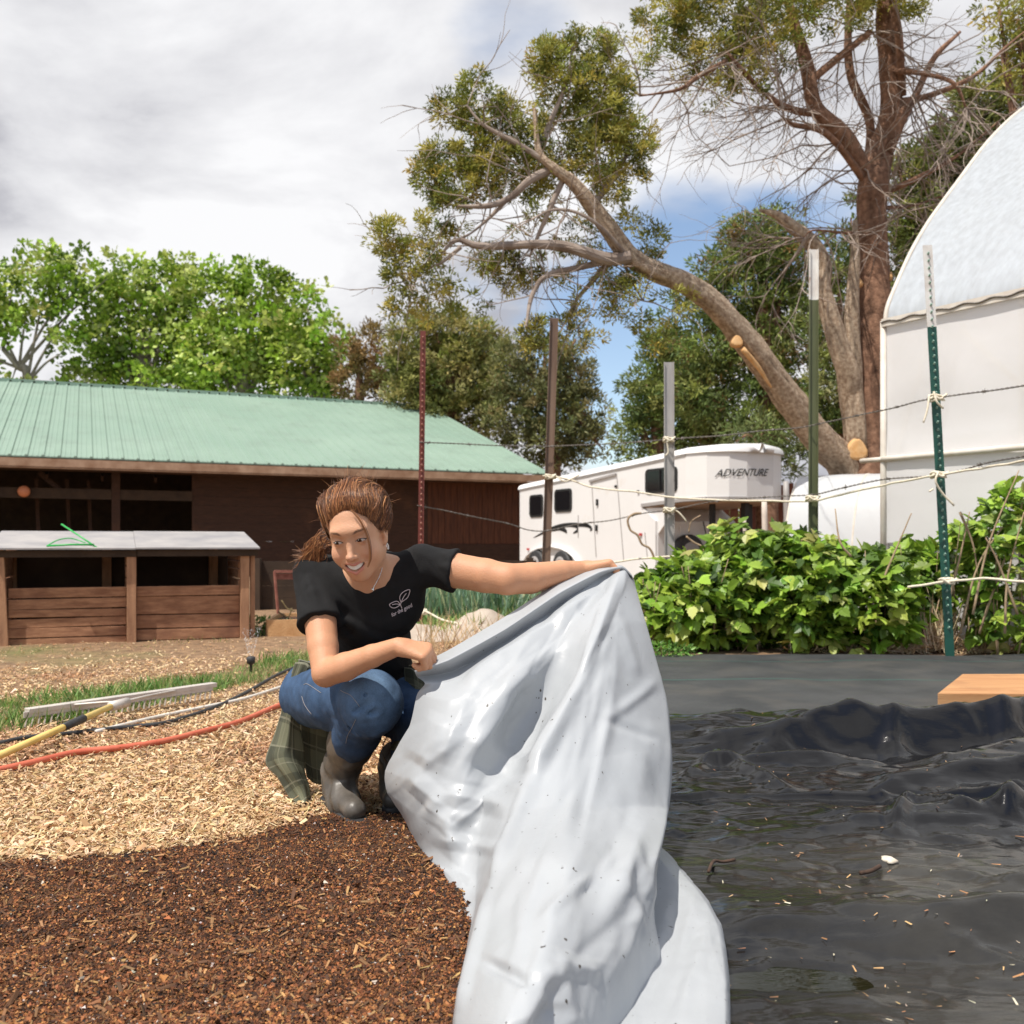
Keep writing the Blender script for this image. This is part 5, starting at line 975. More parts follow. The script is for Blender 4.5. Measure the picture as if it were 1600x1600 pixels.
def slick_h(X,Y):
    z=.045+gh(X,Y)
    wx=X+.12*fbm(X*2,Y*2,0,2,60); wy=Y+.10*fbm(X*2,Y*2,5,2,61)
    far=np.clip((Y-2.35)/.4,0,1); 
    rd_=ridged(wx*2.2+.6*wy,wy*3.8,0,3,62); z=z+(.010+.012*far)*rd_+.03*far*fbm(X*1.3,Y*1.8,0,2,67)+.003*ridged(wx*5,wy*14,0,2,63)*(1-.6*far)
    z=z+(.008-.004*far)*np.abs(fbm(wx*6,wy*13,0,3,64))*2+.0015*ridged(wx*13,wy*27,0,2,65)
    # thrown-up folds at the far side
    z=z+.085*seg(X,Y,.5,3.86,4.2,3.98,.17)+.09*seg(X,Y,.8,3.62,2.6,3.86,.07)+.08*seg(wx,Y,1.5,3.25,3.2,3.7,.14)+.06*seg(X,Y,.55,3.35,1.2,3.3,.06)+.035*seg(X,Y,.4,2.86,3.5,2.88,.018)+.055*seg(X,Y,.9,2.62,2.4,2.70,.06)+.06*seg(X,Y,1.2,3.05,2.4,3.25,.05)-.04*seg(X,Y,.7,3.45,2.2,3.62,.09)
    z=z+.04*seg(X,Y,.5,1.95,1.3,1.8,.09)+.035*seg(X,Y,.8,1.85,2.2,2.08,.06)+.03*seg(X,Y,1.0,1.62,1.6,1.7,.05)+.045*seg(X,Y,1.15,1.75,1.5,1.55,.05)
    # low place that holds the puddle
    z=z-.03*np.exp(-(((X-.50)/.22)**2+((Y-1.71)/.08)**2))
    tq=np.random.default_rng(5)
    def tent(ax,ay,bx,by,w_,h_):
        dx,dy=bx-ax,by-ay; t=np.clip(((X-ax)*dx+(Y-ay)*dy)/(dx*dx+dy*dy),0,1); d=np.hypot(X-ax-t*dx,Y-ay-t*dy); return h_*np.clip(1-d/w_,0,1)*np.clip(np.sin(np.pi*np.clip(t,.02,.98))*1.6,0,1)
    for q in range(26):
        ax,ay=tq.uniform(.4,3.2),tq.uniform(2.45,3.95); an=tq.normal()*.45+(math.pi if tq.random()<.5 else 0); ln=tq.uniform(.5,1.8); w_=tq.uniform(.06,.18); z=z+tent(ax,ay,ax+ln*math.cos(an),ay+ln*math.sin(an)*.8,w_,tq.choice([-.6,1])*tq.uniform(.15,.42)*w_)
    for q in range(120):
        ax,ay=tq.uniform(.3,1.6),tq.uniform(1.4,2.6); an=tq.normal()*.5; ln=tq.uniform(.08,.4); w_=tq.uniform(.012,.04); z=z+tent(ax,ay,ax+ln*math.cos(an),ay+ln*math.sin(an),w_,tq.choice([-.5,1])*tq.uniform(.15,.35)*w_)
    # sharp crease fan
    for k,(a,b,c,d,h_,w__) in enumerate(((.72,3.38,1.0,3.55,.03,.035),(.72,3.38,.86,2.98,.03,.03),(.72,3.38,.55,3.1,.025,.03),(1.5,3.75,1.4,3.5,.03,.04),(2.0,3.9,1.75,3.35,.035,.05),(2.05,3.85,2.35,3.3,.035,.05),(2.2,3.9,2.1,3.2,.03,.05),(2.0,2.65,2.2,3.0,.045,.03),(1.35,2.6,1.5,2.85,.045,.03),(1.25,2.62,1.1,2.85,.035,.025),(2.3,2.6,2.35,3.1,.05,.035),(1.0,2.5,1.15,2.8,.03,.02))):
        z=z+h_*seg(X,Y,a,b,c,d,w__)
    z=z-.10*np.clip((Y-(4.06+.02*X+.04*vn(X*3,0*X,0,3)))/.12,0,1)
    return np.maximum(z,.012+0*z)
xs=np.r_[np.arange(.1,2.6,.010),np.arange(2.6,4.6,.02)]; ys=np.r_[np.arange(1.15,4.85,.010)]
sl_o=None
heightgrid('black_plastic_sheet',xs,ys,slick_h,m_slick,None,col=lambda X,Y,Z: np.stack([np.clip((2.55-Y)/.3,0.02,1)*np.clip(.45+.8*fbm(X*2,Y*3,0,3,70)+.25,0,1)]*3,-1),label='glossy crumpled black plastic sheet with muddy water, right of the white sheet',cat='plastic sheet')
# water caught on the sheet
m_pud,nt_,out_=newmat('puddle_water'); p_=nd(nt_,'ShaderNodeBsdfPrincipled'); p_.inputs['Base Color'].default_value=(.007,.009,.003,1); p_.inputs['Roughness'].default_value=.04; nn=nd(nt_,'ShaderNodeTexNoise',Scale=14); bb=nd(nt_,'ShaderNodeBump',Strength=.04,Distance=.01); nt_.links.new(nn.outputs['Fac'],bb.inputs['Height']); nt_.links.new(bb.outputs[0],p_.inputs['Normal']); nt_.links.new(p_.outputs[0],out_.inputs[0])
a=np.linspace(0,2*np.pi,60,endpoint=False); rr=1+.12*np.sin(a*3)+.08*np.sin(a*5+1)
lv=float(np.percentile(slick_h(.50+.16*rr*np.cos(a)*.6,1.70+.07*rr*np.sin(a)*.6),82)); V=np.stack([.50+.26*rr*np.cos(a),1.70+.10*rr*np.sin(a),np.full(60,lv)],1); V=np.vstack([V,[[.50,1.70,lv]]])
o=mk('puddle_water',V,[(i,(i+1)%60,60) for i in range(60)],m_pud,None,org=(0,0,0)); tag(o,kind='structure')
# litter on the sheet
n=230; x,y=persp_pts(n,1.5,4.0,.1,.56); P=np.stack([x,y,slick_h(x,y)+.004],1); k=x>.25; P=P[k]; n=len(P)
scatter('wood_litter',P,rdir(n,2.5),azim(n),rng.gamma(2.5,.003,n)+.003,m_chip,pal(n,[(.45,.22,.09),(.62,.38,.18),(.2,.1,.05),(.7,.6,.45)],.15),'flake',width=.25)
def stick(pts,r,label,mat=m_vine):
    P=[]; 
    for px,py in pts:
        g=G(px,py); P.append([g[0]*.96,g[1]*.96,float(slick_h(g[0]*.96,g[1]*.96))+r+.006])
    m=MB(); m.tube(crom(P,6),r,6); o=m.build('twig',mat,None,True); tag(o,label,'twig')
m_dst=pmat('dark_stick',(.04,.022,.015),(.09,.05,.03),scale=30,rough=.9)
stick([(1107,1388),(1115,1370),(1130,1364),(1148,1360)],.004,'small dark forked twig on the muddy black sheet',m_dst)
stick([(1344,1382),(1360,1378),(1375,1372)],.005,'short dark twig beside the small white stone',m_dst)
# small white stone
c=G(1389,1365)*.97; m=MB(); V,Fc=tube(np.array([[c[0],c[1],a_] for a_ in (.0,.004,.009,.012,.014)])+[0,0,float(slick_h(c[0],c[1]))-.006],np.array([.012,.019,.017,.011,.004]),14,True,lambda a_,n_: .22*np.sin(a_*2+1)[None]+.15*np.sin(a_*5)[None]+0*np.zeros((n_,1))); m.add(V,Fc); o=m.build('stone',pmat('white_stone',(.72,.66,.55),(.5,.42,.32),scale=60,rough=.8),None,True); tag(o,'small white stone on the muddy black sheet','stone')
# timber plank
m_plk=pmat('plank_wood',(.42,.20,.08),(.52,.28,.125),scale=5,rough=.75,bump=.25,stretch=(.6,5,5),c3=(.30,.14,.06),c3scale=2.5,c3t=(.58,.75))
a=W(1465,1083,4.34); zt_=a[2]+.0; m=MB(); m.prism([[a[0],a[1],.082],[a[0]+2.2,a[1]-.05,.082],[a[0]+2.2,a[1]+.68,.082],[a[0]+.42,a[1]+.66,.082]],U*.058); o=m.build('timber_plank',m_plk,None,bevel=.004); tag(o,'thick orange-brown timber board lying on the black fabric at the right edge','board')
m=MB(); m.beam([a[0]+.55,a[1]+.25,.057],[a[0]+.55,a[1]+.55,.057],.09,.046); o=m.build('support_block',m_plk,None); tag(o,'small wooden block holding up the end of the orange board','block')
# ================================================================ THE WHITE SHEET SHE HOLDS
def msheet():
    m,nt,out=newmat('white_black_film'); L=nt.links.new
    tc=nd(nt,'ShaderNodeTexCoord'); p=nd(nt,'ShaderNodeBsdfPrincipled'); ge_=nd(nt,'ShaderNodeNewGeometry')
    n=nd(nt,'ShaderNodeTexNoise',Scale=3.5,Detail=6,Roughness=.6); L(tc.outputs['Object'],n.inputs['Vector'])
    c1=nd(nt,'ShaderNodeMix',data_type='RGBA'); L(n.outputs['Fac'],c1.inputs[0]); c1.inputs[6].default_value=(.35,.37,.39,1); c1.inputs[7].default_value=(.41,.428,.446,1)
    # specks of soil stuck to the film
    v=nd(nt,'ShaderNodeTexNoise',Scale=75,Detail=2,Roughness=.5); mp=nd(nt,'ShaderNodeMapping'); mp.inputs['Scale'].default_value=(1,1,.7); L(tc.outputs['Object'],mp.inputs[0]); L(mp.outputs[0],v.inputs['Vector'])
    v2=nd(nt,'ShaderNodeTexNoise',Scale=4,Detail=4); L(tc.outputs['Object'],v2.inputs['Vector'])
    s=nd(nt,'ShaderNodeMath',operation='MULTIPLY_ADD'); L(v2.outputs['Fac'],s.inputs[0]); s.inputs[1].default_value=.16; L(v.outputs['Fac'],s.inputs[2])
    r=nd(nt,'ShaderNodeMapRange'); r.inputs['From Min'].default_value=.815; r.inputs['From Max'].default_value=.83; L(s.outputs[0],r.inputs['Value'])
    c2=nd(nt,'ShaderNodeMix',data_type='RGBA'); L(r.outputs[0],c2.inputs[0]); L(c1.outputs[2],c2.inputs[6]); c2.inputs[7].default_value=(.05,.04,.03,1)
    c3=nd(nt,'ShaderNodeMix',data_type='RGBA'); L(ge_.outputs['Backfacing'],c3.inputs[0]); L(c2.outputs[2],c3.inputs[6]); c3.inputs[7].default_value=(.012,.012,.013,1)
    L(c3.outputs[2],p.inputs['Base Color']); p.inputs['Roughness'].default_value=.38; p.inputs['Specular IOR Level'].default_value=.5
    nb=nd(nt,'ShaderNodeTexNoise',Scale=11,Detail=5,Roughness=.55,Distortion=.6); L(tc.outputs['Object'],nb.inputs['Vector'])

    def crumple(scale,stretch,strength,dist,prev=None):
        mpv=nd(nt,'ShaderNodeMapping'); mpv.inputs['Scale'].default_value=stretch; nw=nd(nt,'ShaderNodeTexNoise',Scale=scale*.6,Detail=3); L(tc.outputs['Object'],nw.inputs['Vector'])
        av=nd(nt,'ShaderNodeVectorMath',operation='MULTIPLY_ADD'); L(nw.outputs['Color'],av.inputs[0]); av.inputs[1].default_value=(.9/scale,)*3; L(tc.outputs['Object'],av.inputs[2]); L(av.outputs[0],mpv.inputs[0])
        vv=nd(nt,'ShaderNodeTexVoronoi',Scale=scale); vv.feature='F1'; L(mpv.outputs[0],vv.inputs['Vector']); b_=nd(nt,'ShaderNodeBump',Strength=strength,Distance=dist); L(vv.outputs['Distance'],b_.inputs['Height'])
        if prev is not None: L(prev,b_.inputs['Normal'])
        return b_.outputs[0]
    b=nd(nt,'ShaderNodeBump',Strength=.22,Distance=.008); L(nb.outputs['Fac'],b.inputs['Height']); c_=crumple(4.5,(1,1,.6),.18,.020,b.outputs[0]); c_=crumple(15,(1,1,.7),.16,.006,c_); L(c_,p.inputs['Normal']); L(p.outputs[0],out.inputs[0]); return m
m_sheet=msheet()
def patch(ctrl, nu, nv, name, parent, ridges=(), amp=.006, seed=0, thick=.0025, flip=False, warp=True):
    """sheet through a grid of (px,py,Y) control points"""
    C=np.array(ctrl,float); R_,K_,_=C.shape
    P=np.zeros_like(C)
    for i in range(R_):
        for j in range(K_): P[i,j]=W(*C[i,j])
    A=np.stack([crom(P[i],nu) for i in range(R_)]); PX=np.stack([crom(C[i],nu) for i in range(R_)])
    A=np.stack([crom(A[:,j],nv) for j in range(A.shape[1])],1); PX=np.stack([crom(PX[:,j],nv) for j in range(PX.shape[1])],1)
    def lin(Q,n):
        return np.concatenate([Q[i]+(Q[i+1]-Q[i])*np.linspace(0,1,n,endpoint=False)[:,None] for i in range(len(Q)-1)]+[Q[-1:]])
    B_=np.stack([lin(P[i],nu) for i in range(R_)]); B_=np.stack([lin(B_[:,j],nv) for j in range(B_.shape[1])],1); A=A*.52+B_*.48
    du=np.gradient(A,axis=1); dv=np.gradient(A,axis=0); N=np.cross(du,dv); N/=np.linalg.norm(N,axis=2)[...,None]+1e-9
    if (N[...,1].mean()>0): N=-N
    h,w_=A.shape[:2]; x,y=PX[...,0],PX[...,1]; d=np.zeros((h,w_))
    for (ax,ay,bx,by,wd,ht) in ridges:
        dx,dy=bx-ax,by-ay; t=((x-ax)*dx+(y-ay)*dy)/(dx*dx+dy*dy); tc_=np.clip(t,0,1); ds=((x-ax)*dy-(y-ay)*dx)/math.hypot(dx,dy); e_=np.hypot(x-ax-tc_*dx,y-ay-tc_*dy)
        d+=ht*np.clip(1-np.abs(e_)/(wd*1.7),0,1)*np.clip(np.sin(np.pi*np.clip(tc_,.03,.97))*1.7,0,1)
    X3,Y3,Z3=A[...,0],A[...,1],A[...,2]
    d+=amp*(.9*ridged(X3*4+seed,Y3*3,Z3*3.2,3,seed)+.5*ridged(X3*11,Y3*9,Z3*7,2,seed+4)-.4)
    edge=np.minimum(1,np.arange(h)/6.)[:,None]
    A=A+N*(d*edge)[...,None]
    for _ in range(1): A[1:-1,1:-1]=A[1:-1,1:-1]*.5+.125*(A[:-2,1:-1]+A[2:,1:-1]+A[1:-1,:-2]+A[1:-1,2:])
    A[...,2]=np.maximum(A[...,2],.012)
    V=A.reshape(-1,3); i=(np.arange(h-1)[:,None]*w_+np.arange(w_-1)[None]).ravel(); Fc=np.stack([i,i+w_,i+w_+1,i+1],1)
    if flip: Fc=Fc[:,::-1]
    o=mk(name,V,Fc,m_sheet,parent,True); return o
def fixY(px,py,Y,lift=.012):
    if py>856: Y=min(Y,(H-lift)*F/(py-855))
    return (px,py,Y)
tp=thing('silage_sheet',W(750,1430,2.0)*[1,1,0],'large white sheet with a black back, lifted into a tall peak by the woman','plastic sheet')
rows=[
 [(648,1041,2.54),(700,1016,2.60),(785,966,2.69),(872,910,2.78),(935,887,2.83),(970,884,2.84),(986,897,2.84)],
 [(648,1049,2.47),(702,1031,2.50),(788,984,2.57),(875,926,2.68),(937,894,2.77),(971,887,2.81),(987,900,2.82)],
 [(652,1058,2.52),(708,1049,2.555),(794,1001,2.625),(881,943,2.73),(939,902,2.80),(973,890,2.83),(989,904,2.84)],
 [(664,1068,2.50),(726,1062,2.50),(818,1005,2.57),(903,947,2.68),(947,910,2.77),(976,897,2.80),(992,916,2.84)],
 [(652,1085,2.52),(705,1095,2.42),(795,1058,2.46),(868,1020,2.55),(925,985,2.52),(965,972,2.60),(1010,975,2.72)],
 [(640,1135,2.52),(688,1160,2.36),(755,1148,2.36),(828,1126,2.46),(882,1092,2.36),(960,1082,2.42),(1040,1085,2.62)],
 [(602,1205,2.60),(655,1222,2.37),(725,1222,2.30),(785,1208,2.34),(835,1192,2.20),(940,1180,2.25),(1047,1170,2.48)],
 [(606,1238,2.62),(648,1272,2.40),(700,1292,2.26),(752,1288,2.26),(806,1265,2.05),(920,1262,2.06),(1044,1262,2.32)],
 [(640,1300,2.60),(668,1345,2.38),(708,1362,2.22),(745,1368,2.15),(775,1350,1.79),(895,1345,1.66),(1026,1340,1.82)],
 [(664,1380,2.28),(690,1425,2.08),(718,1436,1.99),(742,1440,1.90),(755,1430,1.62),(865,1430,1.47),(1003,1425,1.66)],
 [(708,1482,1.90),(714,1496,1.86),(722,1500,1.82),(730,1504,1.78),(735,1500,1.52),(835,1505,1.36),(962,1510,1.49)],
 [(698,1580,1.64),(700,1585,1.63),(704,1590,1.62),(708,1594,1.60),(712,1596,1.42),(790,1600,1.27),(905,1600,1.37)],
 [(684,1760,1.32),(690,1762,1.31),(700,1764,1.30),(706,1766,1.29),(712,1768,1.22),(790,1770,1.16),(900,1770,1.26)]]
hang=[]
for ri,r in enumerate(rows):
    r=[fixY(*p) for p in r]; x,y,Y=r[-1]; X,_,Z=W(x,y,Y)
    g=max(Z,.02)
    # the sheet turns over at the right silhouette and hangs behind, down to the ground
    if ri<4: ex=[(x+1,y+6,Y+.02),(x-6,y+14,Y+.05),(x-14,y+26,Y+.06)]
    else:
        def pj(px_,Yy,z): return (px_,855-(z-H)*F/Yy,Yy)
        if ri>=9: ex=[pj(x+18,Y+.02,g*.6),pj(x+38,Y+.03,g*.22),pj(x+46,Y+.06,.02)]
        else: ex=[pj(x-3,Y+.09,g*.8),pj(x-18,Y+.15,g*.4),pj(x-34,Y+.17,.03)]
    hang.append(r+[fixY(*e_,.014) for e_ in ex])
ridg=[(972,892,905,1062,8,.016),(905,1062,830,1218,8,.016),(830,1218,765,1380,8,.014),(765,1380,712,1590,7,.010),(962,905,700,1085,14,.014),(958,915,690,1230,26,.022),(950,930,745,1240,24,-.022),(935,985,800,1250,18,.014),(930,1000,770,1180,30,-.02),(700,1120,655,1200,22,.014),(720,1190,860,1215,16,-.012),
 (705,1290,790,1235,11,.013),(690,1240,800,1262,12,.014),(640,1215,700,1265,12,.012),(700,1275,745,1325,11,-.010),(660,1255,720,1300,12,.01),
 (880,960,820,1060,14,-.018),(820,1060,800,1180,16,-.016),(870,1000,780,1095,12,.012),(730,1090,690,1200,12,.011),(800,1020,725,1075,8,.008),(950,905,905,960,8,-.012),
 (965,960,1000,1060,8,.008),(1030,1060,960,1120,7,.008),(940,1120,1035,1160,6,-.006),(1000,1240,900,1420,20,-.014),(1010,1300,940,1450,12,.010),(900,1240,860,1380,22,.010),(960,1050,900,1330,30,-.012),(1020,1120,985,1300,18,.009),
 (860,1500,900,1620,14,.016),(860,1500,800,1620,14,.016),(860,1500,940,1520,12,.010),(855,1560,850,1640,16,-.01),(750,1500,840,1540,8,-.012),(700,1400,690,1470,9,.007),(660,1330,740,1400,10,.010),(680,1310,790,1330,9,.008),(930,1360,840,1440,7,.008)]
cr_=np.random.default_rng(12)
for k in range(70):
    t=cr_.uniform(.12,1); a_=cr_.uniform(0,1); ex_=600+430*a_; ey_=1230 if a_<.3 else 1600
    sx0,sy0=965+(ex_-965)*t*.8,900+(ey_-900)*t*.8; ln=cr_.uniform(110,420); an=math.atan2(ey_-900,ex_-965)+cr_.normal()*.30; wd_=cr_.uniform(4,11)
    ridg.append((sx0,sy0,sx0+ln*math.cos(an),sy0+ln*math.sin(an),wd_,cr_.choice([-.5,1])*cr_.uniform(.12,.30)*wd_/560))
for k in range(26):
    x_=cr_.uniform(930,1030); y_=cr_.uniform(1280,1540); x_=x_-(y_-1340)*.35; an=1.9+cr_.normal()*.35; ln=cr_.uniform(40,130); wd_=cr_.uniform(4,9); ridg.append((x_,y_,x_+ln*math.cos(an),y_+ln*math.sin(an),wd_,cr_.choice([-1,1])*.25*wd_/640))
patch(hang,22,26,'sheet_peak',tp,ridg,.0014,3)
fl=[]
for y_,x0,x1,Y0 in ((1325,930,1030,2.42),(1345,930,1052,2.36),(1375,925,1080,2.24),(1410,920,1108,2.12),(1445,910,1128,2.0),(1500,900,1136,1.84),(1560,890,1140,1.69),(1620,880,1141,1.56),(1760,860,1150,1.33)):
    r=[]
    for k,(t,zz_) in enumerate(((0,.055),(.3,.066),(.6,.080),(.85,.088),(.97,.080),(1.0,.062),(.985,.045))):
        px_=x0+(x1-x0)*t; Yy=(H-zz_)*F/(y_-855)+(.03 if k>5 else 0); r.append((px_,855-(zz_-H)*F/Yy,Yy))
    fl.append(r)
patch(fl,14,24,'sheet_fold',tp,[(1050,1400,1000,1560,9,.006),(1110,1440,1060,1600,10,.005)]+[(x_,y_,x_+ln*math.cos(an),y_+ln*math.sin(an),w__,sg*.2*w__/700) for x_,y_,ln,an,w__,sg in zip(cr_.uniform(980,1120,18),cr_.uniform(1380,1580,18),cr_.uniform(30,120,18),cr_.uniform(1.2,2.2,18),cr_.uniform(4,10,18),cr_.choice([-1,1],18))],.002,9)
# bits stuck to and lying on the white sheet are part of its colour; her shadow side keeps the same film
# ================================================================ THE WOMAN
# smooth solids meshed with surface nets, evaluated only near the surface
class Prim:
    def __init__(s, lo, hi, f, k, op='u'): s.lo=np.array(lo); s.hi=np.array(hi); s.f=f; s.k=k; s.op=op
def _cap(a,b,ra,rb):
    a=np.array(a,float); b=np.array(b,float); ba=b-a; L2=ba@ba+1e-12
    def f(P):
        t=np.clip(((P-a)@ba)/L2,0,1); return np.linalg.norm(P-a-t[:,None]*ba,axis=1)-(ra+(rb-ra)*t)
    r=max(ra,rb); return np.minimum(a,b)-r,np.maximum(a,b)+r,f
def cap(a,b,ra,rb=None,k=.02,op='u'): lo,hi,f=_cap(a,b,ra,ra if rb is None else rb); return Prim(lo,hi,f,k,op)
def ell(c,r,R=None,k=.02,op='u'):
    c=np.array(c,float); r=np.array(r,float); R=np.eye(3) if R is None else np.asarray(R,float)
    def f(P):
        q=(P-c)@R; a=np.linalg.norm(q/r,axis=1); b=np.linalg.norm(q/(r*r),axis=1)+1e-9; return a*(a-1)/b
    m=r.max(); return Prim(c-m,c+m,f,k,op)
def chain(pts,k=.02,op='u'):
    return [cap(pts[i][0],pts[i+1][0],pts[i][1],pts[i+1][1],k,op) for i in range(len(pts)-1)]
def evalsdf(prims,P,mod=None,pad=.03):
    d=np.full(len(P),.5); lo=P.min(0); hi=P.max(0)
    for p in prims:
        if p.op=='u' and (np.any(p.lo-pad-p.k>hi) or np.any(p.hi+pad+p.k<lo)): continue
        if p.op=='s' and (np.any(p.lo-pad-p.k>hi) or np.any(p.hi+pad+p.k<lo)): continue
        v=p.f(P)
        if p.op=='u': h=np.clip(.5+.5*(d-v)/p.k,0,1); d=d*(1-h)+v*h-p.k*h*(1-h)
        elif p.op=='s': v=-v; h=np.clip(.5-.5*(d-v)/p.k,0,1); d=d*(1-h)+v*h+p.k*h*(1-h)
        elif p.op=='i': h=np.clip(.5-.5*(d-v)/p.k,0,1); d=d*(1-h)+v*h+p.k*h*(1-h)
    if mod is not None: d=d+mod(P,d)
    return d
def mesh_sdf(prims,h=.004,mod=None,B=20,pad=.03):
    lo=np.min([p.lo for p in prims if p.op=='u'],0)-.02; hi=np.max([p.hi for p in prims if p.op=='u'],0)+.02
    n=np.ceil((hi-lo)/h).astype(int)+1; nb=np.ceil(n/B).astype(int); S=(nb*B+3)
    vid=[];vp=[];quads=[]
    g=np.arange(-1,B+1)
    cen=np.array([[i,j,k] for i in range(nb[0]) for j in range(nb[1]) for k in range(nb[2])]); 
    for blk in cen:
        c=lo+(blk*B+B/2)*h; R=B*h*.87+pad
        # cheap reject
        mn=1e9
        for p in prims:
            if p.op=='u':
                q=np.maximum(np.maximum(p.lo-c,c-p.hi),0); dd=np.linalg.norm(q)
                if dd<mn: mn=dd
        if mn>R: continue
        v0=evalsdf(prims,c[None]-1e-9*np.ones((1,3)),None,pad=B*h)[0]
        if abs(v0)>R*1.25+.01 and v0<.49: continue
        ii=g[:,None,None]+0*g[None,:,None]+0*g[None,None,:]; jj=ii.transpose(1,0,2); kk=ii.transpose(2,1,0)
        m=B+2; I=np.stack([ii,jj,kk],-1).reshape(-1,3)+blk*B; P=lo+I*h
        D=evalsdf(prims,P,mod,pad).reshape(m,m,m)
        if D.min()>0 or D.max()<0: continue
        # cells g=-1..B-1 ; corner index local 0..B+1
        c8=[D[a:a+m-1,b:b+m-1,e_:e_+m-1] for a in (0,1) for b in (0,1) for e_ in (0,1)]; st=np.stack(c8,0); act=(st.min(0)<0)&(st.max(0)>=0)
        idx=np.argwhere(act); 
        if len(idx)==0: continue
        cv=st[:,act]; off=np.array([[a,b,e_] for a in (0,1) for b in (0,1) for e_ in (0,1)],float)
        acc=np.zeros((len(idx),3)); cnt=np.zeros(len(idx))
        for a in range(8):
            for b in range(a+1,8):
                if abs(off[a]-off[b]).sum()!=1: continue
                s=(cv[a]<0)!=(cv[b]<0); t=np.where(s,cv[a]/(cv[a]-cv[b]+1e-15),0)
                acc+=np.where(s[:,None],off[a]+(off[b]-off[a])*t[:,None],0); cnt+=s
        gi=idx-1+blk*B; vp.append(lo+(gi+acc/cnt[:,None])*h); vid.append(((gi[:,0]+1)*S[1]+gi[:,1]+1)*S[2]+gi[:,2]+1)
        def gid(i,j,k_): return ((i+1)*S[1]+j+1)*S[2]+k_+1
        Dn=D<0
        for ax in range(3):
            s1=[slice(1,m-1)]*3; s2=[slice(1,m-1)]*3; s2[ax]=slice(2,m); A_=Dn[tuple(s1)]; B_=Dn[tuple(s2)]
            e_=np.argwhere(A_!=B_); 
            if len(e_)==0: continue
            ins=A_[tuple(e_.T)]; E_=e_+blk*B; u=[1,2,0][ax]; w_=[2,0,1][ax]
            def sh(du,dw): q=E_.copy(); q[:,u]-=du; q[:,w_]-=dw; return gid(q[:,0],q[:,1],q[:,2])
            Q=np.stack([sh(0,0),sh(1,0),sh(1,1),sh(0,1)],1); Q[~ins]=Q[~ins][:,::-1]; quads.append(Q)
    vid=np.concatenate(vid); vp=np.concatenate(vp); uq,first=np.unique(vid,return_index=True); V=vp[first]; Q=np.concatenate(quads)
    pos=np.searchsorted(uq,Q); pos=np.clip(pos,0,len(uq)-1); ok=(uq[pos]==Q).all(1); return V,pos[ok]
def relax(V,Fc,it=1,lam=.5):
    for _ in range(it):
        acc=np.zeros_like(V); c=np.zeros(len(V))
        for a,b in ((0,1),(1,2),(2,3),(3,0)):
            np.add.at(acc,Fc[:,a],V[Fc[:,b]]); np.add.at(acc,Fc[:,b],V[Fc[:,a]]); np.add.at(c,Fc[:,a],1); np.add.at(c,Fc[:,b],1)
        V=V+(acc/np.maximum(c,1)[:,None]-V)*lam
    return V
wm=thing('person',(-.42,2.85,0),'squatting smiling woman in black t-shirt, blue jeans and rubber boots, lifting the white sheet','person')
# ---- head frame: x her left (photo right), y out of the face, z up
def rot(ax,deg):
    return np.array(Matrix.Rotation(math.radians(deg),3,ax))
HS=1.06
base_=np.array([[1,0,0],[0,-1,0],[0,0,1.]]).T      # columns: head x -> +X, y -> -Y, z -> +Z
# pitch the face down, yaw it a little to the photo's left, roll the crown to the left
HR=rot('Y',-7)@rot('Z',-7)@rot('X',21)@np.diag([1,-1,1.])
HC=W(559,834,2.60)
def hd(x,y,z): return HC+HR@(np.array([x*.945,y,z])*HS)
def hp_(x,y,z,r): return (hd(x,y,z),r*HS)
def hell(c,r,k=.012,op='u',R=None):
    RR=HR if R is None else HR@R
    # HR contains a mirror; fine for an ellipsoid's axes
    return ell(hd(*c),np.array(r)*HS*[.945,1,1],RR,k*HS,op)
head=[hell((0,-.018,.042),(.073,.092,.080)),hell((0,.022,.012),(.064,.066,.075),.02),hell((0,.030,-.035),(.053,.058,.062),.02),hell((0,.052,-.083),(.030,.032,.026),.022),
 hell((.036,.056,-.030),(.027,.026,.025),.02),hell((-.036,.056,-.030),(.027,.026,.025),.02),
 hell((.040,.0,-.055),(.022,.045,.028),.03),hell((-.040,.0,-.055),(.022,.045,.028),.03),
 hell((0,.074,.036),(.048,.016,.012),.02),
 hell((0,.066,-.055),(.030,.026,.022),.02)]
head+=[hell((s*.031,.094,.014),(.0180,.012,.0105),.012,'s') for s in (-1,1)]
head+=[cap(hd(0,.082,.016),hd(0,.102,-.022),.0070,.0085,.012),hell((0,.1045,-.0245),(.0080,.0085,.0072),.008)]
head+=[hell((s*.0115,.0945,-.0275),(.0058,.0080,.0056),.006) for s in (-1,1)]
head+=[hell((s*.006,.101,-.0345),(.0032,.0045,.0030),.003,'s') for s in (-1,1)]
head+=[hell((s*.031,.0745,.0112),(.0145,.0135,.0115),.008) for s in (-1,1)]
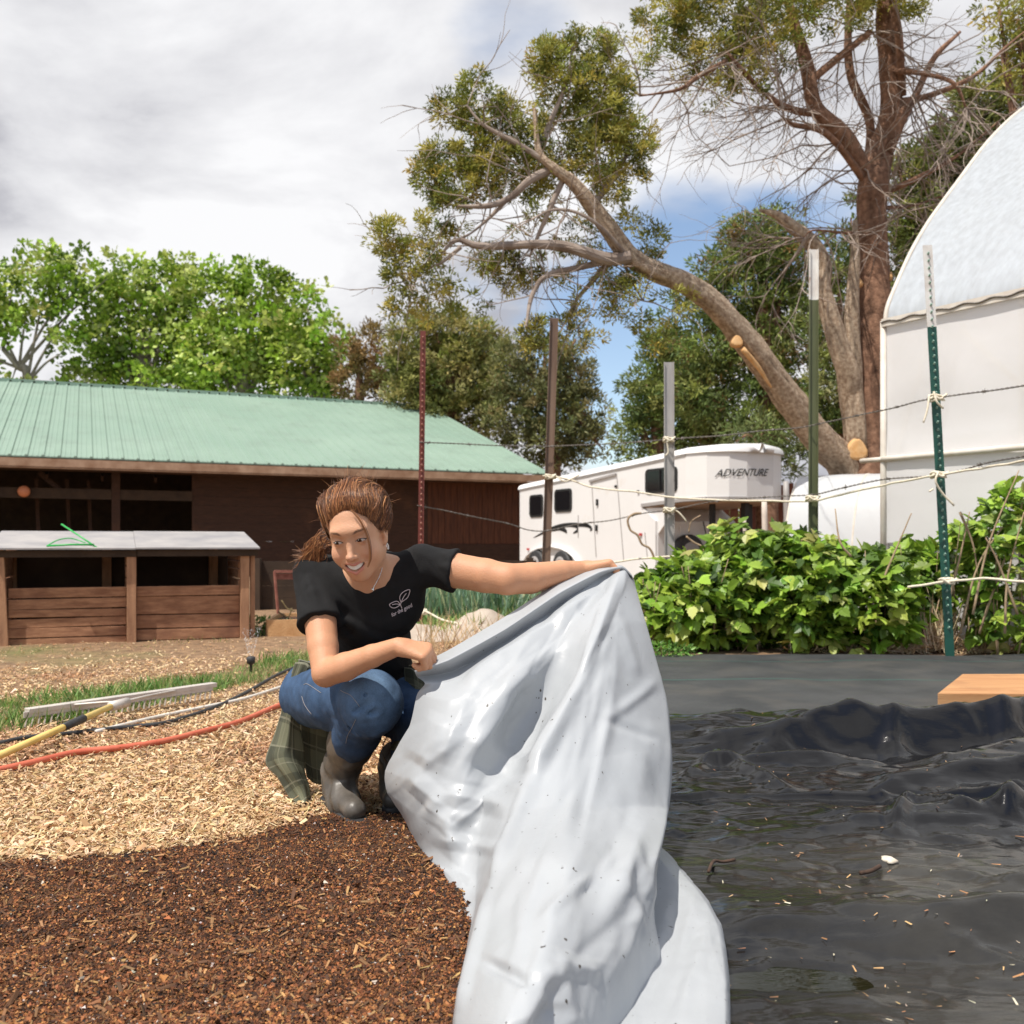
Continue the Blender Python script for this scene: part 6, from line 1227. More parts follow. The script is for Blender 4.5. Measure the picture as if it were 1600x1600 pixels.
# smiling mouth: cut, then lips round it
mc=[(-.0310,.0740,-.0400),(-.017,.087,-.0540),(0,.092,-.0595),(.017,.087,-.0540),(.0310,.0740,-.0400)]
head+=[cap(hd(*mc[i]),hd(*mc[i+1]),[.0022,.0068,.0092,.0068][i],[.0068,.0092,.0068,.0022][i],.003,'s') for i in range(4)]
up_=[(-.0330,.0730,-.0380),(-.016,.0885,-.0448),(-.004,.0940,-.0474),(0,.0940,-.0480),(.004,.0940,-.0474),(.016,.0885,-.0448),(.0330,.0730,-.0380)]
lo_=[(-.0325,.0725,-.0405),(-.018,.0860,-.0635),(0,.0912,-.0725),(.018,.0860,-.0635),(.0325,.0725,-.0405)]
head+=[cap(hd(*up_[i]),hd(*up_[i+1]),*[(.0012,.0022),(.0022,.0026),(.0026,.0022),(.0022,.0026),(.0026,.0022),(.0022,.0012)][i],k=.003) for i in range(6)]
head+=[cap(hd(*lo_[i]),hd(*lo_[i+1]),*[(.0012,.0028),(.0028,.0034),(.0034,.0028),(.0028,.0012)][i],k=.003) for i in range(4)]
# smile folds
head+=[cap(hd(s*.021,.098,-.024),hd(s*.038,.085,-.044),.0030,.0025,.010,'s') for s in (-1,1)]
# ears
for s in (-1,1):
    head+=[hell((s*.071,-.004,-.002),(.010,.016,.028),.006,R=rot('Z',-s*18)),hell((s*.070,.003,-.027),(.007,.009,.010),.006),hell((s*.079,.004,.001),(.005,.008,.016),.004,'s',R=rot('Z',-s*18))]
# ---- joints
nk=W(577,893,2.72); neck=[cap(hd(0,-.032,-.045),nk,.050,.055,.03)]
chest=W(578,935,2.80); belly=W(585,1015,2.92); pel=W(540,1082,3.08)
shR=W(493,897,2.78); shL=W(662,883,2.76); elR=W(509,1052,2.585); wrR=W(622,1010,2.49)
elL=W(792,905,2.70); wrL=W(912,889,2.84)
body=head+neck
body+=chain([(shR,.052),(nk+[0,.03,-.02],.045)],.04)+chain([(shL,.050),(nk+[0,.03,-.02],.045)],.04)
body+=[ell(chest,(.135,.085,.13),None,.05),ell(belly,(.105,.085,.12),None,.05),ell(pel,(.13,.11,.10),None,.05)]
def lerp(a,b,t): return np.asarray(a)*(1-t)+np.asarray(b)*t
body+=chain([(shR,.050),(lerp(shR,elR,.35),.046),(lerp(shR,elR,.75),.0415),(elR,.0365)],.007)
body+=chain([(elR,.0365),(lerp(elR,wrR,.28)+[0,0,-.002],.0375),(lerp(elR,wrR,.65),.030),(wrR,.0235)],.007)
body+=chain([(shL,.052),(lerp(shL,elL,.35),.050),(lerp(shL,elL,.75),.048),(elL,.044)],.007)
body+=chain([(elL,.044),(lerp(elL,wrL,.3)+[0,0,-.006],.044),(lerp(elL,wrL,.7),.033),(wrL,.0245)],.007)
# hands
def hand(wr,pd,nd_,curl,sc=1.0,thumb=1,spread=.0):
    """palm from the wrist along pd; nd_ is the back of the hand; fingers curl away from it"""
    pd=np.array(pd,float); pd/=np.linalg.norm(pd); nd_=np.array(nd_,float); nd_-=pd*(nd_@pd); nd_/=np.linalg.norm(nd_); sd=np.cross(pd,nd_)*thumb
    out=[]; pl_=.085*sc
    for i in range(4):
        off=(i-1.5)*.0185*sc; r0=.0118*sc; base=wr+pd*(.02*sc)-sd*off*.55; kn=wr+pd*pl_*(1-.05*abs(i-1.2))-sd*off*1.05+nd_*.003
        out.append(cap(base,kn,.0150*sc,.0125*sc,.016))
        L_=[.040,.044,.040,.032][i]*sc; a=0; p=kn; d=pd
        for j,(f_,rr) in enumerate(((1,.0100),(.64,.0090),(.5,.0080))):
            a+=curl[j]*(1+.06*i); d=pd*math.cos(a)-nd_*math.sin(a)-sd*(spread*(i-1.5)); d/=np.linalg.norm(d); q_=p+d*L_*f_; out.append(cap(p,q_,rr*1.07*sc,rr*sc,.0035)); p=q_
    b=wr+pd*.022*sc+sd*.024*sc-nd_*.006; t1=b+(pd*.6+sd*.75-nd_*.35)*.036*sc; t2=t1+(pd*.9-sd*.05-nd_*.55)*.030*sc; t3=t2+(pd*.75-sd*.55-nd_*.6)*.022*sc
    out+=[cap(wr+pd*.01,b,.018*sc,.0165*sc,.012),cap(b,t1,.0160*sc,.0125*sc,.010),cap(t1,t2,.0115*sc,.0105*sc,.004),cap(t2,t3,.0105*sc,.0085*sc,.004)]
    return out
body+=hand(wrR,(.95,-.05,-.22),(.1,-.45,.9),(1.0,1.2,.9),.92,thumb=-1)
body+=hand(wrL,(1,.02,.15),(.05,.15,1),(.75,1.0,.6),.95,thumb=-1)
# legs
hpR=W(487,1085,3.06); knR=W(578,1098,2.66); anR=np.array([-.535,2.965,.10]); hpL=W(592,1085,3.08); knL=W(660,1125,2.80); anL=np.array([-.335,2.98,.09])
body+=chain([(hpR,.085),(lerp(hpR,knR,.5),.078),(knR,.058)],.03)+chain([(knR,.055),(lerp(knR,anR,.35),.052),(anR,.034)],.03)
body+=chain([(hpL,.085),(lerp(hpL,knL,.5),.078),(knL,.058)],.03)+chain([(knL,.055),(lerp(knL,anL,.35),.052),(anL,.034)],.03)
body+=[cap(np.array([-.55,2.97,.04]),np.array([-.468,2.80,.038]),.026,.022,.03),cap(np.array([-.37,3.08,.042]),np.array([-.362,2.93,.036]),.024,.02,.03)]
V,Fc=mesh_sdf(body,.0028); V=relax(V,Fc,2,.45)
def hlocal(V): return ((V-HC)@HR)/HS/np.array([.945,1,1])   # HR orthogonal
q_=hlocal(V)
skin=np.tile(np.array([.60,.325,.195]),(len(V),1))
def blend(mask,c): 
    global skin; skin=skin*(1-mask[:,None])+np.array(c)*mask[:,None]
def dist_poly(q,pts):
    d=np.full(len(q),9.)
    for i in range(len(pts)-1):
        a=np.array(pts[i]);b=np.array(pts[i+1]);ba=b-a;t=np.clip(((q-a)@ba)/(ba@ba),0,1);d=np.minimum(d,np.linalg.norm(q-a-t[:,None]*ba,axis=1))
    return d
near=np.linalg.norm(q_,axis=1)<.2
skin*= (1+.05*fbm(V[:,0]*40,V[:,1]*40,V[:,2]*40,3,2)+.05*fbm(V[:,0]*14,V[:,1]*14,V[:,2]*14,3,21))[:,None]
arm=~near; skin[arm]*=np.array([.93,.86,.80])
for s in (-1,1): blend(near*np.exp(-(np.linalg.norm(q_-[s*.038,.075,-.028],axis=1)/.018)**2)*.4,(.66,.28,.19))
blend(near*np.exp(-(np.linalg.norm(q_-[0,.112,-.026],axis=1)/.012)**2)*.3,(.64,.29,.2))
lips=np.minimum(dist_poly(q_,up_),dist_poly(q_,lo_)); blend(near*np.clip((.0050-lips)/.0015,0,1)*.75,(.55,.19,.15))
mi=dist_poly(q_,mc); blend(near*(q_[:,1]<.084)*(np.abs(q_[:,0])<.026)*(q_[:,2]>-.066)*np.clip((.0070-mi)/.002,0,1)*.9,(.12,.025,.02))
for s in (-1,1):
    br=dist_poly(q_,[(s*.014,.088,.0315),(s*.028,.090,.0375),(s*.042,.080,.0375),(s*.047,.074,.036)]); blend(near*(q_[:,1]>.03)*np.clip((.0040-br)/.0018,0,1)*.9,(.10,.048,.026))
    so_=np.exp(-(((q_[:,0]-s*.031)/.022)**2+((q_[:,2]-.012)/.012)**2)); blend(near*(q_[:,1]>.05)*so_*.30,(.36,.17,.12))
m_skin=pmat('skin',(1,1,1),rough=.54,usecol=True,bump=.14,bscale=210,sss=.12,spec=.45)
from mathutils.bvhtree import BVHTree
mk('body',V,Fc,m_skin,wm,True,np.clip(skin,.005,1))
# eyes, teeth, earrings
m_teeth_=pmat('tooth_enamel',(.82,.78,.72),rough=.25); m_sil=pmat('silver',(.75,.74,.72),rough=.25,metal=.9)
m_eye=pmat('eye_surface',(1,1,1),rough=.12,usecol=True,spec=.5)
fbvh=BVHTree.FromPolygons([tuple(v) for v in V],[tuple(int(i) for i in f) for f in Fc])
for s in (-1,1):
    nu_,nv_=41,17; PT=[];CL=[]
    for i in range(nu_):
        u=i/(nu_-1); x=s*(.0160+u*.0310)
        up=.0102+.0068*math.sin(math.pi*min(u*1.02,1))**.75+.0016*u; lw=.0102-.0030*math.sin(math.pi*u)**.8+.0016*u
        for j in range(nv_):
            v=j/(nv_-1); z=lw+(up-lw)*v; o=hd(x,.13,z); dr_=HR@np.array([0,-1.,0]); r=fbvh.ray_cast(Vector(o),Vector(dr_))
            PT.append(np.array(r[0])+np.array(r[1])*(.0005 if 0<j<nv_-1 and 0<i<nu_-1 else -.0006)) if r[0] is not None else PT.append(o)
            ix=x-(s*.0310-.0030); iz=z-.0118; d_=math.hypot(ix,iz); c=(.50,.43,.39)
            if d_<.0060: c=(.055,.026,.014)
            if d_<.0026: c=(.006,.005,.005)
            if math.hypot(ix+.0018,iz-.0020)<.0010: c=(.8,.8,.8)  # catchlight painted as a white dot on the eye
            top=(up-z); 
            if top<.0020 or (u>.86) or u<.05: c=(.018,.010,.008)
            elif z-lw<.0008: c=(.16,.07,.05)
            CL.append(c)
    mk('eye',PT,[(a*nv_+b,(a+1)*nv_+b,(a+1)*nv_+b+1,a*nv_+b+1) for a in range(nu_-1) for b in range(nv_-1)],m_eye,wm,True,CL)
m=MB(); tp_l=[(-.0265,.0770,-.0430),(-.015,.0862,-.0515),(0,.0900,-.0550),(.015,.0862,-.0515),(.0265,.0770,-.0430)]
TP=crom([hd(*p) for p in tp_l],6); 
Zt=HR@np.array([0,0,1.]); hh=np.interp(np.linspace(0,1,len(TP)),[0,.15,.5,.85,1],[.0025,.0062,.0080,.0062,.0025])
Vv=np.concatenate([TP+Zt*hh[:,None],TP-Zt*hh[:,None]]); n_=len(TP); mk('teeth',Vv,[(i,i+1,n_+i+1,n_+i) for i in range(n_-1)],m_teeth_,wm,True)
for s in (-1,1):
    c=hd(s*.0745,.004,-.043); a=np.linspace(0,2*np.pi,18); m=MB(); X_=HR@np.array([0,1,0.]); m.tube(c+.0085*(np.cos(a)[:,None]*X_+np.sin(a)[:,None]*Zt),.0016,6); m.build('earring',m_sil,wm,True)
m=MB(); m.tube(crom([nk+[.045,-.035,.03],nk+[.040,-.062,-.005],nk+[.022,-.078,-.045]],6),.0012,5); V,Fc=tube(np.array([nk+[.022,-.080,-.043],nk+[.022,-.082,-.052]]),np.array([.004,.003]),8); m.add(V,Fc); m.build('necklace',m_sil,wm,True)
# ---- hair
m_hair=pmat('hair',(.06,.026,.012),(.16,.07,.03),scale=55,rough=.42,bump=.5,bscale=120,stretch=(1,1,.25),spec=.5)
m_strand=pmat('hair_strand',(1,1,1),rough=.4,usecol=True,spec=.55)
hair=[hell((.003,-.020,.042),(.0735,.090,.074),.02),hell((.012,.020,.084),(.045,.036,.026),.03),hell((.028,.0,.086),(.040,.052,.026),.03),hell((-.024,.0,.082),(.036,.050,.026),.03),hell((0,-.092,.0),(.058,.040,.058),.03),
 hell((.064,.004,.045),(.016,.034,.038),.02),hell((-.062,.006,.040),(.014,.034,.042),.02),
 hell((.004,.112,.046),(.060,.052,.066),.034,'s'),hell((0,.075,.0),(.066,.06,.052),.010,'s'),hell((.095,.02,-.01),(.022,.030,.035),.008,'s'),hell((-.095,.02,-.02),(.022,.030,.035),.008,'s')]
def hmod(P,d):
    q=hlocal(P); ang=np.arctan2(q[:,0],q[:,2]-.02); return -.0045*ridged(ang*2.6+q[:,1]*12,q[:,1]*9,q[:,2]*5,2,4)
V,Fc=mesh_sdf(hair,.003,hmod); V=relax(V,Fc,1,.4); mk('hair',V,Fc,m_hair,wm,True)
ho=[o for o in wm.children if o.name.startswith('hair')][0]
rs=np.random.default_rng(3); Vs=[];Fs=[];Cs=[];nn_=0
def strand(P,r,col,n=4):
    global nn_
    P=np.asarray(P); m_=len(P); R_=r*np.sin(np.linspace(.35,2.95,m_))**.6; V,Fc=tube(P,R_,n,False); Vs.append(V); Fs.extend([tuple(i+nn_ for i in f) for f in Fc]); nn_+=len(V); Cs.append(np.tile(col,(len(V),1)))
def hcol(): 
    c=np.array([[.07,.027,.012],[.18,.068,.026],[.33,.135,.048],[.50,.24,.095],[.12,.042,.018]])[rs.choice(5,p=[.2,.28,.26,.14,.12])]; return c*rs.uniform(.8,1.2)
# swept from the hairline over the crown to the back
hpts=[];hinfo=[];locks=[[rs.normal(size=3)*[.012,.006,.004] for _ in range(4)]+[(rs.uniform(.6,1.5),rs.normal()*.004)] for _ in range(44)]
for i in range(5600):
    a=rs.uniform(-2.15,2.15)                      # where on the hairline, 0 is the middle of the forehead
    hx=math.copysign(math.sin(min(abs(a),1.57)),a)*.074; hz=.030+.056*math.cos(a*.92)+rs.normal()*.006; hy=.088*max(math.cos(a),0)**.8-.012+ (0 if abs(a)<1.15 else rs.uniform(-.02,.045))
    lift=1.0+rs.uniform(.0,.08)
    p0=np.array([hx,hy,hz]); ex=(.02 if a>0 else -.02)
    top=np.array([hx*1.06,hy*.25-.01,max(hz,.0)+.040+.028*math.cos(a)]); mid=np.array([hx*1.10,-.055,.085*math.cos(a*.75)+.035]); back=np.array([hx*.75,-.105,.02+.02*math.cos(a)]); end=np.array([hx*.35-.01,-.125,-.035])
    C0=np.array([0,-.022,.050])
    Q=[p0]
    for q__ in (top,mid,back,end):
        dlt=(q__-C0)/np.array([.076,.094,.080]); L_=np.linalg.norm(dlt); q__=C0+(q__-C0)/L_*lift; Q.append(q__+rs.normal(size=3)*.004)
    lk=locks[int((a+2.2)/4.4*44+rs.normal()*1.2)%44]; Q=[Q[0]]+[q_2+lk[j] for j,q_2 in enumerate(Q[1:])]; hpts.append(crom([hd(*q__) for q__ in Q],5)); hinfo.append((rs.uniform(.0005,.0010),hcol()*lk[4][0],abs(rs.normal())*.004+.0004+max(lk[4][1],0)))
# settle every strand on the outside of the hair volume
AP=np.vstack(hpts); off_=np.concatenate([i_[2]*np.clip(np.arange(len(p))/6.,.02,1) for p,i_ in zip(hpts,hinfo)]); hh_=head+hair
for it in range(4):
    d0=evalsdf(hh_,AP,None,9); e_=.0015; g=np.stack([evalsdf(hh_,AP+np.eye(3)[k]*e_,None,9)-d0 for k in range(3)],1); g/=np.linalg.norm(g,axis=1)[:,None]+1e-9
    AP=AP+g*np.clip(off_-d0,-.006,.03)[:,None]*.8
k0=0
for p,i_ in zip(hpts,hinfo): strand(AP[k0:k0+len(p)],i_[0],i_[1],3); k0+=len(p)
# loose ponytail falling behind her right shoulder (photo left)
for i in range(900):
    o_=rs.normal(size=3)*[.010,.008,.01]
    p=[hd(*(np.array([-.015,-.12,-.02])+o_)),hd(*(np.array([-.050,-.12,-.05])+o_*1.5)),W(505+rs.normal()*5,842+rs.normal()*5,2.72),W(492+rs.normal()*7,866+rs.normal()*6,2.73),W(478+rs.normal()*9,876+rs.normal()*10,2.74)]
    strand(crom(p,4),rs.uniform(.0005,.0011),hcol(),3)
# loose strand across her cheek and flyaways
for i in range(12): 
    o_=rs.normal(size=3)*.0016
    strand(crom([hd(*(np.array([.020,.070,.088])+o_)),hd(*(np.array([.043,.086,.060])+o_)),hd(*(np.array([.052,.086,.010])+o_)),hd(*(np.array([.047,.088,-.035])+o_)),hd(*(np.array([.036,.092,-.058])+o_))],5),.0007,hcol())
for i in range(90):
    a=rs.uniform(-1.6,1.6); p=np.array([math.sin(a)*.078,rs.uniform(-.08,.02),.05+.08*math.cos(a)]); d_=rs.normal(size=3)*.012+np.array([math.sin(a)*.014,-.02,.014*math.cos(a)])
    strand(crom([hd(*p),hd(*(p+d_*.6)),hd(*(p+d_+rs.normal(size=3)*.006))],4),.0004,hcol(),3)
mk('strands',np.vstack(Vs),Fs,m_strand,ho,True,np.vstack(Cs))
# ---- clothes
def fnoise(a,s=0,f=14): return lambda P,d: a*fbm(P[:,0]*f,P[:,1]*f,P[:,2]*f,3,s)
def plane(c,n_,k=.004): 
    c=np.array(c);n_=np.array(n_,float);n_/=np.linalg.norm(n_); return Prim([-9]*3,[9]*3,lambda P:(P-c)@n_,k,'i')
m_tee=pmat('black_cotton',(.011,.011,.0115),(.017,.017,.018),scale=6,rough=.9,bump=.25,bscale=420,spec=.25,sheen=0)
tee=chain([(shR+[.005,0,0],.062),(nk+[-.03,.03,-.035],.050)],.05)+chain([(shL,.060),(nk+[.03,.03,-.035],.050)],.05)
tee+=[ell(chest+[0,0,.0],(.160,.100,.145),rot('Y',-4),.05),ell(belly+[-.005,.0,.02],(.118,.098,.13),None,.06),ell(belly+[-.02,.06,-.08],(.13,.10,.10),None,.06)]
seR=lerp(shR,elR,.53); seL=lerp(shL,elL,.40)
tee+=chain([(shR,.062),(seR,.062),(lerp(shR,elR,.75),.062)],.02); tee+=chain([(shL,.060),(seL,.060),(lerp(shL,elL,.7),.060)],.02)
def cutend(c,n_,rad):
    c=np.array(c);n_=np.array(n_,float);n_/=np.linalg.norm(n_)
    def f(P):
        a=(P-c)@n_; r=np.linalg.norm(P-c-a[:,None]*n_,axis=1); return np.maximum(np.maximum(-a,a-.2),r-rad)
    return Prim(c-.25,c+.25,f,.006,'s')
tee+=[cutend(seR,elR-shR,.10),cutend(seL,elL-shL,.10)]
# neck opening
tee+=[ell(nk+[.002,-.055,.034],(.055,.058,.030),rot('Y',-3),.010,'s'),cap(nk+[0,-.01,.03],nk+[0,-.03,.12],.060,.075,.008,'s')]
# hollow where arm leaves the sleeve
tee+=[cap(lerp(shR,elR,.72),lerp(shR,elR,.9),.053,.053,.004,'s'),cap(lerp(shL,elL,.58),lerp(shL,elL,.8),.052,.052,.004,'s')]
folds=[]
def fold(px,py,Y,px2,py2,Y2,a,w_): folds.append((W(px,py,Y),W(px2,py2,Y2),a,w_))
fold(600,905,2.66,650,880,2.68,.012,.011); fold(615,925,2.66,668,905,2.68,.010,.012); fold(500,900,2.68,560,940,2.66,.010,.012); fold(490,925,2.68,540,985,2.72,.010,.012); fold(520,960,2.7,600,1000,2.76,.012,.014); fold(560,960,2.68,640,960,2.7,.009,.013); fold(560,1000,2.78,650,985,2.78,.010,.013); fold(480,900,2.70,500,960,2.64,.007,.010); fold(690,880,2.70,700,925,2.70,.006,.009); fold(655,900,2.66,640,985,2.72,.010,.013); fold(600,985,2.76,640,1020,2.8,.010,.012); fold(470,940,2.7,520,972,2.66,.006,.009); fold(630,880,2.68,700,885,2.68,.006,.010)
def tmod(P,d):
    m_=.0055*fbm(P[:,0]*13,P[:,1]*13,P[:,2]*10,3,31)+.0038*ridged(P[:,0]*20+P[:,2]*14,P[:,1]*12,P[:,2]*9,2,33)
    for a,b,am,w_ in folds:
        ba=b-a;t=np.clip(((P-a)@ba)/(ba@ba),0,1);dd=np.linalg.norm(P-a-t[:,None]*ba,axis=1); m_=m_-am*np.exp(-(dd/w_)**2)*np.sin(np.pi*np.clip(t,.08,.92))+am*.3*np.exp(-((dd-w_*1.6)/w_)**2)
    return m_
V,Fc=mesh_sdf(tee,.004,tmod); V=relax(V,Fc,1,.5); tee_o=mk('tshirt',V,Fc,m_tee,wm,True)
# chest print laid onto the cloth: cast each point along the view of the cloth's front
from mathutils.bvhtree import BVHTree
bvh=BVHTree.FromPolygons([tuple(v) for v in V],[tuple(int(i) for i in f) for f in Fc])
def onto(P,dirn,lift=.0015):
    out=[]
    for p in P:
        r=bvh.ray_cast(Vector(p)-Vector(dirn)*.3,Vector(dirn))
        out.append(np.array(r[0])+np.array(r[1])*lift if r[0] is not None else np.asarray(p))
    return np.array(out)
m_print=pmat('print_ink',(.72,.62,.64),rough=.7)
dr=np.array([-.12,.98,-.10]); dr/=np.linalg.norm(dr); pr=MB()
def pline(pts,r=.0011): P=onto(crom([W(a,b,2.66) for a,b in pts],6),dr); pr.tube(P,r,5)
Z_=20.
def zp(a,b): return (590+a/Z_,900+b/Z_)
pline([zp(*p) for p in ((740,800),(690,660),(730,530),(850,430),(1005,385),(990,520),(930,640),(830,720),(740,780))])
pline([zp(*p) for p in ((750,760),(800,640),(900,500))])
pline([zp(*p) for p in ((700,860),(640,770),(560,760),(450,800),(365,865),(410,940),(500,970),(600,940),(700,870))])
pline([zp(*p) for p in ((690,860),(580,840),(450,865))]); pline([zp(*p) for p in ((735,790),(715,860),(760,980))])
pr.build('leaf_print',m_print,tee_o,True)
V2,F2=text('for the good','t',m_print,None,(0,0,0),(1,0,0),(0,0,1),1.0,shear=.3)
V2[:,0]/=V2[:,0].max(); 
bx=V2[:,0]; by=V2[:,2]; px_=zp(455,1250); qx_=zp(1120,900)
ux=np.array([qx_[0]-px_[0],qx_[1]-px_[1]]); uz=np.array([ux[1],-ux[0]])/np.linalg.norm(ux)*8.5
PP=[W(px_[0]+ux[0]*a+uz[0]*b*1.0,px_[1]+ux[1]*a+uz[1]*b*1.0,2.66) for a,b in zip(bx,by)]
mk('print_lettering',onto(PP,dr,.0016),F2,m_print,tee_o)
# ---- jeans
def mdenim():
    m,nt,out=newmat('denim'); L=nt.links.new; tc=nd(nt,'ShaderNodeTexCoord'); p=nd(nt,'ShaderNodeBsdfPrincipled'); p.inputs['Roughness'].default_value=.85; p.inputs['Specular IOR Level'].default_value=.2
    at=nd(nt,'ShaderNodeAttribute',attribute_name='Col'); n=nd(nt,'ShaderNodeTexNoise',Scale=320,Detail=2); L(tc.outputs['Object'],n.inputs['Vector']); n2=nd(nt,'ShaderNodeTexNoise',Scale=24,Detail=5); L(tc.outputs['Object'],n2.inputs['Vector'])
    ad=nd(nt,'ShaderNodeMath',operation='MULTIPLY_ADD'); L(n.outputs['Fac'],ad.inputs[0]); ad.inputs[1].default_value=.5; L(n2.outputs['Fac'],ad.inputs[2]); mr=nd(nt,'ShaderNodeMapRange'); mr.inputs['From Min'].default_value=.45; mr.inputs['From Max'].default_value=1.05; mr.inputs['To Min'].default_value=.65; mr.inputs['To Max'].default_value=1.35; L(ad.outputs[0],mr.inputs['Value'])
    mx=nd(nt,'ShaderNodeMix',data_type='RGBA',blend_type='MULTIPLY'); mx.inputs[0].default_value=1; L(at.outputs['Color'],mx.inputs[6]); L(mr.outputs[0],mx.inputs[7]); L(mx.outputs[2],p.inputs['Base Color'])
    b=nd(nt,'ShaderNodeBump',Strength=.25,Distance=.002); L(n.outputs['Fac'],b.inputs['Height']); L(b.outputs[0],p.inputs['Normal']); L(p.outputs[0],out.inputs[0]); return m
m_den=mdenim()
jn_=chain([(hpR,.102),(lerp(hpR,knR,.5)+[0,0,.004],.098),(knR,.078)],.03)+chain([(knR+[.0,.0,-.004],.080),(lerp(knR,anR,.4)+[0,-.005,0],.068),(lerp(knR,anR,.7),.052)],.02)
jn_+=[ell(knR+[.012,-.012,.002],(.078,.070,.088),None,.03)]
jn_+=chain([(hpL,.100),(lerp(hpL,knL,.5),.092),(knL,.072)],.03)+chain([(knL,.070),(lerp(knL,anL,.5),.062),(anL+[.02,-.02,-.035],.045)],.02)
jn_+=[ell(pel,(.16,.13,.115),None,.04)]
folds2=[]
def jf(px,py,Y,px2,py2,Y2,a,w_): folds2.append((W(px,py,Y),W(px2,py2,Y2),a,w_))
for f_ in ((556,1112,2.58,580,1094,2.56,.008,.007),(548,1106,2.60,572,1086,2.58,.007,.006),(538,1104,2.64,554,1082,2.64,.007,.006),(552,1116,2.60,590,1112,2.57,.007,.007),(545,1118,2.62,556,1160,2.62,.010,.006),(485,1080,2.95,495,1110,2.95,.008,.008),(470,1078,2.98,478,1112,2.98,.008,.008),(505,1072,2.9,512,1105,2.88,.007,.008),(545,1140,2.66,600,1150,2.62,.004,.008),(530,1125,2.72,545,1155,2.7,.006,.007)): jf(*f_)
def jmod(P,d):
    m_=.0042*fbm(P[:,0]*16,P[:,1]*16,P[:,2]*16,3,51)+.0020*ridged(P[:,0]*30,P[:,1]*18,P[:,2]*14,2,52)
    for a,b,am,w_ in folds2:
        ba=b-a;t=np.clip(((P-a)@ba)/(ba@ba),0,1);dd=np.linalg.norm(P-a-t[:,None]*ba,axis=1); m_=m_+am*np.exp(-(dd/w_)**2)-am*.5*np.exp(-((dd-w_*2)/w_)**2)
    return m_
V,Fc=mesh_sdf(jn_,.004,jmod); V=relax(V,Fc,1,.5)
fade=np.exp(-(np.linalg.norm((V-(knR+[.015,-.06,.03]))/[1,1,1.1],axis=1)/.075)**2); c=np.array([.044,.082,.155])*(1-fade[:,None]*.55)+np.array([.19,.30,.44])*fade[:,None]*.55
c=c*(1+.18*fbm(V[:,0]*9,V[:,1]*9,V[:,2]*9,3,6))[:,None]
jo=mk('jeans',V,Fc,m_den,wm,True,np.clip(c,.005,1)); bvh=BVHTree.FromPolygons([tuple(v) for v in V],[tuple(int(i) for i in f) for f in Fc])
m_thr=pmat('thread',(.34,.31,.30),rough=.8); dr=np.array([-.1,.99,.0])
for pts in ([(541,1160),(545,1145),(553,1128),(560,1112)],[(535,1074),(550,1076),(560,1084),(566,1092)],[(463,1100),(470,1112),(482,1124)],[(465,1082),(475,1078),(500,1086)]):
    P=onto(crom([W(a,b,2.7) for a,b in pts],8),dr,.001); pr=MB(); pr.tube(P,.0007,5); pr.build('stitching',m_thr,jo,True)
# ---- boots
m_boot=pmat('boot_rubber',(.075,.066,.056),(.15,.13,.11),scale=9,rough=.42,bump=.12,bscale=40,c3=(.26,.20,.14),c3scale=5,c3t=(.62,.8))
def boot(kn,an,toe,heel,top_t,name,sc=1.0):
    tp__=lerp(kn,an,top_t); ax=(an-kn)/np.linalg.norm(an-kn)
    bp_=chain([(tp__,.080*sc),(lerp(tp__,an,.45),.064*sc),(lerp(tp__,an,.8),.052*sc),(an,.046*sc)],.03)+[cap(heel,lerp(heel,toe,.5),.036*sc,.038*sc,.03),cap(lerp(heel,toe,.5),toe,.038*sc,.033*sc,.02),cap(an,lerp(heel,toe,.55),.044*sc,.034*sc,.04)]
    bp_+=[cutend(tp__,-ax,.12),cap(tp__+ax*.05,tp__-ax*.08,.072*sc,.078*sc,.003,'s'),Prim([-9]*3,[9]*3,lambda P:.006-P[:,2],.004,'i')]
    def bm2(P,d):
        a=(P-an)@ax; return .0045*np.sin(a*120+4*vn(P[:,0]*20,P[:,1]*20,P[:,2]*8))*np.exp(-((a+.02)/.05)**2)+.0016*fbm(P[:,0]*24,P[:,1]*24,P[:,2]*20,2,3)
    V,Fc=mesh_sdf(bp_,.0035,bm2); V=relax(V,Fc,1,.5); b=mk(name,V,Fc,m_boot,wm,True)
    # sole
    f_=lambda t:lerp(heel,toe,t); so=[cap(f_(-.08)*[1,1,0]+[0,0,.012],f_(.35)*[1,1,0]+[0,0,.012],.036*sc,.034*sc,.01),cap(f_(.35)*[1,1,0]+[0,0,.012],f_(1.05)*[1,1,0]+[0,0,.012],.036*sc,.036*sc,.01),Prim([-9]*3,[9]*3,lambda P:np.abs(P[:,2]-.012)-.010,.003,'i')]
    V,Fc=mesh_sdf(so,.0035); mk('sole',V,Fc,m_blk,b,True); return b,tp__,ax
toeR=np.array([-.455,2.775,.040]); heR=np.array([-.555,2.985,.045])
bR,tR,axR=boot(knR+[-.01,.03,.0],anR,toeR,heR,.20,'boot')
bL,_,_=boot(knL,np.array([-.37,3.06,.10]),np.array([-.36,2.90,.036]),np.array([-.38,3.12,.04]),.62,'boot',.92)
P=W(548,1187,2.72); V=[]; m=MB(); c_=W(556,1186,2.76)
bvh=BVHTree.FromPolygons([tuple(v.co+Vector(ORG[bR.name])) for v in bR.data.vertices],[tuple(p.vertices) for p in bR.data.polygons])
gridp=[W(545+22*i/6,1184+7*j/2-i*.25,2.75) for j in range(3) for i in range(7)]; PV=onto(gridp,np.array([-.1,1,0.])/1.005,.0015)
mk('boot_label',PV,[(j*7+i,j*7+i+1,(j+1)*7+i+1,(j+1)*7+i) for j in range(2) for i in range(6)],pmat('label_patch',(.62,.33,.24),rough=.6),bR)
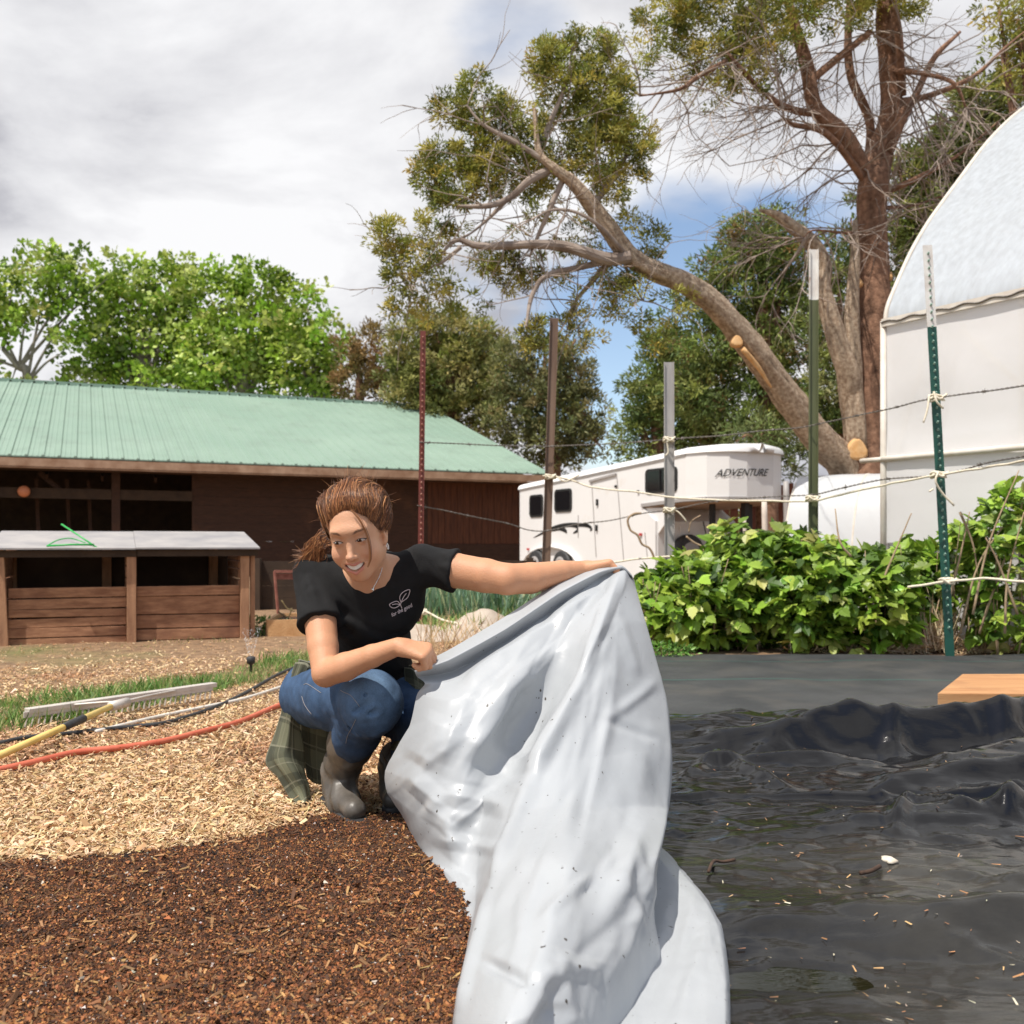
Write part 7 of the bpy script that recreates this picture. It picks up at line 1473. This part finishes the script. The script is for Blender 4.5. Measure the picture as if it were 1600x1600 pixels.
# ---- flannel shirt tied round her waist
def mflannel():
    m,nt,out=newmat('flannel'); L=nt.links.new; p=nd(nt,'ShaderNodeBsdfPrincipled'); p.inputs['Roughness'].default_value=.9
    uv=nd(nt,'ShaderNodeAttribute',attribute_name='Col'); s=nd(nt,'ShaderNodeSeparateColor'); L(uv.outputs['Color'],s.inputs[0])
    def band(sock,f,th):
        a=nd(nt,'ShaderNodeMath',operation='MULTIPLY'); L(sock,a.inputs[0]); a.inputs[1].default_value=f; b=nd(nt,'ShaderNodeMath',operation='FRACT'); L(a.outputs[0],b.inputs[0]); c=nd(nt,'ShaderNodeMath',operation='LESS_THAN'); L(b.outputs[0],c.inputs[0]); c.inputs[1].default_value=th; return c.outputs[0]
    def mixc(fac,a,b):
        x=nd(nt,'ShaderNodeMix',data_type='RGBA'); 
        f_=nd(nt,'ShaderNodeMath',operation='MULTIPLY'); L(fac,f_.inputs[0]); f_.inputs[1].default_value=.45; L(f_.outputs[0],x.inputs[0])
        if hasattr(a,'links'): L(a,x.inputs[6])
        else: x.inputs[6].default_value=rgb(a)
        x.inputs[7].default_value=rgb(b); return x.outputs[2]
    c=mixc(band(s.outputs[0],2.0,.45),(.15,.155,.10),(.010,.012,.010)); c=mixc(band(s.outputs[1],2.6,.42),c,(.010,.014,.010)); c=mixc(band(s.outputs[0],3.0,.08),c,(.32,.31,.23)); c=mixc(band(s.outputs[1],4.0,.07),c,(.28,.27,.2)); c=mixc(band(s.outputs[0],6.0,.12),c,(.11,.12,.07))
    L(c,p.inputs['Base Color']); L(p.outputs[0],out.inputs[0]); return m
m_fl=mflannel()
def cloth(ctrl,nu,nv,name,amp=.006,seed=0,us=1,vs=1):
    A=np.array([[W(*p) for p in r] for r in ctrl]); A=np.stack([crom(r,nu) for r in A]); A=np.stack([crom(A[:,j],nv) for j in range(A.shape[1])],1)
    du=np.gradient(A,axis=1); dv=np.gradient(A,axis=0); N=np.cross(du,dv); N/=np.linalg.norm(N,axis=2)[...,None]+1e-9
    h,w_=A.shape[:2]; u=np.linspace(0,1,w_)[None]+0*A[...,0]; v=np.linspace(0,1,h)[:,None]+0*A[...,0]
    A=A+N*(amp*ridged(u*3,v*1.2,0,2,seed)+amp*.6*fbm(A[...,0]*20,A[...,1]*20,A[...,2]*14,2,seed))[...,None]; A[...,2]=np.maximum(A[...,2],.012)
    i=(np.arange(h-1)[:,None]*w_+np.arange(w_-1)[None]).ravel(); o=mk(name,A.reshape(-1,3),np.stack([i,i+w_,i+w_+1,i+1],1),m_fl,wm,True,np.stack([u*us,v*vs,0*u],-1).reshape(-1,3))
    so=o.modifiers.new('thick','SOLIDIFY'); so.thickness=.003; return o
cloth([[(458,1036,3.0),(466,1034,2.95),(478,1038,2.92),(490,1046,2.92)],
 [(448,1065,3.02),(455,1068,2.97),(464,1074,2.96),(472,1085,3.0)],
 [(438,1110,3.05),(446,1112,3.0),(456,1118,2.98),(470,1130,3.02)],
 [(426,1150,3.08),(437,1155,3.02),(452,1160,3.0),(475,1165,3.04)],
 [(414,1190,3.08),(430,1184,3.02),(450,1182,3.0),(478,1190,3.05)],
 [(432,1215,3.04),(444,1210,3.0),(460,1205,2.99),(480,1208,3.04)],
 [(454,1248,3.0),(464,1238,2.99),(474,1232,2.99),(486,1228,3.03)],
 [(468,1264,2.96),(474,1260,2.96),(480,1256,2.97),(487,1250,3.0)]],10,8,'flannel_shirt',.010,3,.9,1.6)
cloth([[(470,1075,3.0),(495,1085,3.04),(520,1090,3.08),(560,1090,3.1)],[(468,1130,3.02),(492,1140,3.06),(520,1145,3.1),(560,1140,3.12)],[(474,1180,3.06),(492,1190,3.1),(515,1195,3.12),(545,1190,3.14)],[(480,1215,3.08),(495,1225,3.1),(512,1225,3.12),(530,1222,3.14)]],8,8,'shirt_tail',.008,5,.9,1.0)
cloth([[(632,1042,2.90),(645,1046,2.86),(660,1056,2.86),(672,1064,2.9)],[(634,1080,2.88),(648,1085,2.84),(658,1088,2.84),(668,1090,2.9)],[(634,1120,2.84),(640,1130,2.80),(644,1140,2.80),(650,1150,2.84)],[(606,1170,2.84),(614,1172,2.80),(620,1176,2.80),(628,1180,2.84)]],8,8,'shirt_sleeve',.007,8,.7,1.2)
cloth([[(466,1030,2.98),(500,1040,2.90),(560,1052,2.92),(640,1040,2.92),(660,1050,2.94)],[(464,1044,3.0),(500,1056,2.92),(560,1068,2.94),(640,1058,2.93),(662,1066,2.95)]],8,5,'shirt_waistband',.004,9,1.5,.4)
